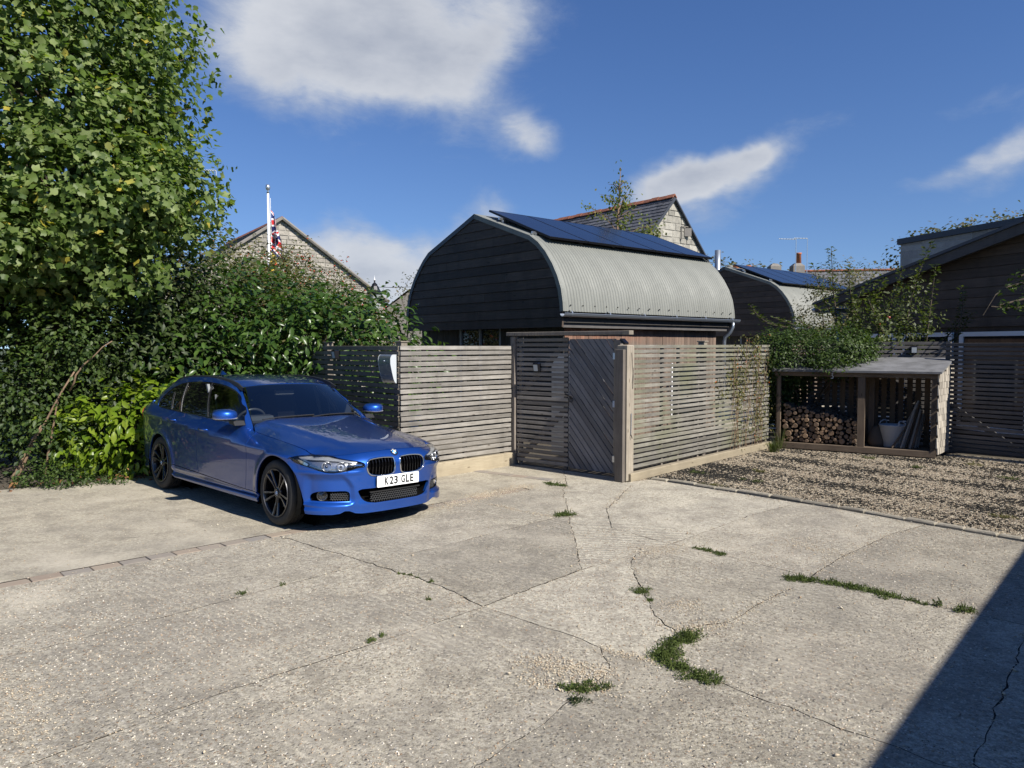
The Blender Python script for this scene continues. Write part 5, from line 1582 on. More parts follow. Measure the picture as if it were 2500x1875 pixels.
CAM = np.array([0, 0, 1.78])
def crown(t, P, R, S, tmpl, mat, n_parts=0, part='crown'):
    """one crown mesh; the leaves that show largest are lifted out as parts of their own"""
    n_parts = min(n_parts, 300)
    if n_parts:
        q = P - CAM; x = 1250 + 1820 * q[:, 0] / q[:, 1]; y = 846 - 1820 * q[:, 2] / q[:, 1]
        dist = np.linalg.norm(q, axis=1)
        face = np.abs((R[:, :, 2] * q / dist[:, None]).sum(1))
        ok = (x > 5) & (x < 2495) & (y > 5) & (y < 1800)
        size = S / dist * (face + .3)
        bins = {}
        for i in np.argsort(dist):
            if not ok[i]: continue
            b = (int(x[i] // 14), int(y[i] // 14))
            if b not in bins: bins[b] = i
        idx = sorted(bins.values(), key=lambda i: -size[i])[:n_parts]
        me = npmesh('leaf', tmpl[0], tmpl[1], mat)
        base = t.matrix_basis.inverted()
        for i in idx:
            o = bpy.data.objects.new('leaf', me); COL.objects.link(o); o.parent = t
            Mx = Matrix(R[i].tolist()).to_4x4(); Mx = Matrix.Translation(Vector(P[i])) @ Mx @ Matrix.Scale(float(S[i]), 4)
            o.matrix_basis = base @ Mx
        mask = np.ones(len(P), bool); mask[idx] = False; P, R, S = P[mask], R[mask], S[mask]
    loc = np.array(t.location)
    me = leaves_mesh(part, P - loc, R, S, tmpl, mat)
    o = add(part, me, t); tag(o, kind='stuff'); return o
def branches(t, root, tips, r0, mat, rng, mid=.3, name='trunk', seg=7, upright=.6):
    loc = Vector(t.location); mb = MB(); root = Vector(root) - loc
    for tp in tips:
        tp = Vector(tp) - loc; L = (tp - root).length
        pts = []
        for k in range(6):
            s = k / 5; b = root.lerp(tp, s); b.z = root.z + (tp.z - root.z) * (s ** upright)
            pts.append(b + Vector(rng.normal(0, L * .02, 3)) * (1 if 0 < k < 5 else 0))
        mb.tube(pts, [r0 * (1 - .85 * k / 5) for k in range(6)], seg)
    return mb.build(name, mat, t, smooth=True)
DOWN = np.array([0, 0, -1.0]); UPV = np.array([0, 0, 1.0])

def tulip_tree():
    rng = np.random.default_rng(31)
    t = empty('tulip_tree', (-7.6, 12.3, 0)); tag(t, 'tall tulip tree with large lobed green leaves filling the upper left', 'tree')
    blobs = [((-7.25, 11.2, 6.6), (2.1, 2.1, 2.6)), ((-7.2, 11.2, 4.8), (2.0, 1.9, 1.5)), ((-5.05, 10.8, 3.95), (.72, .8, .62)), ((-6.0, 10.3, 3.9), (1.1, .85, .85)),
             ((-7.6, 10.4, 3.3), (1.3, .9, 1.1)), ((-8.8, 11, 5.2), (1.8, 1.8, 2.6)), ((-5.55, 11.0, 5.2), (.5, .6, .6)), ((-5.45, 11.0, 6.3), (.4, .6, .5)), ((-6.7, 9.7, 3.2), (.8, .5, .5)), ((-6.3, 10.5, 2.95), (1.3, .6, .55)), ((-5.6, 10.9, 7.3), (.45, .6, .5))]
    P, N = blob_points(rng, blobs, 7400, 11, .11, .20, .33)
    n = len(P)
    R = frames(N * .7 + UPV * .5 + np.array(SUN) * .3, DOWN * .7 + N * .5, rng, .6)
    S = rng.uniform(.055, .13, n)
    crown(t, P, R, S, TULIP, L_TUL, 300)
    tips = [(-7.1, 11.4, 8.5), (-5.3, 11.2, 6.2), (-5.2, 10.9, 4.1), (-6.2, 10.5, 4.2), (-8.7, 11.2, 6.5), (-7.5, 10.6, 3.6), (-6.4, 11.6, 7.6), (-8.2, 11.8, 7.8), (-5.9, 11.1, 5.4)]
    branches(t, (-7.6, 12.3, 0), tips, .17, M['bark'], rng, upright=.75)
    rt = [Vector(p) for p in tips]
    fine = [tuple(P[i] ) for i in rng.choice(n, 110, replace=False)]
    mb = MB(); loc = Vector(t.location)
    for f in fine:
        f = Vector(f); near = min(rt, key=lambda q: (q - f).length); a = near.lerp(Vector((-7.6, 12.0, 3.5)), .35)
        mb.tube([a - loc, a.lerp(f, .5) - loc + Vector(rng.normal(0, .1, 3)), f - loc], [.022, .014, .006], 5)
    o = mb.build('twig', M['bark'], t); tag(o, kind='stuff')
tulip_tree()

def bush(name, label, cat, loc, blobs, n_cl, per, spread, tmpl, mat, smin, smax, parts=0, group=None, rough=.16, tipv=None, stems=8, seed=1, jitter=.45, inner=.3, up=.5, stem_r=.02, stem_mat=None, extra=None, zmin=.03):
    rng = np.random.default_rng(seed)
    t = empty(name, loc); tag(t, label, cat, group)
    P, N = blob_points(rng, blobs, n_cl, per, spread, rough, inner, zmin)
    if extra is not None:
        P2, N2 = extra(rng); P = np.concatenate([P, P2]); N = np.concatenate([N, N2])
    R = frames(N * .7 + UPV * up + np.array(SUN) * .2, (DOWN * .2 + N * .8) if tipv is None else np.array(tipv) + N * .5, rng, jitter)
    S = rng.uniform(smin, smax, len(P))
    crown(t, P, R, S, tmpl, mat, parts, 'foliage')
    if stems:
        tips = [tuple(np.array(c) + sph(rng, 1)[0] * np.array(r) * .9) for k in range(stems) for c, r in [blobs[k % len(blobs)]]]
        tips = [(x, y, max(z, .3)) for x, y, z in tips]
        branches(t, (loc[0], loc[1], 0), tips, stem_r, stem_mat or M['bark'], rng, name='stem', seg=6)
    return t, P
bush('laurel_hedge', 'glossy dark green laurel overhanging the shaded fence behind the car', 'hedge', (-3.4, 12.4, 0),
     [((-2.25, 12.0, 1.45), (.85, .8, 1.0)), ((-3.0, 12.5, 1.55), (1.1, .9, 1.15)), ((-4.1, 12.7, 1.7), (1.2, 1.0, 1.2)), ((-3.75, 11.75, 1.85), (.62, .6, .62)), ((-3.0, 11.7, 2.0), (.6, .45, .5)), ((-5.0, 12.3, 1.75), (1.2, 1.0, 1.2)), ((-4.6, 11.4, 1.1), (.9, .8, 1.05))],
     1900, 10, .15, LAUREL, L_LAU, .10, .175, 300, seed=2, up=.7, rough=.2)
bush('laurel_shrub', 'dark laurel mass under the tulip tree left of the car roof', 'shrub', (-5.9, 11.6, 0),
     [((-5.9, 11.7, 1.9), (1.2, 1.0, 1.3)), ((-7.3, 11.4, 1.7), (1.4, 1.0, 1.5)), ((-5.4, 11.0, 1.2), (.8, .6, 1.1)), ((-8.6, 11, 1.5), (1.3, 1, 1.5))],
     1700, 11, .17, LAUREL, L_DARK, .09, .16, 150, seed=3, up=.6)
bush('bright_laurel', 'bright lime green young laurel at ground level behind the car', 'shrub', (-5.3, 10.25, 0),
     [((-5.35, 10.35, .68), (.72, .42, .55)), ((-5.75, 10.2, .55), (.5, .35, .45)), ((-4.95, 10.5, .85), (.5, .35, .45)), ((-5.15, 10.2, .40), (.6, .3, .36))],
     360, 7, .11, LAUREL, L_LIME, .11, .185, 300, seed=4, up=.75, rough=.14, zmin=.05)
bush('thorny_shrub', 'leggy small leaved shrub with bare brown stems at the left edge', 'shrub', (-6.55, 9.75, 0),
     [((-6.6, 9.95, 1.0), (.7, .5, .85)), ((-6.0, 10.2, 1.75), (.7, .5, .55)), ((-7.4, 9.9, .9), (.7, .6, 1.0)), ((-6.1, 9.85, .55), (.45, .3, .4))],
     620, 11, .10, OVAL, L_IVY, .045, .095, 120, rough=.42, seed=5, up=.5, stems=0)
def stems_left():
    rng = np.random.default_rng(4); t = empty('bare_stems', (-6.5, 9.7, 0)); tag(t, 'pale brown bare stems leaning up through the left shrub', 'stems')
    for a, b, c, r in (((-6.45, 9.62, 0), (-6.25, 9.66, .6), (-5.75, 9.8, 1.45), .021), ((-6.15, 9.75, .1), (-6.05, 9.7, .6), (-5.95, 9.8, 1.15), .018), ((-6.5, 9.55, 0), (-6.3, 9.6, .45), (-6.15, 9.7, .75), .016), ((-5.85, 9.85, 1.2), (-5.65, 9.8, 1.6), (-5.3, 9.9, 1.85), .014)):
        loc = Vector(t.location); a, b, c = (Vector(q) - loc for q in (a, b, c))
        pts = [a.lerp(b, s).lerp(b.lerp(c, s), s) + Vector(rng.normal(0, .012, 3)) for s in np.linspace(0, 1, 8)]
        MB().tube(pts, [r * (1 - .5 * s) for s in np.linspace(0, 1, 8)], 7).build('stem', M['twig'], t, smooth=True)
stems_left()
bush('ground_weed', 'low ferny weed patch at the foot of the left shrub', 'weed', (-5.85, 9.35, 0), [((-5.85, 9.38, .10), (.42, .16, .17)), ((-5.4, 9.62, .05), (.4, .12, .08))], 190, 9, .05, OVAL, L_IVY, .025, .05, 0, seed=6, stems=0, zmin=.0)
bush('dead_leaves', 'brown fallen leaves along the foot of the hedge', 'leaves', (-5.6, 9.5, 0), [((-6.4, 9.12, .02), (.5, .08, .03)), ((-5.0, 9.93, .02), (.4, .08, .03)), ((-5.8, 9.45, .01), (.5, .08, .02))], 60, 3, .05, OVAL, leaf_mat('dead_leaf', (.12, .05, .025), (.20, .09, .04), (.28, .15, .06), .8, .1), .04, .08, 0, seed=7, stems=0, zmin=.0)
bush('mixed_shrub', 'olive toned mixed shrubs between the tulip tree and the rubble house', 'shrub', (-5.6, 14.4, 0),
     [((-6.1, 14.2, 2.75), (1.2, .9, 1.2)), ((-5.0, 14.6, 2.3), (1.2, .9, 1.15)), ((-4.4, 13.9, 2.0), (1.2, .8, 1.0)), ((-6.9, 13.2, 2.2), (1.2, 1, 1.4)), ((-5.5, 13.4, 2.4), (.7, .6, 1.0))],
     3000, 12, .13, OVAL, L_MIX, .05, .10, 0, seed=8, up=.4, rough=.22)
def berry_shrub():
    t, P = bush('hawthorn', 'hawthorn with red berries rising behind the laurel hedge', 'shrub', (-3.9, 15.4, 0),
         [((-4.7, 15.3, 2.7), (1.0, .8, 1.0)), ((-3.85, 15.5, 2.4), (.7, .7, .85)), ((-3.2, 15.6, 2.05), (.5, .6, .75))], 1600, 11, .11, OVAL, L_MIX, .045, .08, 0, seed=9, rough=.25)
    rng = np.random.default_rng(2); Q = P[rng.choice(len(P), 900, replace=False)] + rng.normal(0, .03, (900, 3)) - np.array(t.location)
    sV = OCT_V * .022; W = (sV[None] + Q[:, None]).reshape(-1, 3); F = (OCT_F[None] + (np.arange(900) * 6)[:, None, None]).reshape(-1, 3)
    tag(add('berries', npmesh('berries', W, F, principled('red_berry', (.42, .05, .02), .3)), t), kind='stuff')
berry_shrub()
bush('small_far_shrub', 'thin pale shrub against the sky between lantern and barn', 'shrub', (-2.6, 18, 0), [((-2.45, 18, 2.6), (.5, .4, .95))], 70, 5, .10, OVAL, L_FAR, .05, .09, 0, seed=19, rough=.3)

# ivy mound over the wood store and apple shoots
bush('ivy_mound', 'dense dark ivy mound spilling over the left end of the log store roof', 'ivy', (5.3, 13.5, 0),
     [((4.95, 13.35, 1.62), (.55, .5, .42)), ((5.6, 13.2, 1.68), (.75, .55, .40)), ((6.05, 13.2, 1.62), (.35, .35, .26)), ((4.85, 13.6, 1.2), (.45, .45, .75)), ((5.5, 12.75, 1.50), (.40, .28, .14))],
     1900, 13, .065, OVAL, L_IVY, .035, .065, 0, seed=10, up=.6, rough=.16)
def apple():
    rng = np.random.default_rng(77)
    t = empty('apple_tree', (6.6, 13.9, 0)); tag(t, 'apple tree with long upright leafy shoots behind the log store', 'tree')
    # shoots: (base, top) seen from the yard
    sh = []
    def at(px, py, Y):
        r = ray(px, py); return np.array([0, 0, 1.78]) + r * (Y / r[1])
    for bx, by, tx, ty, Y in ((1935, 800, 1832, 745, 14), (1975, 800, 1890, 775, 14.2), (1980, 800, 1950, 775, 14), (2045, 800, 2030, 605, 14), (2060, 810, 1985, 645, 14.1), (2100, 800, 2075, 650, 14.3), (2010, 800, 1990, 750, 13.7),
                              (2120, 820, 2160, 680, 14), (2150, 820, 2205, 650, 13.8), (2200, 830, 2210, 690, 13.9), (2240, 840, 2250, 725, 13.8), (2260, 850, 2285, 645, 13.5), (2290, 840, 2345, 700, 13.6), (2300, 860, 2370, 760, 13.6),
                              (2180, 850, 2120, 730, 13.6), (2100, 850, 2060, 740, 13.8), (2240, 860, 2190, 760, 13.6), (2160, 860, 2140, 790, 13.4), (2230, 870, 2250, 800, 13.4), (2080, 850, 2100, 720, 13.6), (2210, 860, 2275, 590, 13.7)):
        sh.append((at(bx, by, Y), at(tx, ty, Y + rng.normal(0, .15))))
    P, T, N = [], [], []; mb = MB(); loc = Vector(t.location)
    for a, b in sh:
        L = np.linalg.norm(b - a); k = int(L / .011) + 5
        bend = rng.normal(0, .07, 3)
        pts = [a + (b - a) * s + bend * math.sin(s * 3.1) for s in np.linspace(0, 1, 7)]
        mb.tube([Vector(p) - loc for p in pts], [.014 - .010 * s for s in np.linspace(0, 1, 7)], 5)
        mb.tube([Vector((6.6, 13.9, .9)) - loc, Vector(a) - loc], [.03, .015], 5)
        for s in np.linspace(.02, 1, k):
            q = a + (b - a) * s + bend * math.sin(s * 3.1)
            th_ = rng.uniform(0, 6.28); out = np.array([math.cos(th_), math.sin(th_), .15])
            P.append(q + out * rng.uniform(.01, .05)); T.append(out + UPV * .3); N.append(UPV + out * -.2)
    P, T, N = map(np.array, (P, T, N))
    R = frames(N, T, rng, .3); S = rng.uniform(.055, .10, len(P))
    P2, N2 = blob_points(rng, [((6.45, 13.5, 2.0), (.7, .4, .42)), ((7.0, 13.3, 2.1), (.6, .35, .42)), ((7.1, 13.5, 2.6), (.3, .3, .4)), ((6.5, 13.6, 2.6), (.3, .3, .35))], 210, 7, .08, .25, .3)
    R2 = frames(N2 + UPV * .5, N2, rng, .5); S2 = rng.uniform(.05, .09, len(P2))
    crown(t, np.concatenate([P, P2]), np.concatenate([R, R2]), np.concatenate([S, S2]), OVAL, L_APPLE, 200)
    o = mb.build('branch', M['bark'], t); tag(o, kind='stuff')
    MB().tube([(0, 0, 0), (.05, 0, .5), (0, 0, 1.0)], [.07, .06, .05], 8).build('trunk', M['bark'], t, smooth=True)
    for px, py in ((2170, 775), (2145, 790)):
        q = at(px, py, 13.4); o = MB().lathe([(0, -.03), (.02, -.032), (.034, 0), (.026, .028), (.006, .026), (0, .02)], 12).build('apple', principled('red_apple', (.38, .09, .05), .35), t, smooth=True, loc=tuple(Vector(q) - loc))
apple()
def overhang_branch():
    rng = np.random.default_rng(5)
    t = empty('overhanging_branch', (9.6, 12.3, 2.2)); tag(t, 'leafy branch reaching in from the right edge before the black cottage', 'branch')
    def at(px, py, Y):
        r = ray(px, py); return np.array([0, 0, 1.78]) + r * (Y / r[1])
    P = []; mb = MB(); loc = Vector(t.location)
    for pts in ([(2560, 700), (2500, 690), (2460, 700), (2430, 720), (2400, 770)], [(2560, 760), (2510, 750), (2460, 752), (2420, 748)], [(2570, 640), (2520, 660), (2480, 680)], [(2560, 720), (2500, 730), (2440, 745)]):
        w = [at(x, y, 12.2) for x, y in pts]
        mb.tube([Vector(p) - loc for p in w], [.02 - .004 * i for i in range(len(w))], 5)
        for a, b in zip(w[:-1], w[1:]):
            for s in np.linspace(0, 1, 22): P.append(a + (b - a) * s + rng.normal(0, .05, 3))
    P = np.array(P); P = P[P[:, 0] / P[:, 1] > .652]
    R = frames(np.tile(UPV, (len(P), 1)), np.tile([-.4, -.2, -.3], (len(P), 1)), rng, .6)
    crown(t, P, R, rng.uniform(.06, .11, len(P)), OVAL, L_IVY, 0, 'foliage')
    o = mb.build('branch', M['bark'], t); tag(o, kind='stuff')
overhang_branch()

def birch():
    rng = np.random.default_rng(15)
    t = empty('birch_tree', (3.13, 22, 0)); tag(t, 'slender birch with sparse small leaves before the slate roof', 'tree')
    base = Vector((3.13, 22, 0)); mb = MB(); P = []
    main = [Vector((0, 0, z)) + Vector((.06 * math.sin(z), 0, 0)) for z in (0, 2, 3.5, 4.6, 5.5, 6.3, 7.0)]
    mb.tube(main, [.09, .07, .055, .04, .028, .016, .006], 7)
    mb.build('trunk', M['twig'], t, smooth=True)
    mb = MB()
    for k in range(44):
        z = rng.uniform(3.3, 6.7); a = rng.uniform(0, 2 * PI); L = (1.45 if z < 5.4 else .9) * rng.uniform(.45, 1) * (1 - max(0, z - 5.6) * .45)
        b0 = Vector((0, 0, z)); b1 = b0 + Vector((math.cos(a) * L, math.sin(a) * L * .8, L * rng.uniform(.15, .75)))
        mid = b0.lerp(b1, .5) + Vector((0, 0, .08)); mb.tube([b0, mid, b1], [.016, .01, .004], 4)
        for j in range(int(26 * L)):
            s = rng.uniform(.3, 1.05); q = b0.lerp(b1, s); P.append(np.array(base + q) + rng.normal(0, .09, 3))
    for z in np.linspace(6.2, 7.1, 26): P.append(np.array(base) + np.array([0, 0, z]) + rng.normal(0, .08, 3))
    o = mb.build('branch', M['twig'], t); tag(o, kind='stuff')
    P = np.array(P); R = frames(rng.normal(0, 1, P.shape), np.tile([0, 0, -1.], (len(P), 1)), rng, .4)
    crown(t, P, R, rng.uniform(.07, .12, len(P)), SMALL, L_BIRCH, 0)
birch()
def wall_creeper():
    rng = np.random.default_rng(6); t = empty('wall_creeper', (5.35, 30.3, 6.0)); tag(t, 'pale green creeper at the lower corner of the stone gable', 'climber')
    P = np.array([5.45, 30.15, 6.15]) + rng.normal(0, 1, (330, 3)) * np.array([.28, .12, .32])
    crown(t, P, frames(np.tile([0, -1., .3], (len(P), 1)), np.tile([0, 0, -1.], (len(P), 1)), rng, .5), rng.uniform(.10, .17, len(P)), SMALL, L_BIRCH, 0, 'foliage')
wall_creeper()
def climber():
    rng = np.random.default_rng(12)
    t = empty('climber', (4.0, 12.5, 0)); tag(t, 'straggly climber with thin leaves and orange bits on the far end of the long fence', 'climber')
    p0, p1 = np.array([1.53, 9.79]), np.array([4.53, 13.13]); d = p1 - p0; Lf = np.linalg.norm(d); d /= Lf; nn = np.array([d[1], -d[0]])
    mb = MB(); P = []; loc = Vector(t.location)
    for k in range(26):
        s = rng.choice([2.95, 3.1, 3.45, 3.6, 3.95, 4.15]) + rng.normal(0, .08); z = 0; pts = []
        zt = rng.uniform(.8, 1.95)
        while z < zt:
            q = p0 + d * s + nn * (.03 + rng.uniform(0, .03)); pts.append(Vector((q[0], q[1], z)) - loc); s += rng.normal(0, .05); z += .16
        if len(pts) > 2: mb.tube(pts, .0035, 4)
    for c, z, ss, sz, n in ((3.05, 1.38, .16, .22, 150), (3.35, 1.30, .13, .30, 190), (3.2, .95, .15, .18, 90), (3.75, 1.70, .10, .16, 110), (3.95, 1.35, .10, .35, 140), (4.0, .8, .15, .25, 130), (3.3, .45, .12, .25, 60), (3.75, .55, .2, .2, 90), (2.55, 1.12, .10, .10, 30), (4.3, .6, .12, .4, 60), (4.35, 1.5, .08, .3, 60)):
        s = rng.normal(c, ss, n); zz = rng.normal(z, sz, n).clip(.1, 1.98)
        q = p0 + d * s[:, None] + nn * rng.uniform(.0, .09, (n, 1)); P.append(np.c_[q, zz])
    P = np.concatenate(P)
    crown(t, P, frames(np.tile([nn[0], nn[1], .6], (len(P), 1)), np.tile([0, 0, -1.], (len(P), 1)), rng, .6), rng.uniform(.03, .065, len(P)), OVAL, L_JAS, 0, 'foliage')
    Q = P[rng.choice(len(P), 34)]; W = (OCT_V[None] * .012 + Q[:, None] - np.array(loc)).reshape(-1, 3)
    tag(add('berries', npmesh('berries', W, (OCT_F[None] + (np.arange(34) * 6)[:, None, None]).reshape(-1, 3), principled('orange_berry', (.55, .10, .02), .4)), t), kind='stuff')
    o = mb.build('stem', M['twig'], t); tag(o, kind='stuff')
climber()
bush('grey_bush', 'rounded olive bush between the second barn and the block wing', 'bush', (9.3, 20.5, 0), [((9.0, 20.4, 3.1), (.75, .7, .95)), ((9.9, 20.6, 2.9), (.85, .7, 1.05)), ((8.4, 20.3, 2.6), (.6, .6, .7))], 700, 8, .09, OVAL, L_FAR, .05, .085, 0, seed=13, rough=.2)
bush('far_tree', 'far olive tree crown above the block wing', 'tree', (21, 34, 0), [((19.3, 34, 6.1), (1.5, 1.2, .8)), ((21.6, 34, 6.35), (1.9, 1.4, .95)), ((24, 34, 6.4), (1.8, 1.4, 1.0))], 900, 9, .2, SMALL, L_FAR, .13, .22, 0, seed=14, rough=.35, stem_r=.08)
bush('far_treeline', 'far dark treetops just above the second barn roof', 'trees', (17, 58, 0), [((12.8, 58, 7.0), (2.6, 2, 1.3)), ((16.5, 58, 7.0), (2.5, 2, 1.3)), ((19.2, 58, 6.6), (2, 2, 1.2))], 500, 7, .3, SMALL, L_FAR, .2, .35, 0, seed=16, stem_r=.1)
def tuft(label, x, y, h, n, seed):
    rng = np.random.default_rng(seed); mb = MB()
    for k in range(n):
        a = rng.uniform(0, 6.28); r = rng.uniform(0, .09); b = Vector((r * math.cos(a), r * math.sin(a), 0)); hh = h * rng.uniform(.5, 1); sp = rng.uniform(.1, .5) * h
        tp = b + Vector((math.cos(a) * sp, math.sin(a) * sp, hh)); md = b.lerp(tp, .5) + Vector((0, 0, hh * .15)); w = Vector((-math.sin(a), math.cos(a), 0)) * .004
        mb.raw([b - w, b + w, md + w * .8, md - w * .8, tp], [(0, 1, 2, 3), (3, 2, 4)])
    o = mb.build('grass_tuft', L_APPLE, loc=(x, y, 0)); tag(o, label, 'grass', kind='stuff')
p = G(1890, 1103); tuft('upright grass tuft between the long fence and the log store', p[0], p[1], .22, 150, 1)
p = G(1905, 1095); tuft('dry pale stems at the left post of the log store', p[0], p[1], .45, 40, 2)

# moss and weeds in the joints
def moss(label, pts, n, sd, size=.016, h=.012, mat=None):
    n = int(n * .62); size *= .8; h *= .55; rng = np.random.default_rng(n + int(pts[0][0])); pl = [G(*q) for q in pts]; P = []
    seg = np.array([np.linalg.norm(b - a) + 1e-6 for a, b in zip(pl[:-1], pl[1:])])
    c = np.array([pl[k] + (pl[k + 1] - pl[k]) * rng.random() for k in rng.choice(len(seg), max(6, n // 42), p=seg / seg.sum())]) + rng.normal(0, sd * .8, (max(6, n // 42), 2))
    k = rng.integers(0, len(c), n); q = c[k] + rng.normal(0, sd * .5, (n, 2)); dd = np.exp(-((q - c[k]) ** 2).sum(1) / sd ** 2)
    P = np.c_[q, rng.uniform(0, h, n) * (.4 + dd)]
    R = frames(np.tile(UPV, (n, 1)), rng.normal(0, 1, (n, 3)), rng, .6)
    loc = P.mean(0) * [1, 1, 0]; S = rng.uniform(.5, 1.2, n) * size
    up = rng.random(n) < .05; R[up] = frames(rng.normal(0, 1, (up.sum(), 3)) * [1, 1, .1], np.tile(UPV, (up.sum(), 1)) + rng.normal(0, .35, (up.sum(), 3)), rng, .1); R[up, :, 0] *= .22; S[up] *= 2.6
    o = add('moss_patch', leaves_mesh('moss_patch', P - loc, R, S, OVAL, mat or L_MOSS), None, tuple(loc)); tag(o, label, 'moss', kind='stuff')
moss('large curved moss clump in the slab joint right of centre', [(1690, 1548), (1640, 1575), (1615, 1605), (1650, 1630), (1700, 1655), (1752, 1660)], 8500, .040, .019, .026)
moss('long strip of moss along the joint towards the shadow', [(1925, 1415), (1990, 1417)], 2600, .035, .018, .022)
moss('long thin moss band tapering towards the long shadow', [(2010, 1420), (2110, 1440), (2180, 1458)], 4200, .040, .018, .022)
moss('thin tail of moss at the end of the long band', [(2180, 1458), (2262, 1476)], 900, .02, .016, .015)
moss('short dark moss line in the slab joint below the long fence', [(1702, 1338), (1768, 1356)], 1700, .026, .017, .018)
moss('grass clump in the stony hole near the bottom centre', [(1352, 1680), (1420, 1682), (1478, 1682)], 1500, .028, .019, .02)
moss('small weed beside the paver row before the gate', [(1336, 1181), (1375, 1186)], 1500, .045, .022, .025)
moss('small bright weed where two slab joints meet below the gate', [(1355, 1258), (1398, 1258)], 1500, .045, .022, .028)
moss('dark weed on the curved joint in the middle', [(1545, 1440), (1575, 1447)], 900, .03, .017, .022)
moss('tiny weed just below the dark weed', [(1580, 1464), (1590, 1466)], 260, .015)
moss('tiny weed in the left joint near the car shadow', [(572, 1456), (598, 1448)], 260, .015, .015, .02)
moss('single tiny weed on the left joint further up', [(688, 1429), (694, 1428)], 120, .012)
moss('dark weed line in the joint below the number plate', [(975, 1400), (1010, 1407), (1070, 1428)], 500, .014)
moss('small weed in the joint left of the bottom centre', [(893, 1567), (940, 1552)], 420, .017, .015, .02)
moss('small twig like weed on the slab below the number plate', [(1032, 1464), (1052, 1463)], 160, .01)
moss('weed tuft at the edge of the long shadow', [(2330, 1490), (2390, 1500)], 650, .03, .02, .05)
moss('tiny weed between the moss band and the shadow', [(2285, 1480), (2300, 1483)], 260, .016, .02, .05)
moss('dark moss below the stony hole', [(1392, 1712), (1420, 1708)], 500, .025, .015, .015, L_DARK)
for i, (x, y) in enumerate(((1705, 1155), (1740, 1185), (1838, 1174), (1842, 1150), (2230, 1140), (2445, 1262), (2470, 1170), (2380, 1135), (2130, 1120))):
    moss(['green weed in the gravel near the long fence', 'yellowish weed near the kerb stones', 'bright round weed in the middle of the gravel', 'tiny weed in the gravel above the bright one', 'pale weed in the gravel before the side gate', 'green weed in the gravel near the kerb at right',
          'weed in the gravel at the right edge', 'weed at the foot of the dark gate', 'weed before the log store floor beam'][i], [(x - 18, y - 2), (x + 18, y + 2)], 420, .05, .022, .03, L_MOSS if i % 2 == 0 else L_JAS)

# ------------------------------------------------------------------ the blue estate car
# car space: x backwards from the front axle, y to the driver's (right) side, z up
def pchip(x, X, Y):
    X = np.asarray(X, float); Y = np.asarray(Y, float); h = np.diff(X); d = np.diff(Y) / h
    m = np.zeros(len(X))
    for i in range(1, len(X) - 1):
        if d[i - 1] * d[i] > 0:
            w1, w2 = 2 * h[i] + h[i - 1], h[i] + 2 * h[i - 1]; m[i] = (w1 + w2) / (w1 / d[i - 1] + w2 / d[i])
    m[0], m[-1] = d[0], d[-1]
    x = np.clip(x, X[0], X[-1]); k = np.clip(np.searchsorted(X, x) - 1, 0, len(X) - 2)
    t = (x - X[k]) / h[k]
    return (Y[k] * (1 + 2 * t) * (1 - t) ** 2 + m[k] * h[k] * t * (1 - t) ** 2 + Y[k + 1] * t * t * (3 - 2 * t) + m[k + 1] * h[k] * t * t * (t - 1))
def cat(P, n=12, closed=False):
    """catmull-rom through the points; a point given twice stays a corner"""
    P = [np.array(p, float) for p in P]; out = []; N = len(P)
    rng_ = range(N if closed else N - 1)
    for i in rng_:
        p1, p2 = P[i], P[(i + 1) % N]
        if np.allclose(p1, p2): continue
        p0 = P[(i - 1) % N] if (closed or i > 0) else 2 * p1 - p2
        p3 = P[(i + 2) % N] if (closed or i + 2 < N) else 2 * p2 - p1
        if np.allclose(p0, p1): p0 = 2 * p1 - p2
        if np.allclose(p3, p2): p3 = 2 * p2 - p1
        for k in range(n):
            t = k / n
            out.append(.5 * ((2 * p1) + (-p0 + p2) * t + (2 * p0 - 5 * p1 + 4 * p2 - p3) * t * t + (-p0 + 3 * p1 - 3 * p2 + p3) * t ** 3))
    if not closed: out.append(P[-1])
    return np.array(out)
def sstep(a, b, x):
    t = np.clip((x - a) / (b - a), 0, 1); return t * t * (3 - 2 * t)

PLAN = cat([(-.805, -.2), (-.81, 0), (-.805, .2), (-.785, .38), (-.74, .53), (-.66, .67), (-.56, .77), (-.42, .84), (-.22, .885), (0, .90), (.3, .905), (1.0, .907), (1.7, .907), (2.3, .907), (2.81, .90), (3.2, .875),
            (3.5, .83), (3.68, .74), (3.78, .58), (3.82, .35), (3.83, 0), (3.82, -.2)], 24)
i0 = int(np.argmin(np.abs(PLAN[:200, 1]) + (PLAN[:200, 0] > 0) * 9)); i1 = len(PLAN) - 25 + int(np.argmin(np.abs(PLAN[-25:, 1])))
PL = PLAN[i0:i1 + 1]; PS = np.r_[0, np.cumsum(np.linalg.norm(np.diff(PL, axis=0), axis=1))]; SMAX = PS[-1]
def plan(s):
    s = np.abs(s); x = np.interp(s, PS, PL[:, 0]); y = np.interp(s, PS, PL[:, 1])
    e = .012; dx = np.interp(np.minimum(s + e, SMAX), PS, PL[:, 0]) - np.interp(np.maximum(s - e, 0), PS, PL[:, 0]); dy = np.interp(np.minimum(s + e, SMAX), PS, PL[:, 1]) - np.interp(np.maximum(s - e, 0), PS, PL[:, 1])
    dy = np.where(s < e, np.maximum(dy, 1e-6), dy); dx = np.where(s < e, dx * (s / e), dx)
    L = np.hypot(dx, dy); return x, y, dy / L, -dx / L          # last two: the inward normal
def s_x(x): # arc position on the side at a given x
    m = PL[:, 1] > .5; return np.interp(x, PL[m, 0], PS[m])
def s_y(y): # arc position on the nose at a given y
    m = PL[:, 0] < -.2; return np.interp(y, PL[m, 1], PS[m])
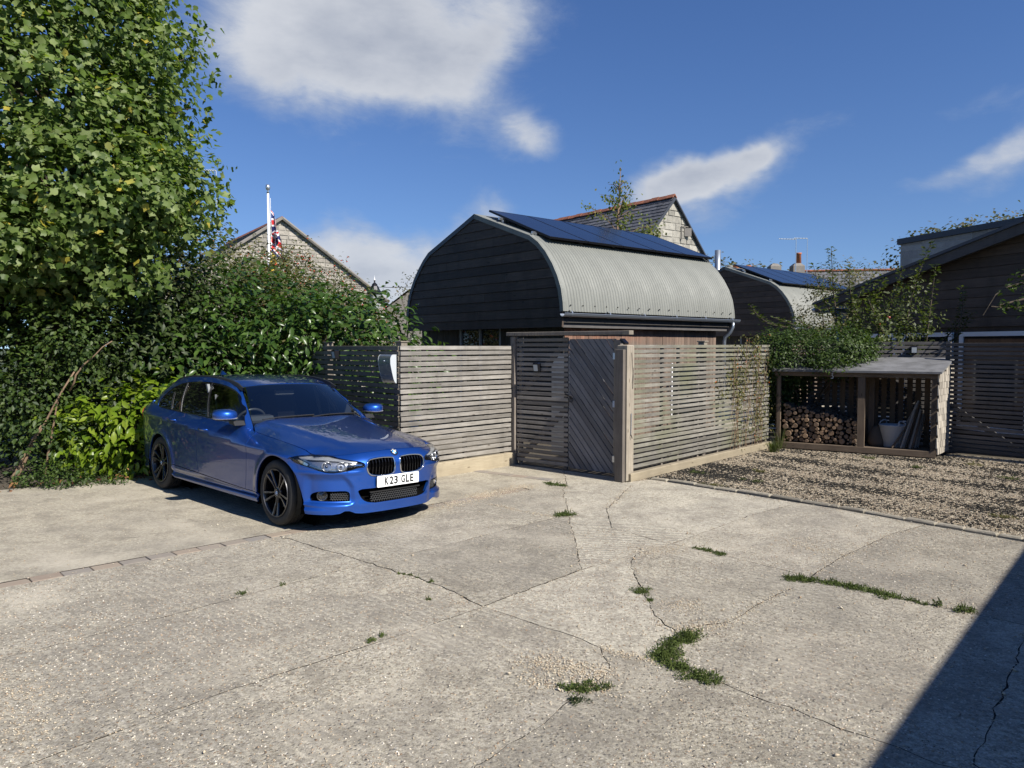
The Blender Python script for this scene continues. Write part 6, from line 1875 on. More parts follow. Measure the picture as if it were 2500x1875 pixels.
# bonnet height field
def bon(x, y):
    zc = pchip(x, [-.85, -.715, -.60, -.45, -.25, 0, .3, .55, .75, .95], [.70, .757, .786, .815, .845, .880, .922, .955, .980, .99])
    D = pchip(x, [-.85, -.71, -.5, -.3, 0, .35, .55, .66, .9], [.03, .06, .10, .085, .065, .076, .088, .10, .10])
    p = pchip(x, [-.7, -.3, 0, .4, .7], [2.4, 2.6, 3.0, 4.5, 6.0])
    ay = np.abs(y)
    z = zc - D * (ay / .765) ** p
    ycr = .34 + (x + .72) * .19
    return z + .012 * sstep(.06, -.05, ay - ycr) * sstep(-.70, -.40, x)
# top edge of the body wall
TS = [0, s_y(.35), s_y(.55), s_x(-.50), s_x(-.42), s_x(-.345), s_x(-.15), s_x(.07), s_x(.35), s_x(.55), s_x(.66), s_x(.80), s_x(1.1), s_x(1.7), s_x(2.4), s_x(3.0), s_x(3.25), s_x(3.5), s_x(3.65), SMAX]
TZ = [.757, .745, .728, .722, .735, .762, .795, .818, .846, .868, .893, .928, .940, .952, .981, 1.0, 1.03, 1.05, 1.055, 1.06]
TD = [.095, .095, .110, .125, .130, .135, .140, .142, .138, .130, .120, .105, .100, .098, .098, .098, .10, .12, .13, .13]
def ztop(s): return pchip(np.abs(s), TS, TZ)
CS = [0, s_x(-.4), s_x(0), s_x(.57), s_x(1.45), s_x(2.4), s_x(3.2), SMAX]
CZ = [.70, .70, .715, .738, .795, .862, .90, .92]
def wall(s, z, extra=0.0):
    s = np.asarray(s, float); z = np.asarray(z, float); a = np.abs(s); sg = np.where(s < 0, -1.0, 1.0)
    x, y, nx, ny = plan(a)
    zt = ztop(a); dt = pchip(a, TS, TD); zc = np.minimum(pchip(a, CS, CZ), zt - .03)
    f = sstep(s_y(.60), s_x(-.25), a)                    # 0 on the nose, 1 on the sides
    u = np.clip((z - zc) / (zt - zc), 0, 1)
    # above the crease: rolls in to the shoulder
    up_side = dt * (.24 * u + .76 * u ** 1.9)
    un = np.clip((z - .60) / (zt - .60), 0, 1)
    up_nose = dt * un ** 2.3
    # below: bodyside hollow, then tucks under the sill
    lo = np.clip((zc - z) / (zc - .17), 0, 1)
    lo_side = .0095 * sstep(-.02, .12, lo) + .0145 * sstep(.15, .9, lo) + .028 * sstep(.80, .86, lo) * sstep(1.6, .5, 0) - .030 * sstep(.86, .92, lo) + .03 * sstep(.9, 1.15, lo)
    lo_nose = .018 * sstep(.40, .17, z)
    d = f * (np.where(z > zc, up_side, lo_side)) + (1 - f) * (np.where(z > .60, up_nose, 0) + lo_nose)
    # flared arches
    for cx in (-.02, 2.81):
        r = np.hypot(x - cx, z - .32); d = d - .013 * np.exp(-((r - .385) / .045) ** 2) * sstep(.16, .3, z) * f
    # bumper: the painted Y shape stands proud, pockets beside it lie deeper
    ay = np.where(x < .2, y, 9)
    ycr = pchip(z, [.15, .25, .30, .41, .47, .53, .565, .60], [.50, .49, .455, .462, .492, .535, .565, .60])
    pocket = sstep(.0, .055, ay - ycr) * sstep(.572, .487, z) * (1 - sstep(s_y(.80), s_x(-.42), a)) * (x < .2)
    d = d + .026 * pocket * sstep(.24, .33, z)
    d = d - .024 * sstep(.285, .262, z) * sstep(.44, .56, ay) * (1 - sstep(s_y(.84), s_x(-.36), a)) * (x < .2)
    d = d - .016 * sstep(.33, .24, z) * sstep(.50, .40, ay) * (x < .2)
    lip = np.exp(-((z - .565) / .016) ** 2) * sstep(s_y(.36), s_y(.46), a) * (1 - sstep(s_x(-.45), s_x(-.28), a)) * (x < .2)
    d = d - .006 * lip
    d = d + extra
    return np.stack([x + nx * d, sg * (y + ny * d), z + 0 * a], -1)

def wtop(s):            # rim of the wall, where bonnet and belt meet it
    P = wall(s, ztop(s)); return P
B0 = [(.70, 0, .955), (.71, .35, .955), (.76, .65, .955), (.79, .715, .95), (.815, .785, .93), (1.1, .812, .938), (1.7, .815, .948), (2.4, .815, .976), (2.9, .80, .993), (3.25, .765, 1.022), (3.50, .66, 1.04), (3.60, .40, 1.05), (3.63, 0, 1.05)]
T0 = [(1.21, 0, 1.352), (1.225, .30, 1.347), (1.27, .52, 1.328), (1.31, .575, 1.312), (1.36, .625, 1.315), (1.55, .625, 1.368), (1.95, .62, 1.403), (2.5, .62, 1.395), (2.9, .605, 1.355), (3.12, .575, 1.30), (3.28, .50, 1.26), (3.36, .3, 1.25), (3.38, 0, 1.25)]
def dense(P):
    P = np.array(P, float); Pm = np.concatenate([P[1:2] * [1, -1, 1], P, P[-2:-1] * [1, -1, 1]])
    return cat(Pm, 20)[20:-20]
BD, TDn = dense(B0), dense(T0); UD = np.linspace(0, 12, len(BD))
def green(u, v, inn=0.0):
    u = np.asarray(u, float); v = np.asarray(v, float); a = np.abs(u); sg = np.where(u < 0, -1.0, 1.0)
    b = np.stack([np.interp(a, UD, BD[:, i]) for i in range(3)], -1); t = np.stack([np.interp(a, UD, TDn[:, i]) for i in range(3)], -1)
    P = b + (t - b) * v[..., None]
    e = .05
    b2 = np.stack([np.interp(a + e, UD, BD[:, i]) for i in range(3)], -1) - np.stack([np.interp(np.maximum(a - e, 0), UD, BD[:, i]) for i in range(3)], -1)
    n = np.cross(t - b, b2); n /= np.linalg.norm(n, axis=-1)[..., None] + 1e-9
    bul = .030 * 4 * v * (1 - v) * sstep(2.6, 5, a) + .018 * 4 * v * (1 - v) * sstep(3.2, 2.2, a)
    P = P + n * (bul - inn)[..., None] if not np.isscalar(inn) else P + n * (bul[..., None] - inn)
    P[..., 1] *= sg
    return P
def inv_green(pts, u0=3.0, u1=10.5):
    U, V_ = np.meshgrid(np.linspace(u0, u1, 700), np.linspace(-.05, 1.05, 160)); Q = green(U.ravel(), V_.ravel())[:, [0, 2]]; out = []
    for p in pts:
        i = int(((Q - np.array(p)) ** 2).sum(1).argmin()); u_, v_ = U.ravel()[i], V_.ravel()[i]; du, dv = .012, .008
        for _ in range(2):
            uu, vv = np.meshgrid(np.linspace(u_ - du, u_ + du, 21), np.linspace(v_ - dv, v_ + dv, 21)); q = green(uu.ravel(), vv.ravel())[:, [0, 2]]
            j = int(((q - np.array(p)) ** 2).sum(1).argmin()); u_, v_ = uu.ravel()[j], vv.ravel()[j]; du /= 8; dv /= 8
        out.append((u_, v_))
    return np.array(out)
TXR = [p[0] for p in TDn[::4]]; TYR = [p[1] for p in TDn[::4]]; TZR = [p[2] for p in TDn[::4]]
def roof(x, y):
    yt = np.interp(x, [1.21, 1.25, 1.31, 1.36, 1.55, 1.95, 2.5, 2.9, 3.12, 3.28, 3.38], [.60, .60, .61, .625, .625, .62, .62, .605, .575, .55, .55])
    zt = pchip(x, [1.20, 1.30, 1.36, 1.55, 1.95, 2.5, 2.9, 3.12, 3.28, 3.38], [1.285, 1.305, 1.315, 1.368, 1.403, 1.395, 1.355, 1.30, 1.25, 1.23])
    zc = pchip(x, [1.20, 1.30, 1.5, 1.9, 2.2, 2.5, 2.9, 3.12, 3.28, 3.40], [1.350, 1.370, 1.402, 1.428, 1.433, 1.425, 1.39, 1.345, 1.295, 1.245])
    q = np.clip(np.abs(y) / yt, 0, 1.05)
    return np.stack([x, y, zt + (zc - zt) * (1 - q ** 2.6)], -1)

def outl(pts, n=6, closed=True): return cat(pts, n, closed)
def patch(name, outer, holes, fn, step, mat, parent, flip=True, skirt=.018, mirror=False, eps=2e-3):
    outer = np.array(outer, float); holes = [np.array(h, float) for h in holes]
    def resamp(P):
        out = []
        for a, b in zip(P, np.roll(P, -1, 0)):
            L = np.linalg.norm(b - a)
            if L < 1e-5: continue
            k = max(1, int(L / step + .5))
            for j in range(k): out.append(a + (b - a) * j / k)
        return np.array(out)
    loops = [resamp(outer)] + [resamp(h) for h in holes]
    pts = [p for l in loops for p in l]; edges = []; o = 0
    for l in loops:
        n = len(l); edges += [(o + i, o + (i + 1) % n) for i in range(n)]; o += n
    lo, hi = outer.min(0), outer.max(0)
    gx, gy = np.meshgrid(np.arange(lo[0] + step / 2, hi[0], step), np.arange(lo[1] + step / 2, hi[1], step)); gp = np.c_[gx.ravel(), gy.ravel()]
    ok = in_poly(gp, outer)
    for h in holes: ok &= ~in_poly(gp, h)
    bp = np.array(pts); gp = gp[ok]
    if len(gp):
        d = np.array([np.min(((bp - q) ** 2).sum(1)) for q in gp]); gp = gp[d > (step * .45) ** 2]
    V, E, F, *_ = delaunay_2d_cdt([Vector(p) for p in pts] + [Vector(p) for p in gp], edges, [], 0, 1e-5)
    V = np.array([tuple(v) for v in V]); F = np.array([list(f) for f in F])
    c = V[F].mean(1); keep = in_poly(c, outer)
    for h in holes: keep &= ~in_poly(c, h)
    F = F[keep]
    ar = np.cross(V[F[:, 1]] - V[F[:, 0]], V[F[:, 2]] - V[F[:, 0]]); F = F[np.abs(ar) > 1e-9]
    used = np.unique(F); mp = -np.ones(len(V), int); mp[used] = np.arange(len(used)); V = V[used]; F = mp[F]
    P = fn(V[:, 0], V[:, 1]); e = eps
    Nn = np.cross(fn(V[:, 0] + e, V[:, 1]) - fn(V[:, 0] - e, V[:, 1]), fn(V[:, 0], V[:, 1] + e) - fn(V[:, 0], V[:, 1] - e))
    Nn /= np.linalg.norm(Nn, axis=1)[:, None] + 1e-12
    if flip: Nn = -Nn; F = F[:, ::-1]
    if mirror: P = P * [1, -1, 1]; Nn = Nn * [1, -1, 1]; F = F[:, ::-1]
    faces = F.tolist(); n0 = len(P)
    be = {}
    for f in faces:
        for k in range(3):
            a, b = f[k], f[(k + 1) % 3]
            if (b, a) in be: del be[(b, a)]
            else: be[(a, b)] = 1
    PP, NN = [P], [Nn]
    if skirt:
        bv = sorted({v for e_ in be for v in e_}); m2 = {v: i for i, v in enumerate(bv)}
        top = P[bv]; bot = P[bv] - Nn[bv] * skirt
        en = np.zeros((len(bv), 3))
        for (a, b) in be:
            w = np.cross(P[b] - P[a], Nn[a]); en[m2[a]] += w; en[m2[b]] += w
        en /= np.linalg.norm(en, axis=1)[:, None] + 1e-12
        PP += [top, bot]; NN += [en, en]; nb = len(bv)
        for (a, b) in be:
            faces.append([n0 + m2[b], n0 + m2[a], n0 + nb + m2[a], n0 + nb + m2[b]])
    PP = np.concatenate(PP); NN = np.concatenate(NN)
    me = bpy.data.meshes.new(name); me.from_pydata(PP.tolist(), [], faces); me.materials.append(mat)
    me.polygons.foreach_set('use_smooth', np.ones(len(me.polygons), dtype=bool))
    me.normals_split_custom_set_from_vertices(NN.tolist())
    return add(name, me, parent)

def paint_fn(t):
    p = t.obj(); fl = t.noise(p, 900, 2, .5)
    lw = t.add('ShaderNodeLayerWeight'); lw.inputs[0].default_value = .5
    c = t.mix(lw.outputs['Facing'], (.012, .092, .44), (.002, .011, .072))
    dust = t.math('MULTIPLY', t.range(t.noise(p, 3.1, 6, .7), .45, .8), .10)
    return {'Base Color': c, 'Roughness': t.math('ADD', .32, t.math('MULTIPLY', fl, .08)), 'Coat Roughness': t.math('ADD', .015, t.math('MULTIPLY', dust, .3))}
PAINT = principled('metallic_blue_paint', (.01, .08, .42), .33, .62, fn=paint_fn, Coat_Weight=1.0, Coat_IOR=1.5)
GLOSSBLACK = principled('gloss_black_trim', (.008, .008, .009), .12, 0, Coat_Weight=.5)
SATIN = principled('satin_black_plastic', (.018, .018, .019), .45)
CHROME = principled('chrome', (.78, .79, .80), .08, 1.0)
TYRE = principled('tyre_rubber', (.020, .020, .021), .72, fn=lambda t: {'Base Color': t.mix(t.range(t.noise(t.obj(), 9, 5, .7), .4, .7), (.012, .012, .012), (.030, .028, .025))})
RIM = principled('dark_alloy', (.012, .012, .014), .22, .5, Coat_Weight=.5)
RIMF = principled('machined_grey', (.12, .12, .125), .3, .8)
LINER = principled('wheel_liner', (.006, .006, .006), 1.0, Specular_IOR_Level=.0)
INTER = principled('dark_interior', (.045, .046, .05), .6)
PLATE = principled('white_plate', (.78, .79, .78), .35)
INK = principled('plate_black', (.006, .006, .007), .4)
REDL = principled('tail_lamp_red', (.30, .008, .008), .1, Coat_Weight=1.0)
REFL = principled('lamp_reflector', (.72, .73, .75), .14, 1.0)
def glass_mat(name, tint, mixf, rough=.0):
    m = bpy.data.materials.new(name); m.use_nodes = True; t = NT(m.node_tree)
    for n in list(t.n): t.n.remove(n)
    out = t.add('ShaderNodeOutputMaterial'); tr = t.add('ShaderNodeBsdfTransparent'); tr.inputs[0].default_value = (*tint, 1)
    gl = t.add('ShaderNodeBsdfGlossy'); gl.inputs['Roughness'].default_value = rough; gl.inputs[0].default_value = (1, 1, 1, 1)
    fr = t.add('ShaderNodeFresnel'); fr.inputs[0].default_value = 1.52
    f = t.math('MULTIPLY', fr.outputs[0], mixf, clamp=True)
    ms = t.add('ShaderNodeMixShader'); t.l.new(f, ms.inputs[0]); t.l.new(tr.outputs[0], ms.inputs[1]); t.l.new(gl.outputs[0], ms.inputs[2]); t.l.new(ms.outputs[0], out.inputs[0])
    return m
SCREEN = glass_mat('windscreen_glass', (.72, .78, .80), 2.3)
SIDEG = glass_mat('side_glass', (.50, .55, .55), 1.5)
PRIV = principled('privacy_glass', (.004, .004, .005), .03, 0, Specular_IOR_Level=.6)
LENS = glass_mat('clear_lens', (.93, .94, .95), 1.3)

def ringpath(P, closed=True):
    return P
def closed_tube(mb, path, r, seg=8):
    path = [Vector(p) for p in path]; n = len(path); vs = []; fs = []; prev = None
    rs = r if isinstance(r, (list, tuple, np.ndarray)) else [r] * n
    for i in range(n):
        d = (path[(i + 1) % n] - path[(i - 1) % n]).normalized()
        u = d.orthogonal().normalized() if prev is None else (prev - d * prev.dot(d)).normalized()
        prev = u; w = d.cross(u)
        for k in range(seg):
            a = 2 * PI * k / seg; vs.append(path[i] + (u * math.cos(a) + w * math.sin(a)) * rs[i])
    # find the twist between last and first ring
    last = vs[-seg:]; best = min(range(seg), key=lambda q: sum((last[k] - vs[(k + q) % seg]).length for k in range(seg)))
    for i in range(n):
        for k in range(seg):
            a = i * seg + k; b = i * seg + (k + 1) % seg
            if i < n - 1: fs.append((a, b, b + seg, a + seg))
            else: fs.append((a, b, (k + 1 + best) % seg, (k + best) % seg))
    mb.raw(vs, fs)

def text_mesh(name, s, size, mat, bold=.0, ext=.0006):
    cu = bpy.data.curves.new(name, 'FONT'); cu.body = s; cu.size = size; cu.align_x = 'CENTER'; cu.align_y = 'CENTER'; cu.extrude = ext; cu.offset = bold; cu.resolution_u = 4
    tmp = bpy.data.objects.new(name, cu); COL.objects.link(tmp)
    dg = bpy.context.evaluated_depsgraph_get(); me = bpy.data.meshes.new_from_object(tmp.evaluated_get(dg)); me.name = name
    bpy.data.objects.remove(tmp); me.materials.clear(); me.materials.append(mat); return me

def build_car():
    car = empty('estate_car', (-1.7405, 7.932, -.004)); car.rotation_euler = (math.radians(1.2), 0, math.radians(136.69))
    tag(car, 'metallic blue estate car with black alloy wheels parked beside the fence', 'car')
    # ---------------- outlines in (s, z)
    g1 = .0028
    sx, sy = lambda x: float(s_x(x)), lambda y: float(s_y(y))
    zt = lambda s: float(ztop(s))
    def arch_pts(cx, cz, r, a0, a1, n=22, rf=0.0):
        out = []
        for k in range(n):
            a = math.radians(a0 + (a1 - a0) * k / (n - 1)); rr = r + rf * max(0, -math.cos(a)) ** 2
            out.append((sx(cx + rr * math.cos(a)), cz + rr * math.sin(a)))
        return out
    ARF = lambda a0, a1, n=22: arch_pts(-.025, .325, .372, a0, a1, n, .022)
    # headlight
    HL = [(sy(.375), .650), (sy(.42), .668), (sy(.52), .686), (sy(.61), .704), (sy(.69), .722), (sx(-.43), .7245), (sx(-.35), .720), (sx(-.268), .698), (sx(-.268), .698), (sx(-.33), .658), (sy(.80), .618), (sy(.745), .590), (sy(.68), .574),
          (sy(.60), .577), (sy(.52), .592), (sy(.45), .610), (sy(.385), .618), (sy(.372), .632)]
    HLo = outl(HL, 5)
    KID = [(.040, .676), (.075, .689), (.18, .693), (.29, .685), (.335, .668), (.350, .630), (.344, .575), (.315, .540), (.26, .524), (.17, .517), (.085, .522), (.045, .545), (.034, .610)]
    KIDo = outl([(sy(y), z) for y, z in KID], 5)
    INT = [(0, .405), (.40, .405), (.437, .392), (.43, .36), (.395, .305), (.345, .275), (.26, .260), (0, .254)]
    FOG = outl([(sy(.525), .384), (sy(.66), .394), (sy(.755), .392), (sy(.80), .370), (sy(.812), .335), (sy(.808), .302), (sy(.808), .302), (sy(.65), .297), (sy(.51), .293), (sy(.51), .293)], 4)
    top_b = [(sy(y), zt(sy(y)) - g1) for y in (.66, .60, .50, .40, .30, .20, .10)]
    lowHL = [HLo[i] for i in range(len(HLo))]
    # lower boundary of the lamp from its outer tip inwards, then its upper inner part
    k_tip = int(np.argmax(HLo[:, 0])); lo_part = [tuple(p) for p in HLo[k_tip:]] ; up_part = [tuple(p) for p in HLo[:k_tip + 1]]
    meet = min(range(len(up_part)), key=lambda i: abs(up_part[i][0] - sy(.68)))
    off = lambda L, dz: [(a, b + dz) for a, b in L]
    half = [(sy(.001), .168), (sy(.20), .168), (sy(.40), .170), (sy(.46), .176), (sy(.52), .204), (sy(.56), .206), (sy(.60), .184), (sy(.66), .176), (sy(.80), .176), (sx(-.46), .178)] +            [(sx(-.445), .25), (sx(-.415), .38)] + ARF(148, 112, 10) + [(sx(-.235), .680)] + [(sx(-.262), .692)] + off(lo_part[1:], -.003) + off(up_part[:meet], .003) + top_b
    full = half + [(-a, b) for a, b in half[::-1]]
    intake = [(sy(y), z) for y, z in INT[1:-1]]; intake = outl([(-a, b) for a, b in intake[::-1]] , 3, False).tolist()[::-1][::-1] + []
    R_ = [(sy(y), z) for y, z in INT[1:-1]]
    Rc = cat(R_, 4).tolist(); inth = Rc + [(-a, b) for a, b in Rc[::-1]]
    bump = patch('front_bumper', full, [KIDo, KIDo * [-1, 1], np.array(inth), FOG, FOG * [-1, 1]], wall, .015, PAINT, car, skirt=.03)
    # fender
    DF = [(sx(.600), .286), (sx(.568), .50), (sx(.556), .70), (sx(.560), .78), (sx(.585), .86), (sx(.61), zt(sx(.61)))]
    DFc = [tuple(p) for p in cat(DF, 4)]
    topw = [(sx(x), zt(sx(x)) - .001) for x in (.61, .5, .4, .3, .2, .1, 0, -.1, -.2, -.28, -.345, -.39)]
    uo = [p for p in up_part if p[0] > sx(-.43)]
    wing = ARF(118, -6, 30) + [(a - .003, b) for a, b in DFc] + topw + [(sx(-.43), .731)] + off(uo[::1], .003) + [(sx(-.235), .684)]
    wing = [(sx(.345), .286) if i == 29 else p for i, p in enumerate(wing)]
    dB = [(1.716, .325), (1.735, .45), (1.742, .62), (1.738, .80), (1.715, .86), (1.66, .915)]
    dBt = [tuple(p) for p in cat([(sx(x), z) for x, z in dB] + [(sx(1.615), zt(sx(1.615)))], 3)]
    topline = lambda x0, x1, n=12: [(sx(x), zt(sx(x)) - .001) for x in np.linspace(x0, x1, n)]
    fdoor = [(a + .003, b) for a, b in DFc][::-1] + [(sx(.9), .295), (sx(1.3), .310)] + [(a - .003, b) for a, b in dBt] + topline(1.60, .63)
    dC = [(2.398, .347), (2.415, .43), (2.46, .55), (2.525, .68), (2.548, .78), (2.525, .88)]
    dCt = [tuple(p) for p in cat([(sx(x), z) for x, z in dC] + [(sx(2.47), zt(sx(2.47)))], 3)]
    rdoor = [(a + .003, b) for a, b in dBt][::-1] + [(sx(2.05), .336)] + [(a - .003, b) for a, b in dCt] + topline(2.455, 1.63)
    AR = arch_pts(2.81, .325, .360, 178, -2, 30)
    quarter = [(a + .003, b) for a, b in dCt][::-1] + [p for p in AR if p[1] > .335] + [(sx(3.165), .42), (sx(3.20), .545), (sx(3.5), .56), (sx(3.72), .56), (sx(3.73), .70), (sx(3.70), .9), (sx(3.66), zt(sx(3.66)) - .001)] + topline(3.62, 2.49, 16)
    skirtp = [(sx(.345), .185), (sx(1.3), .187), (sx(2.37), .195), (sx(2.43), .22), (sx(2.442), .335), (sx(2.396), .341), (sx(2.05), .330), (sx(1.716), .319), (sx(1.3), .304), (sx(.9), .289), (sx(.60), .280), (sx(.36), .280), (sx(.35), .25)]
    rbump = [(sx(3.18), .21), (sx(3.5), .20), (SMAX - .001, .20), (SMAX - .001, .55), (sx(3.72), .555), (sx(3.5), .552), (sx(3.205), .54), (sx(3.17), .42), (sx(3.165), .33)]
    tgate = [(sx(3.735), .565), (SMAX - .001, .565), (SMAX - .001, 1.055), (sx(3.67), zt(sx(3.67)) - .002), (sx(3.71), .9), (sx(3.74), .70)]
    for m in (False, True):
        patch('front_wing', wing, [], wall, .03, PAINT, car, mirror=m)
        patch('front_door', fdoor, [], wall, .035, PAINT, car, mirror=m)
        patch('rear_door', rdoor, [], wall, .035, PAINT, car, mirror=m)
        patch('rear_quarter', quarter, [], wall, .035, PAINT, car, mirror=m)
        patch('side_skirt', skirtp, [], lambda s, z: wall(s, z, -.004), .035, PAINT, car, mirror=m)
        patch('rear_bumper', rbump, [], wall, .04, PAINT, car, mirror=m)
        patch('tailgate', tgate, [], wall, .05, PAINT, car, mirror=m)
        patch('tail_light', outl([(sx(3.50), .90), (sx(3.60), .965), (sx(3.75), .965), (sx(3.76), .83), (sx(3.64), .81)], 4), [], lambda s, z: wall(s, z, -.004), .04, REDL, car, mirror=m, skirt=.005)
        # dark shell behind the shut lines
        sh = [(sx(-.1), .72)] + [(sx(-.02) + 0, .74), (sx(.2), .70), (sx(.40), .55), (sx(.43), .30), (sx(2.36), .32), (sx(2.39), .5), (sx(2.55), .70), (sx(2.81), .735), (sx(3.08), .67), (sx(3.22), .5), (sx(3.7), .5)] + [(sx(x), zt(sx(x)) - .02) for x in (3.6, 3.0, 2.4, 1.7, 1.0, .6, .2, -.1)]
        patch('inner_shell', sh, [], lambda s, z: wall(s, z, .022), .08, LINER, car, mirror=m, skirt=0)
    # ---------------- bonnet
    ss = np.linspace(0, sy(.66), 14); fr = [wall(s, ztop(s))[:2] for s in ss]
    xs_ = [x for x in (-.43, -.39, -.345, -.28, -.2, -.1, 0, .1, .2, .3, .4, .5, .56, .60)]
    sd = [wall(s_x(x), ztop(s_x(x)))[:2] - np.array([0, .004]) for x in xs_]
    rear = [(.655, .755), (.69, .74), (.725, .70), (.735, .6), (.725, .4), (.71, .2), (.705, 0)]
    rgt = [(p[0] + .004, p[1]) for p in fr] + [tuple(p) for p in sd] + rear
    bo = [(x, y) for x, y in rgt] + [(x, -y) for x, y in rgt[::-1][1:-1]]
    def bonf(x, y):
        z = bon(x, y)
        # blend to the actual rim of the wall so that bonnet and wing stay flush
        st = np.interp(x, [float(wall(s_x(q), ztop(s_x(q)))[0]) for q in np.linspace(-.5, .66, 30)], np.linspace(-.5, .66, 30))
        R = wall(s_x(st), ztop(s_x(st))); w = sstep(.20, .0, np.abs(R[:, 1]) - np.abs(y)) * sstep(-.55, -.42, x)
        z = z + (R[:, 2] - bon(R[:, 0], R[:, 1])) * w
        sn = s_y(np.clip(np.abs(y), 0, .70)); R = wall(sn, ztop(sn)); w = sstep(.16, .0, x - R[:, 0]) * sstep(-.36, -.46, x)
        z = z + (R[:, 2] - bon(R[:, 0], R[:, 1])) * w
        return np.stack([x, y, z], -1)
    patch('bonnet', bo, [], bonf, .035, PAINT, car, flip=False, skirt=.012)
    # plenum under the windscreen
    patch('wiper_cowl', [(.69, -.72), (.69, .72), (.86, .72), (.86, -.72)], [], lambda x, y: np.stack([x, y, bon(x, y) - .035], -1), .1, SATIN, car, flip=False, skirt=0)
    # ---------------- greenhouse
    WIN = [(.80, .930), (.80, .930), (.93, 1.045), (1.10, 1.165), (1.25, 1.258), (1.40, 1.308), (1.60, 1.336), (1.85, 1.350), (2.15, 1.350), (2.45, 1.336), (2.70, 1.300), (2.92, 1.225), (3.06, 1.13), (3.115, 1.055), (3.10, 1.015), (3.02, 1.002), (2.7, .993), (2.39, .984), (2.0, .968), (1.69, .956), (1.2, .942)]
    Wuv = inv_green(outl(WIN, 4))
    pil = [(2.98, -.25), (3.5, -.25), (4.1, -.22), (4.6, -.10)] + [(u, -.02) for u in np.linspace(5, 10, 11)] + [(10.2, .5), (10, 1.0)] + [(u, 1.0) for u in np.linspace(9.5, 3.4, 13)] + [(2.98, 1.0), (2.98, .5)]
    def gl(a): return lambda u, v: green(u, v, a)
    DIV_B = [(1.655, .950), (1.70, 1.06), (1.80, 1.20), (1.90, 1.352)]     # centre pillar
    def band(x0, x1, xt0, xt1):  # polygon between two slanted lines, in side view
        return [(x0, .90), (x1, .90), (xt1, 1.40), (xt0, 1.40)]
    def clip_to(poly_uv, quad_xz):
        q = inv_green(quad_xz, 3.0, 10.5)
        c = [tuple(p) for p in poly_uv]; qq = [tuple(p) for p in q]
        A = sum(qq[i][0] * qq[(i + 1) % 4][1] - qq[(i + 1) % 4][0] * qq[i][1] for i in range(4))
        if A < 0: qq = qq[::-1]
        for i in range(4): c = clip_poly(c, qq[i], qq[(i + 1) % 4])
        return c
    cen = Wuv.mean(0); Win2 = cen + (Wuv - cen) * np.array([.985, .90])
    def quad(xb0, xb1, xt0, xt1):
        e = .25
        return [(xb0 - (xt0 - xb0) * .1, .92), (xb1 - (xt1 - xb1) * .1, .92), (xt1, 1.36), (xt0, 1.36)]
    for m in (False, True):
        patch('roof_side', pil, [Wuv], gl(0), .09, PAINT, car, mirror=m, skirt=.012)
        patch('window_trim', Wuv, [], gl(.006), .09, GLOSSBLACK if 0 else SATIN, car, mirror=m, skirt=0) if 0 else None
        g1_ = clip_to(Win2, quad(.6, 1.60, 1.2, 1.835)); g2_ = clip_to(Win2, quad(1.69, 2.33, 1.90, 2.45)); g3_ = clip_to(Win2, quad(2.38, 3.3, 2.505, 3.3))
        hs = [np.array(g) for g in (g1_, g2_, g3_)]
        patch('window_trim', Wuv, hs, gl(.003), .09, GLOSSBLACK, car, mirror=m, skirt=.006)
        patch('front_side_window', g1_, [], gl(.006), .12, SIDEG, car, mirror=m, skirt=0)
        patch('rear_side_window', g2_, [], gl(.006), .12, PRIV, car, mirror=m, skirt=0)
        patch('quarter_window', g3_, [], gl(.006), .12, PRIV, car, mirror=m, skirt=0)
        sg = -1 if m else 1
        def line(a, b, n=6): 
            q = inv_green([np.array(a) + (np.array(b) - np.array(a)) * k / (n - 1) for k in range(n)]); P = green(q[:, 0], q[:, 1], -.001); P[:, 1] *= sg; return [tuple(p) for p in P]
        MB().tube(line((2.355, .985), (2.475, 1.325)), .0035, 6).build('window_divider', RIMF, car)
        MB().tube(line((2.64, .995), (2.72, 1.20)), .003, 6).build('window_divider', RIMF, car)
        MB().tube(line((1.63, .96), (1.845, 1.345)), .0025, 6).build('window_divider', RIMF, car)
        MB().tube(line((.82, .936), (3.05, 1.004), 14), .005, 6).build('belt_moulding', GLOSSBLACK, car)
    ws = [(-2.90, -.05), (2.90, -.05), (2.94, .5), (2.90, .985), (0, .985), (-2.90, .985), (-2.94, .5)]
    patch('windscreen', [(-2.93 + 5.86 * k / 24, -.05) for k in range(25)] + [(2.93 - 5.86 * k / 24, .988) for k in range(25)], [], gl(.004), .16, SCREEN, car, skirt=0)
    # black band round the windscreen
    o_ = [(-2.96 + 5.92 * k / 24, -.06) for k in range(25)] + [(2.96 - 5.92 * k / 24, .995) for k in range(25)]
    i_ = [(-2.84 + 5.68 * k / 24, .0) for k in range(25)] + [(2.84 - 5.68 * k / 24, .972) for k in range(25)]
    patch('windscreen_band', o_, [np.array(i_)], gl(.008), .16, GLOSSBLACK, car, skirt=0)
    rg = [(10.3, 0.02), (12, .02), (12, .98), (10.2, .98)]
    for m in (False, True): patch('rear_window', rg, [], gl(0), .25, PRIV, car, mirror=m, skirt=0)
    # roof
    fe = [tuple(green(u, 1.0)[:2]) for u in np.linspace(0, 4, 14)]
    se = [tuple(green(u, 1.0)[:2]) for u in np.linspace(4.2, 12, 24)]
    rr_ = [(x + .006 if i < 10 else x, y + .001) for i, (x, y) in enumerate(fe + se)]
    ro = rr_ + [(x, -y) for x, y in rr_[::-1][1:-1]]
    patch('roof', ro, [], roof, .06, PAINT, car, flip=False, skirt=.01)
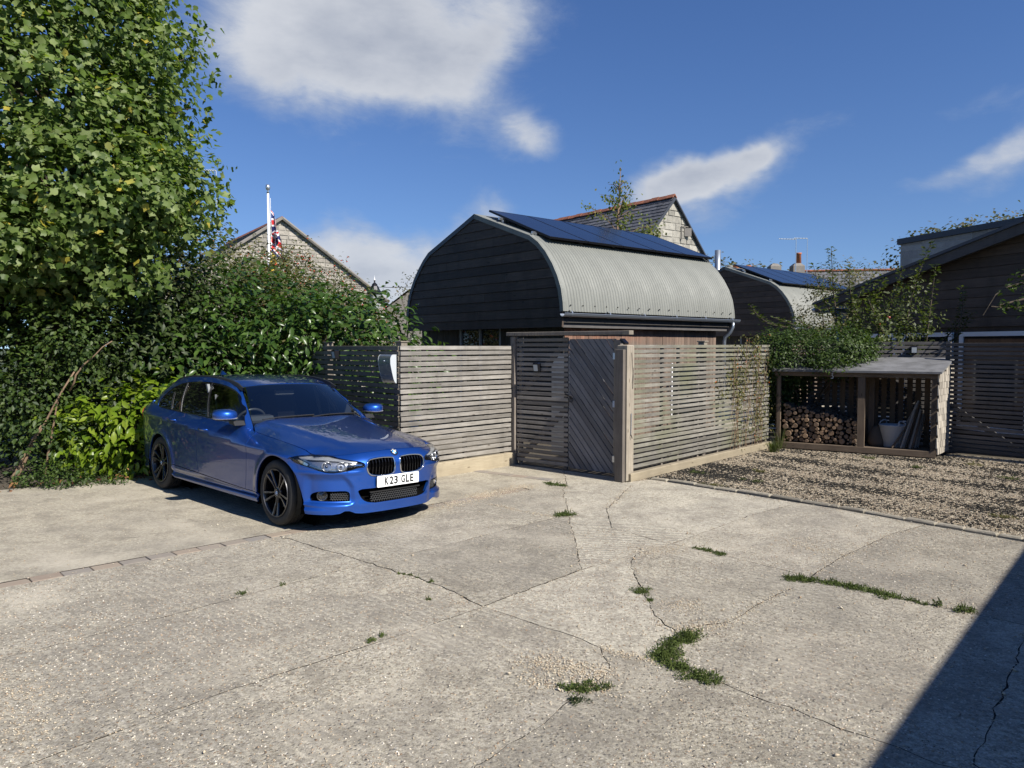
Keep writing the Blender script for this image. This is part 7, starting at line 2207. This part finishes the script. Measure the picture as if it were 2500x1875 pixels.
    for sg in (1, -1):
        pr = [(1.19, .605, 1.318), (1.26, .604, 1.342), (1.36, .602, 1.375), (1.6, .605, 1.412), (1.9, .606, 1.430), (2.2, .606, 1.431), (2.5, .604, 1.422), (2.75, .602, 1.400), (2.90, .598, 1.375), (2.98, .592, 1.352)]
        mb = MB(); P = cat(pr, 5); vs = []; fs = []
        for p in P:
            zb = float(roof(np.array([p[0]]), np.array([p[1] - .01]))[0, 2]) - .012
            for dy, z in ((-.013, zb), (-.010, p[2] - .012), (0, p[2] - .007), (.010, p[2] - .012), (.013, zb)): vs.append((p[0], sg * (p[1] + dy), z))
        for i in range(len(P) - 1):
            for k in range(4):
                a = i * 5 + k; f = (a, a + 1, a + 6, a + 5); fs.append(f if sg < 0 else f[::-1])
        mb.raw(vs, fs); mb.build('roof_rail', SATIN, car, auto=45)
    fv = [(2.80, 0, 1.395), (3.02, 0, 1.372)]
    mb = MB()
    vs = []; prof = [(2.80, 1.395, .004), (2.86, 1.415, .016), (2.93, 1.447, .016), (2.99, 1.468, .008), (3.01, 1.462, .006), (3.02, 1.43, .012), (3.03, 1.365, .03)]
    base = [(2.80, .006), (2.86, .03), (2.93, .036), (2.99, .034), (3.01, .032), (3.02, .03), (3.03, .028)]
    for (x, z, w), (bx, bw) in zip(prof, base):
        vs += [(x, -bw, float(roof(np.array([x]), np.array([0.]))[0, 2]) - .004), (x, -w * .4, z), (x, w * .4, z), (x, bw, float(roof(np.array([x]), np.array([0.]))[0, 2]) - .004)]
    fs = [(i * 4 + k, i * 4 + k + 1, i * 4 + k + 5, i * 4 + k + 4) for i in range(6) for k in range(3)] + [(24, 25, 26, 27)]
    mb.raw(vs, fs); mb.build('roof_aerial', PAINT, car, auto=60)
    # ---------------- kidneys
    def wallpt(s, z, e=0): return wall(np.array([s]), np.array([z]), e)[0]
    for sg in (1, -1):
        kid = empty('kidney_grille', parent=car)
        P = [wallpt(sg * s, z, -.003) for s, z in KIDo]
        mb = MB(); closed_tube(mb, P, .0085, 8); mb.build('surround', CHROME, kid, smooth=True)
        # housing
        n = len(KIDo); A = [wallpt(sg * s, z, .002) for s, z in KIDo]; Bk = [wallpt(sg * s, z, .002) + np.array([.075, 0, 0]) for s, z in KIDo]
        mb = MB().raw([tuple(p) for p in A + Bk], [(i, (i + 1) % n, n + (i + 1) % n, n + i) for i in range(n)] + [tuple(range(n, 2 * n))]); mb.build('housing', LINER, kid)
        for k in range(8):
            y = .062 + k * .0365
            zs = [z for (s, z) in KIDo]; 
            zz = [(p, q) for p, q in zip(KIDo, np.roll(KIDo, -1, 0)) if (p[0] - sy(y)) * (q[0] - sy(y)) <= 0]
            hs_ = sorted(p[1] + (q[1] - p[1]) * (sy(y) - p[0]) / (q[0] - p[0] + 1e-9) for p, q in zz)
            if len(hs_) < 2: continue
            z0, z1 = hs_[0] + .004, hs_[-1] - .004; mb = MB(); vs = []; fs = []
            for j in range(5):
                z = z0 + (z1 - z0) * j / 4; c = wallpt(sg * sy(y), z, .004 + (.010 * (1 - j / 4) ** 2 if 1 else 0)); lean = (.5 - j / 4) * .006
                vs += [(c[0], c[1] + sg * (-.0035 + lean), z), (c[0] - .002, c[1] + sg * lean, z), (c[0], c[1] + sg * (.0035 + lean), z), (c[0] + .045, c[1] + sg * (.003 + lean), z), (c[0] + .045, c[1] + sg * (-.003 + lean), z)]
            for j in range(4):
                for q in range(5): a = j * 5 + q; b = j * 5 + (q + 1) % 5; fs.append((a, b, b + 5, a + 5))
            mb.raw(vs, fs); mb.build('grille_bar', GLOSSBLACK, kid)
    # ---------------- lower intake and fog pockets: honeycomb
    def honey(name, region, dep, a=.0125, th=.0016, parent=car, sgn=1, fit=True):
        mb = MB(); hx = a * math.sqrt(3) * 1.25
        lo, hi = region.min(0), region.max(0); segs = []
        for j in range(int((hi[1] - lo[1]) / (a * 1.5)) + 3):
            for i in range(int((hi[0] - lo[0]) / hx) + 3):
                cx = lo[0] + (i + (j % 2) * .5) * hx; cz = lo[1] + j * a * 1.5
                for k in range(3):
                    t0, t1 = math.radians(30 + 60 * k), math.radians(90 + 60 * k)
                    p = (cx + a * 1.25 * math.cos(t0), cz + a * math.sin(t0)); q = (cx + a * 1.25 * math.cos(t1), cz + a * math.sin(t1))
                    if in_poly(np.array([[(p[0] + q[0]) / 2, (p[1] + q[1]) / 2]]), region)[0]: segs.append((p, q))
        for p, q in segs:
            P = wallpt(sgn * p[0], p[1], dep); Q = wallpt(sgn * q[0], q[1], dep); d = Q - P; L = np.linalg.norm(d); d = d / L
            up = np.cross(d, [1, 0, 0]); up = up / np.linalg.norm(up) * th
            bx = np.array([.012, 0, 0])
            mb.raw([tuple(v) for v in (P - up, Q - up, Q + up, P + up, P - up + bx, Q - up + bx, Q + up + bx, P + up + bx)], [(0, 1, 2, 3), (3, 2, 6, 7), (1, 0, 4, 5)])
        o = mb.build(name, principled('grille_grey', (.06, .062, .065), .4) if 'grille_grey' not in bpy.data.materials else bpy.data.materials['grille_grey'], parent); tag(o, kind='stuff')
    def pocket(loop, depth, name, sgn=1):
        n = len(loop); A = [wallpt(sgn * s, z, .004) for s, z in loop]; Bk = [wallpt(sgn * s, z, .004) + np.array([depth, -sgn * depth * .25 * (name == 'fog_recess'), 0]) for s, z in loop]
        MB().raw([tuple(p) for p in A + Bk], [(i, (i + 1) % n, n + (i + 1) % n, n + i) for i in range(n)] + [tuple(range(n, 2 * n))]).build(name, LINER, car)
    pocket(np.array(inth), .10, 'intake_recess')
    honey('intake_mesh', np.array([(-sy(.29), .268), (sy(.29), .268), (sy(.29), .352), (-sy(.29), .352)]) , .030, .0135, .0017)
    MB().box((-.775, 0, .362), (.02, .62, .012)).build('intake_bar', SATIN, car)
    # inner lips of the intake
    for sg in (1, -1):
        pocket(FOG, .055, 'fog_recess', sg)
        reg = outl([(sy(.53), .372), (sy(.67), .372), (sy(.67), .306), (sy(.53), .306)], 2)
        honey('fog_mesh', np.array([(sy(.515), .374), (sy(.675), .378), (sy(.675), .302), (sy(.515), .302)]), .022, .0115, .0016, car, sg)
        fl = empty('fog_light', parent=car); c = wallpt(sg * sy(.742), .348, .020)
        fl.location = c; nrm = Vector((-1, sg * .55, .02)).normalized(); fl.rotation_euler = nrm.to_track_quat('Z', 'Y').to_euler()
        MB().lathe([(.040, -.03), (.050, -.01), (.052, .004), (.047, .008), (.043, .004), (.040, 0)], 24).build('ring', SATIN, fl, smooth=True)
        MB().lathe([(0, -.028), (.018, -.026), (.034, -.012), (.0405, .002)], 24).build('reflector', REFL, fl, smooth=True)
        MB().lathe([(0, .008), (.022, .006), (.0405, .0)], 24).build('lens', LENS, fl, smooth=True)
        MB().lathe([(0, -.01), (.012, -.01), (.013, -.026)], 12).build('bulb_shield', GLOSSBLACK, fl, smooth=True)
        # ---------------- headlights
        hl = empty('headlight', parent=car)
        n = len(HLo); A = [wallpt(sg * s, z, .001) for s, z in HLo]; c0 = np.mean(A, 0)
        Bk = [p + (c0 - p) * .06 + np.array([.085, -sg * .05, -.004]) for p in A]
        MB().raw([tuple(p) for p in A + Bk], [(i, (i + 1) % n, n + (i + 1) % n, n + i) for i in range(n)]).build('housing_wall', principled('lamp_grey', (.045, .047, .05), .35) if 'lamp_grey' not in bpy.data.materials else bpy.data.materials['lamp_grey'], hl)
        patch('housing', HLo, [], lambda s, z: wall(s, z, .055), .03, bpy.data.materials['lamp_grey'], hl, mirror=sg < 0, skirt=0)
        patch('lens', HLo, [], lambda s, z: wall(s, z, .0005), .03, LENS, hl, mirror=sg < 0, skirt=0)
        def bowl(y_, z_, r, nm, depth=.03):
            s_ = sy(y_); c = wallpt(sg * s_, z_, .024); e = 1e-3
            nv = Vector((-1, sg * .42, .05)).normalized(); q = nv.to_track_quat('Z', 'Y').to_euler()
            b = empty(nm, parent=None); bpy.data.objects.remove(b)
            MB().lathe([(0, -depth), (r * .5, -depth * .86), (r * .85, -depth * .35), (r, .002)], 26).build('reflector', REFL, hl, smooth=True, loc=tuple(c), rot=q)
            MB().lathe([(r * .93, -.004), (r * .96, .006), (r * 1.02, .006), (r * 1.05, -.004)], 26).build('light_ring', principled('ring_light', (.55, .56, .58), .25, .6) if 'ring_light' not in bpy.data.materials else bpy.data.materials['ring_light'], hl, smooth=True, loc=tuple(c), rot=q)
            MB().lathe([(0, -.004), (r * .25, -.005), (r * .30, -depth)], 14).build('bulb_shield', RIMF, hl, smooth=True, loc=tuple(c), rot=q)
        bowl(.705, .630, .047, 'a'); bowl(.590, .628, .041, 'b')
        patch('reflector_panel', outl([(sy(.54), .668), (sy(.66), .695), (sx(-.42), .698), (sx(-.36), .690), (sx(-.44), .630), (sy(.72), .590), (sy(.60), .586), (sy(.54), .600)], 3), [], lambda s, z: wall(s, z, .036), .03, principled('lamp_satin', (.42, .43, .45), .25, .85) if 'lamp_satin' not in bpy.data.materials else bpy.data.materials['lamp_satin'], hl, mirror=sg < 0, skirt=0)
        brow = [(sy(.44), .664), (sy(.60), .692), (sy(.70), .714), (sx(-.43), .716), (sx(-.36), .710), (sx(-.40), .690), (sy(.74), .688), (sy(.60), .674), (sy(.46), .655)]
        patch('brow_strip', brow, [], lambda s, z: wall(s, z, .012), .03, principled('lamp_silver', (.42, .43, .44), .3, .6) if 'lamp_silver' not in bpy.data.materials else bpy.data.materials['lamp_silver'], hl, mirror=sg < 0, skirt=.01)
        ind = outl([(sx(-.47), .650), (sx(-.38), .680), (sx(-.33), .690), (sx(-.36), .655), (sx(-.44), .625)], 3)
        patch('indicator', ind, [], lambda s, z: wall(s, z, .020), .03, REFL, hl, mirror=sg < 0, skirt=.006)
        blk = [(sy(.39), .648), (sy(.53), .655), (sy(.53), .602), (sy(.45), .614), (sy(.385), .622)]
        patch('inner_fin', blk, [], lambda s, z: wall(s, z, .016), .03, GLOSSBLACK, hl, mirror=sg < 0, skirt=.006)
        patch('chrome_tip', [(sy(.40), .640), (sy(.47), .643), (sy(.47), .634), (sy(.40), .632)], [], lambda s, z: wall(s, z, .012), .03, CHROME, hl, mirror=sg < 0, skirt=.003)
    # ---------------- number plate
    pl = empty('number_plate', parent=car); pl.location = (-.828, 0, .464); pl.rotation_euler = (math.radians(90), 0, math.radians(-90)); 
    r = .012; pts = []
    for cx, cy, a0 in ((.26 - r, .0555 - r, 0), (-.26 + r, .0555 - r, 90), (-.26 + r, -.0555 + r, 180), (.26 - r, -.0555 + r, 270)):
        for k in range(4): a = math.radians(a0 + k * 30); pts.append((cx + r * math.cos(a), cy + r * math.sin(a)))
    MB().prism(pts, 'z', -.003, .001).build('plate', PLATE, pl)
    MB().box((0, 0, -.010), (.50, .09, .014)).build('plate_backing', SATIN, pl)
    xs = -.172
    for ch, wd in (('K', .058), ('2', .055), ('3', .055), (' ', .034), ('G', .057), ('L', .054), ('E', .054)):
        if ch != ' ':
            me = text_mesh('character', ch, .1, INK, .0030)
            co = np.array([v.co[:] for v in me.vertices]); lo, hi = co.min(0), co.max(0); sc = (.046 / (hi[0] - lo[0]) if ch not in 'LE' else .043 / (hi[0] - lo[0]), .079 / (hi[1] - lo[1]), 1)
            co = (co - (lo + hi) / 2) * sc; me.vertices.foreach_set('co', co.astype(np.float32).ravel()); me.update()
            add('character', me, pl, (xs + .027, 0, .0018))
        xs += wd
    for x in (-.215, .215): MB().lathe([(0, .0022), (.004, .002), (.004, .001)], 8, c=(x, 0, 0)).build('screw', CHROME, pl)
    # ---------------- roundels
    def roundel(parent, R, nm='roundel'):
        e = empty(nm, parent=parent)
        MB().lathe([(0, 0), (R * .98, 0), (R, .001), (R, -.004)], 28).build('rim', CHROME, e, smooth=False)
        MB().lathe([(R * .58, .0012), (R * .92, .0012)], 28).build('ring', INK, e)
        blue = principled('roundel_blue', (.03, .25, .62), .2) if 'roundel_blue' not in bpy.data.materials else bpy.data.materials['roundel_blue']
        for q in range(4):
            a0 = q * PI / 2; vs = [(0, 0, .0014)] + [(R * .56 * math.cos(a0 + k * PI / 16), R * .56 * math.sin(a0 + k * PI / 16), .0014) for k in range(9)]
            MB().raw(vs, [(0, k, k + 1) for k in range(1, 9)]).build('quarter', blue if q in (1, 3) else PLATE, e)
        for ch, a in (('B', 140), ('M', 90), ('W', 40)):
            me = text_mesh('letter', ch, R * .42, PLATE, .0002); add('letter', me, e, (R * .76 * math.cos(math.radians(a)), R * .76 * math.sin(math.radians(a)), .002), (0, 0, math.radians(a - 90)))
        return e
    c = wallpt(0.0, .728, -.004); up = wallpt(0.0, .738, -.004) - c; up = Vector(up).normalized(); nv = Vector((0, 1, 0)).cross(up)
    if nv.x > 0: nv = -nv
    e = roundel(car, .041); rt = up.cross(nv).normalized(); e.matrix_basis = Matrix.Translation(Vector(c) + nv * .002) @ Matrix((rt, up, nv)).transposed().to_4x4()
    # ---------------- mirrors
    for sg in (1, -1):
        mr = empty('door_mirror', parent=car)
        def shell(z0, z1, nm, mat, grow=1.0):
            vs = []; fs = []; nu, nv_ = 28, 14
            for j in range(nv_ + 1):
                ph = -PI / 2 + PI * j / nv_
                for i in range(nu):
                    th = 2 * PI * i / nu; cx, cy, cz = math.cos(th) * math.cos(ph), math.sin(th) * math.cos(ph), math.sin(ph)
                    f = lambda v, p: math.copysign(abs(v) ** p, v)
                    x = f(cx, .8) * (.125 if cx < 0 else .035) * grow; y = f(cy, .62) * .128 * grow; z = f(cz, .72) * (.072 if cz > 0 else .055) * grow
                    if cy < 0: z *= .86 + .14 * (1 + cy)
                    x += abs(y) * .25
                    X, Y, Z = .905 + x, .955 + y, 1.033 + z
                    vs.append((X, sg * Y, max(min(Z, z1), z0)))
            for j in range(nv_):
                for i in range(nu):
                    a = j * nu + i; b = j * nu + (i + 1) % nu; q = (a, b, b + nu, a + nu); fs.append(q if sg > 0 else q[::-1])
            MB().raw(vs, fs).build(nm, mat, mr, auto=50)
        shell(1.003, 2, 'mirror_cap', PAINT); shell(.9, 1.0025, 'mirror_base', SATIN, .99); shell(.996, 1.0045, 'indicator_strip', principled('mirror_strip', (.7, .7, .68), .3) if 'mirror_strip' not in bpy.data.materials else bpy.data.materials['mirror_strip'], 1.012)
        MB().prism([(.84, .975), (.95, .975), (.93, .94), (.80, .93)], 'y', sg * .78 if sg > 0 else -.90, sg * .90 if sg > 0 else -.78).build('mirror_foot', SATIN, mr)
        MB().box((.951, sg * .965, 1.035), (.006, .18, .085)).build('mirror_glass', CHROME, mr)
        # door handles
        for hx, hz in ((1.555, .835), (2.40, .888)):
            pt = [wall(np.array([s_x(hx - .10 + .2 * k / 8)]), np.array([hz]), -.020 * math.sin(PI * k / 8) ** .4 - .002)[0] for k in range(9)]
            pt = [(p[0], sg * p[1], p[2]) for p in pt]
            MB().tube(pt, [.006, .012, .013, .014, .014, .014, .014, .013, .008], 10).build('door_handle', PAINT, car, smooth=True)
    # ---------------- wheels
    def spoke_poly(s):
        # one arm of a pair in (r along, t across)
        return [(.045, s * .003), (.10, s * .007), (.16, s * .016), (.230, s * .028), (.230, s * .064), (.165, s * .045), (.10, s * .030), (.045, s * .024)]
    def tyre_mesh():
        R, w = .327, .094
        prof = [(.232, -w * .86), (.243, -w * .97), (.275, -w * 1.03), (.302, -w * 1.0), (.318, -w * .88), (.3255, -w * .70)]
        for c_ in (-.045, -.015, .015, .045): prof += [(R, c_ - .008), (R - .007, c_ - .005), (R - .007, c_ + .005), (R, c_ + .008)] if True else []
        prof += [(.3255, w * .70), (.318, w * .88), (.302, w * 1.0), (.275, w * 1.03), (.243, w * .97), (.232, w * .86)]
        return MB().lathe(prof, 64, axis='y').mesh('tyre', TYRE, auto=35)
    ty = tyre_mesh()
    rimb = MB().lathe([(.236, .104), (.240, .098), (.236, .092), (.222, .086), (.205, .02), (.200, -.09), (.236, -.10)], 56, axis='y').mesh('rim_barrel', RIM, auto=40)
    riml = MB().lathe([(.2405, .096), (.2375, .1035), (.2330, .1035), (.2285, .094)], 64, axis='y').mesh('rim_lip', RIMF, auto=40)
    def spoke_mesh(s):
        P = spoke_poly(s)
        if s < 0: P = P[::-1]
        n = len(P); cy = lambda r: .070 + .026 * ((r - .045) / .19) ** 1.4
        cr = sum(p[0] for p in P) / n; ct = sum(p[1] for p in P) / n
        top = []; out = []
        for r_, t_ in P:
            f = .80; tt = ct_at = None
            top.append((r_, cy(r_) + .006, t_))
        # inset top face for a chamfer
        mid = [np.mean([P[i][1] for i in (k, n - 1 - k)]) for k in range(n)]
        ins = [(p[0], cy(p[0]) + .006, mid[k] + (p[1] - mid[k]) * .62) for k, p in enumerate(P)]
        bot = [(p[0], cy(p[0]) - .004, p[1]) for p in P]; low = [(p[0], cy(p[0]) - .045, p[1]) for p in P]
        return ins, bot, low, n
    sm = []
    for s in (1, -1):
        ins, bot, low, n = spoke_mesh(s)
        V_ = ins + bot + low
        mb = MB().raw([(v[0], v[1], v[2]) for v in V_], [tuple(range(n))] + [(i, n + i, n + (i + 1) % n, (i + 1) % n) for i in range(n)] + [(n + i, 2 * n + i, 2 * n + (i + 1) % n, n + (i + 1) % n) for i in range(n)])
        me = mb.mesh('spoke', RIM); me.materials.append(RIMF); me.polygons[0].material_index = 0
        for k in (3,): pass
        # the outer end of the arm's face is machined bare
        mf = MB().raw([(P_[0], P_[1] + .0006, P_[2]) for P_ in (ins[1], ins[2], ins[3], ins[4], ins[5], ins[6])], [tuple(range(6))]).mesh('spoke_face', RIMF)
        sm.append((me, mf))
    hub = MB().lathe([(.0, .082), (.030, .082), (.034, .078), (.040, .074), (.062, .072), (.068, .060), (.068, .03)], 32, axis='y').mesh('hub', RIM, auto=40)
    disc = MB().lathe([(.05, -.005), (.155, -.005), (.157, -.012), (.157, -.03)], 40, axis='y').mesh('brake_disc', principled('brake_steel', (.20, .19, .18), .4, .8))
    for (x, yy, rot, st) in ((0, .780, 17, 0), (2.81, .780, 50, 0), (0, -.780, 5, 0), (2.81, -.780, 30, 0)):
        w = empty('wheel', parent=car); w.location = (x, yy, .323); sgn = 1 if yy > 0 else -1
        w.rotation_euler = (0, math.radians(rot), math.radians(180 if sgn < 0 else 0))
        add('tyre', ty, w); add('rim_barrel', rimb, w); add('rim_lip', riml, w); add('hub', hub, w); add('brake_disc', disc, w)
        for k in range(5):
            for me, mf in sm:
                o = add('spoke', me, w); o.rotation_euler = (0, 2 * PI * k / 5, 0)
                o = add('spoke_face', mf, w); o.rotation_euler = (0, 2 * PI * k / 5, 0)
            a = 2 * PI * (k + .5) / 5
            MB().lathe([(0, .002), (.006, .002), (.007, -.004)], 8, axis='y').build('wheel_bolt', RIMF, w, loc=(.052 * math.cos(a), .071, .052 * math.sin(a)))
        e = roundel(w, .030, 'centre_cap'); e.location = (0, .083, 0); e.rotation_euler = (math.radians(-90), 0, 0)
        # liner
        mb = MB(); vs = []; fs = []
        for k in range(23):
            a = math.radians(-25 + 230 * k / 22); rr = .405 if x == 0 else .378
            for y_ in (.58, .872): vs.append((x + rr * math.cos(a), sgn * y_, .325 + rr * math.sin(a)))
        for k in range(22): fs.append((k * 2, k * 2 + 1, k * 2 + 3, k * 2 + 2))
        vs += [(x + .42 * math.cos(2 * PI * k / 20), sgn * .585, .33 + .42 * math.sin(2 * PI * k / 20)) for k in range(20)]; fs.append(tuple(range(46, 66)))
        mb.raw(vs, fs).build('wheel_arch_liner', LINER, car)
    # ---------------- underside, cabin
    mb = MB().box((1.45, 0, .30), (4.2, 1.16, .20)); mb.box((1.38, 0, .33), (1.90, 1.64, .22)); mb.box((-.53, 0, .22), (.28, .80, .05)); mb.box((3.45, 0, .32), (.5, 1.4, .2))
    mb.build('underbody', LINER, car)
    MB().box((-.60, 0, .50), (.02, 1.2, .42)).build('grille_backing', LINER, car)  # added black plate that stops light passing through the grilles
    mb = MB().box((2.2, 0, .62), (2.9, 1.5, .30)); mb.build('cabin_floor', INTER, car)
    dash = MB().prism([(.86, .60), (1.42, .60), (1.46, .80), (1.40, .90), (1.25, .93), (.80, .93), (.74, .90)], 'y', -.70, .70)
    dash.build('dashboard', INTER, car, auto=40)
    MB().prism([(1.22, .92), (1.44, .90), (1.42, .965), (1.36, .985), (1.27, .975)], 'y', .20, .54).build('instrument_hood', INTER, car, auto=40)
    MB().box((1.34, 0, .96), (.03, .22, .10), bev=.01).build('display', GLOSSBLACK, car)
    c = Vector((1.50, .37, .885)); ax = Vector((-.88, 0, -.48)).normalized(); u = Vector((0, 1, 0)); v = ax.cross(u)
    mb = MB(); closed_tube(mb, [c + (u * math.cos(2 * PI * k / 36) + v * math.sin(2 * PI * k / 36)) * .186 for k in range(36)], .0155, 8)
    for a in (0, PI, PI * 1.5 if v.z > 0 else PI * .5): mb.tube([c, c + (u * math.cos(a) + v * math.sin(a)) * .18], .018, 6)
    mb.build('steering_wheel', principled('wheel_leather', (.05, .05, .052), .38), car, smooth=True)
    for sg in (1, -1):
        st = empty('front_seat', parent=car); st.location = (1.98, sg * .37, .40)
        MB().box((-.08, 0, .20), (.52, .50, .18), bev=.05).build('cushion', INTER, st)
        MB().box((.20, 0, .50), (.14, .50, .62), M=Matrix.Rotation(.30, 3, 'Y'), bev=.045).build('backrest', INTER, st)
        MB().box((.315, 0, .86), (.10, .27, .17), M=Matrix.Rotation(.2, 3, 'Y'), bev=.04).build('headrest', INTER, st)
        MB().tube([(1.60, sg * .735, 1.22), (1.56, sg * .74, 1.05), (1.54, sg * .745, .85)], .010, 6).build('seat_belt', principled('belt_grey', (.10, .105, .11), .6) if 'belt_grey' not in bpy.data.materials else bpy.data.materials['belt_grey'], car)
        MB().prism([(1.675, .93), (1.705, .93), (1.885, 1.33), (1.85, 1.33)], 'y', sg * .69 if sg > 0 else -.72, sg * .72 if sg > 0 else -.69).build('pillar_trim', principled('pillar_grey', (.17, .18, .185), .6) if 'pillar_grey' not in bpy.data.materials else bpy.data.materials['pillar_grey'], car)
    MB().box((2.85, 0, .78), (.16, 1.25, .55), M=Matrix.Rotation(.3, 3, 'Y'), bev=.05).build('rear_seat', INTER, car)
    MB().box((1.38, 0, 1.235), (.035, .24, .07), bev=.012).build('rear_view_mirror', principled('mirror_back', (.12, .13, .14), .35), car)
    MB().raw([(1.40, -.52, 1.335), (3.1, -.5, 1.32), (3.1, .5, 1.32), (1.40, .52, 1.335)], [(0, 1, 2, 3)]).build('headlining', principled('headlining', (.13, .13, .13), .9), car)
    MB().raw([(3.2, -.6, .6), (3.2, .6, .6), (3.2, .5, 1.27), (3.2, -.5, 1.27)], [(0, 1, 2, 3)]).build('rear_screen', INTER, car)
    # wipers
    for pts in ([(.735, .62, .985), (.745, .45, .998), (.752, .15, 1.006), (.752, -.02, 1.008)], [(.72, .02, .99), (.745, -.2, 1.004), (.775, -.48, 1.004), (.79, -.60, .998)]):
        MB().tube(cat(pts, 5), .0075, 6).build('wiper', SATIN, car)
    return car
build_car()
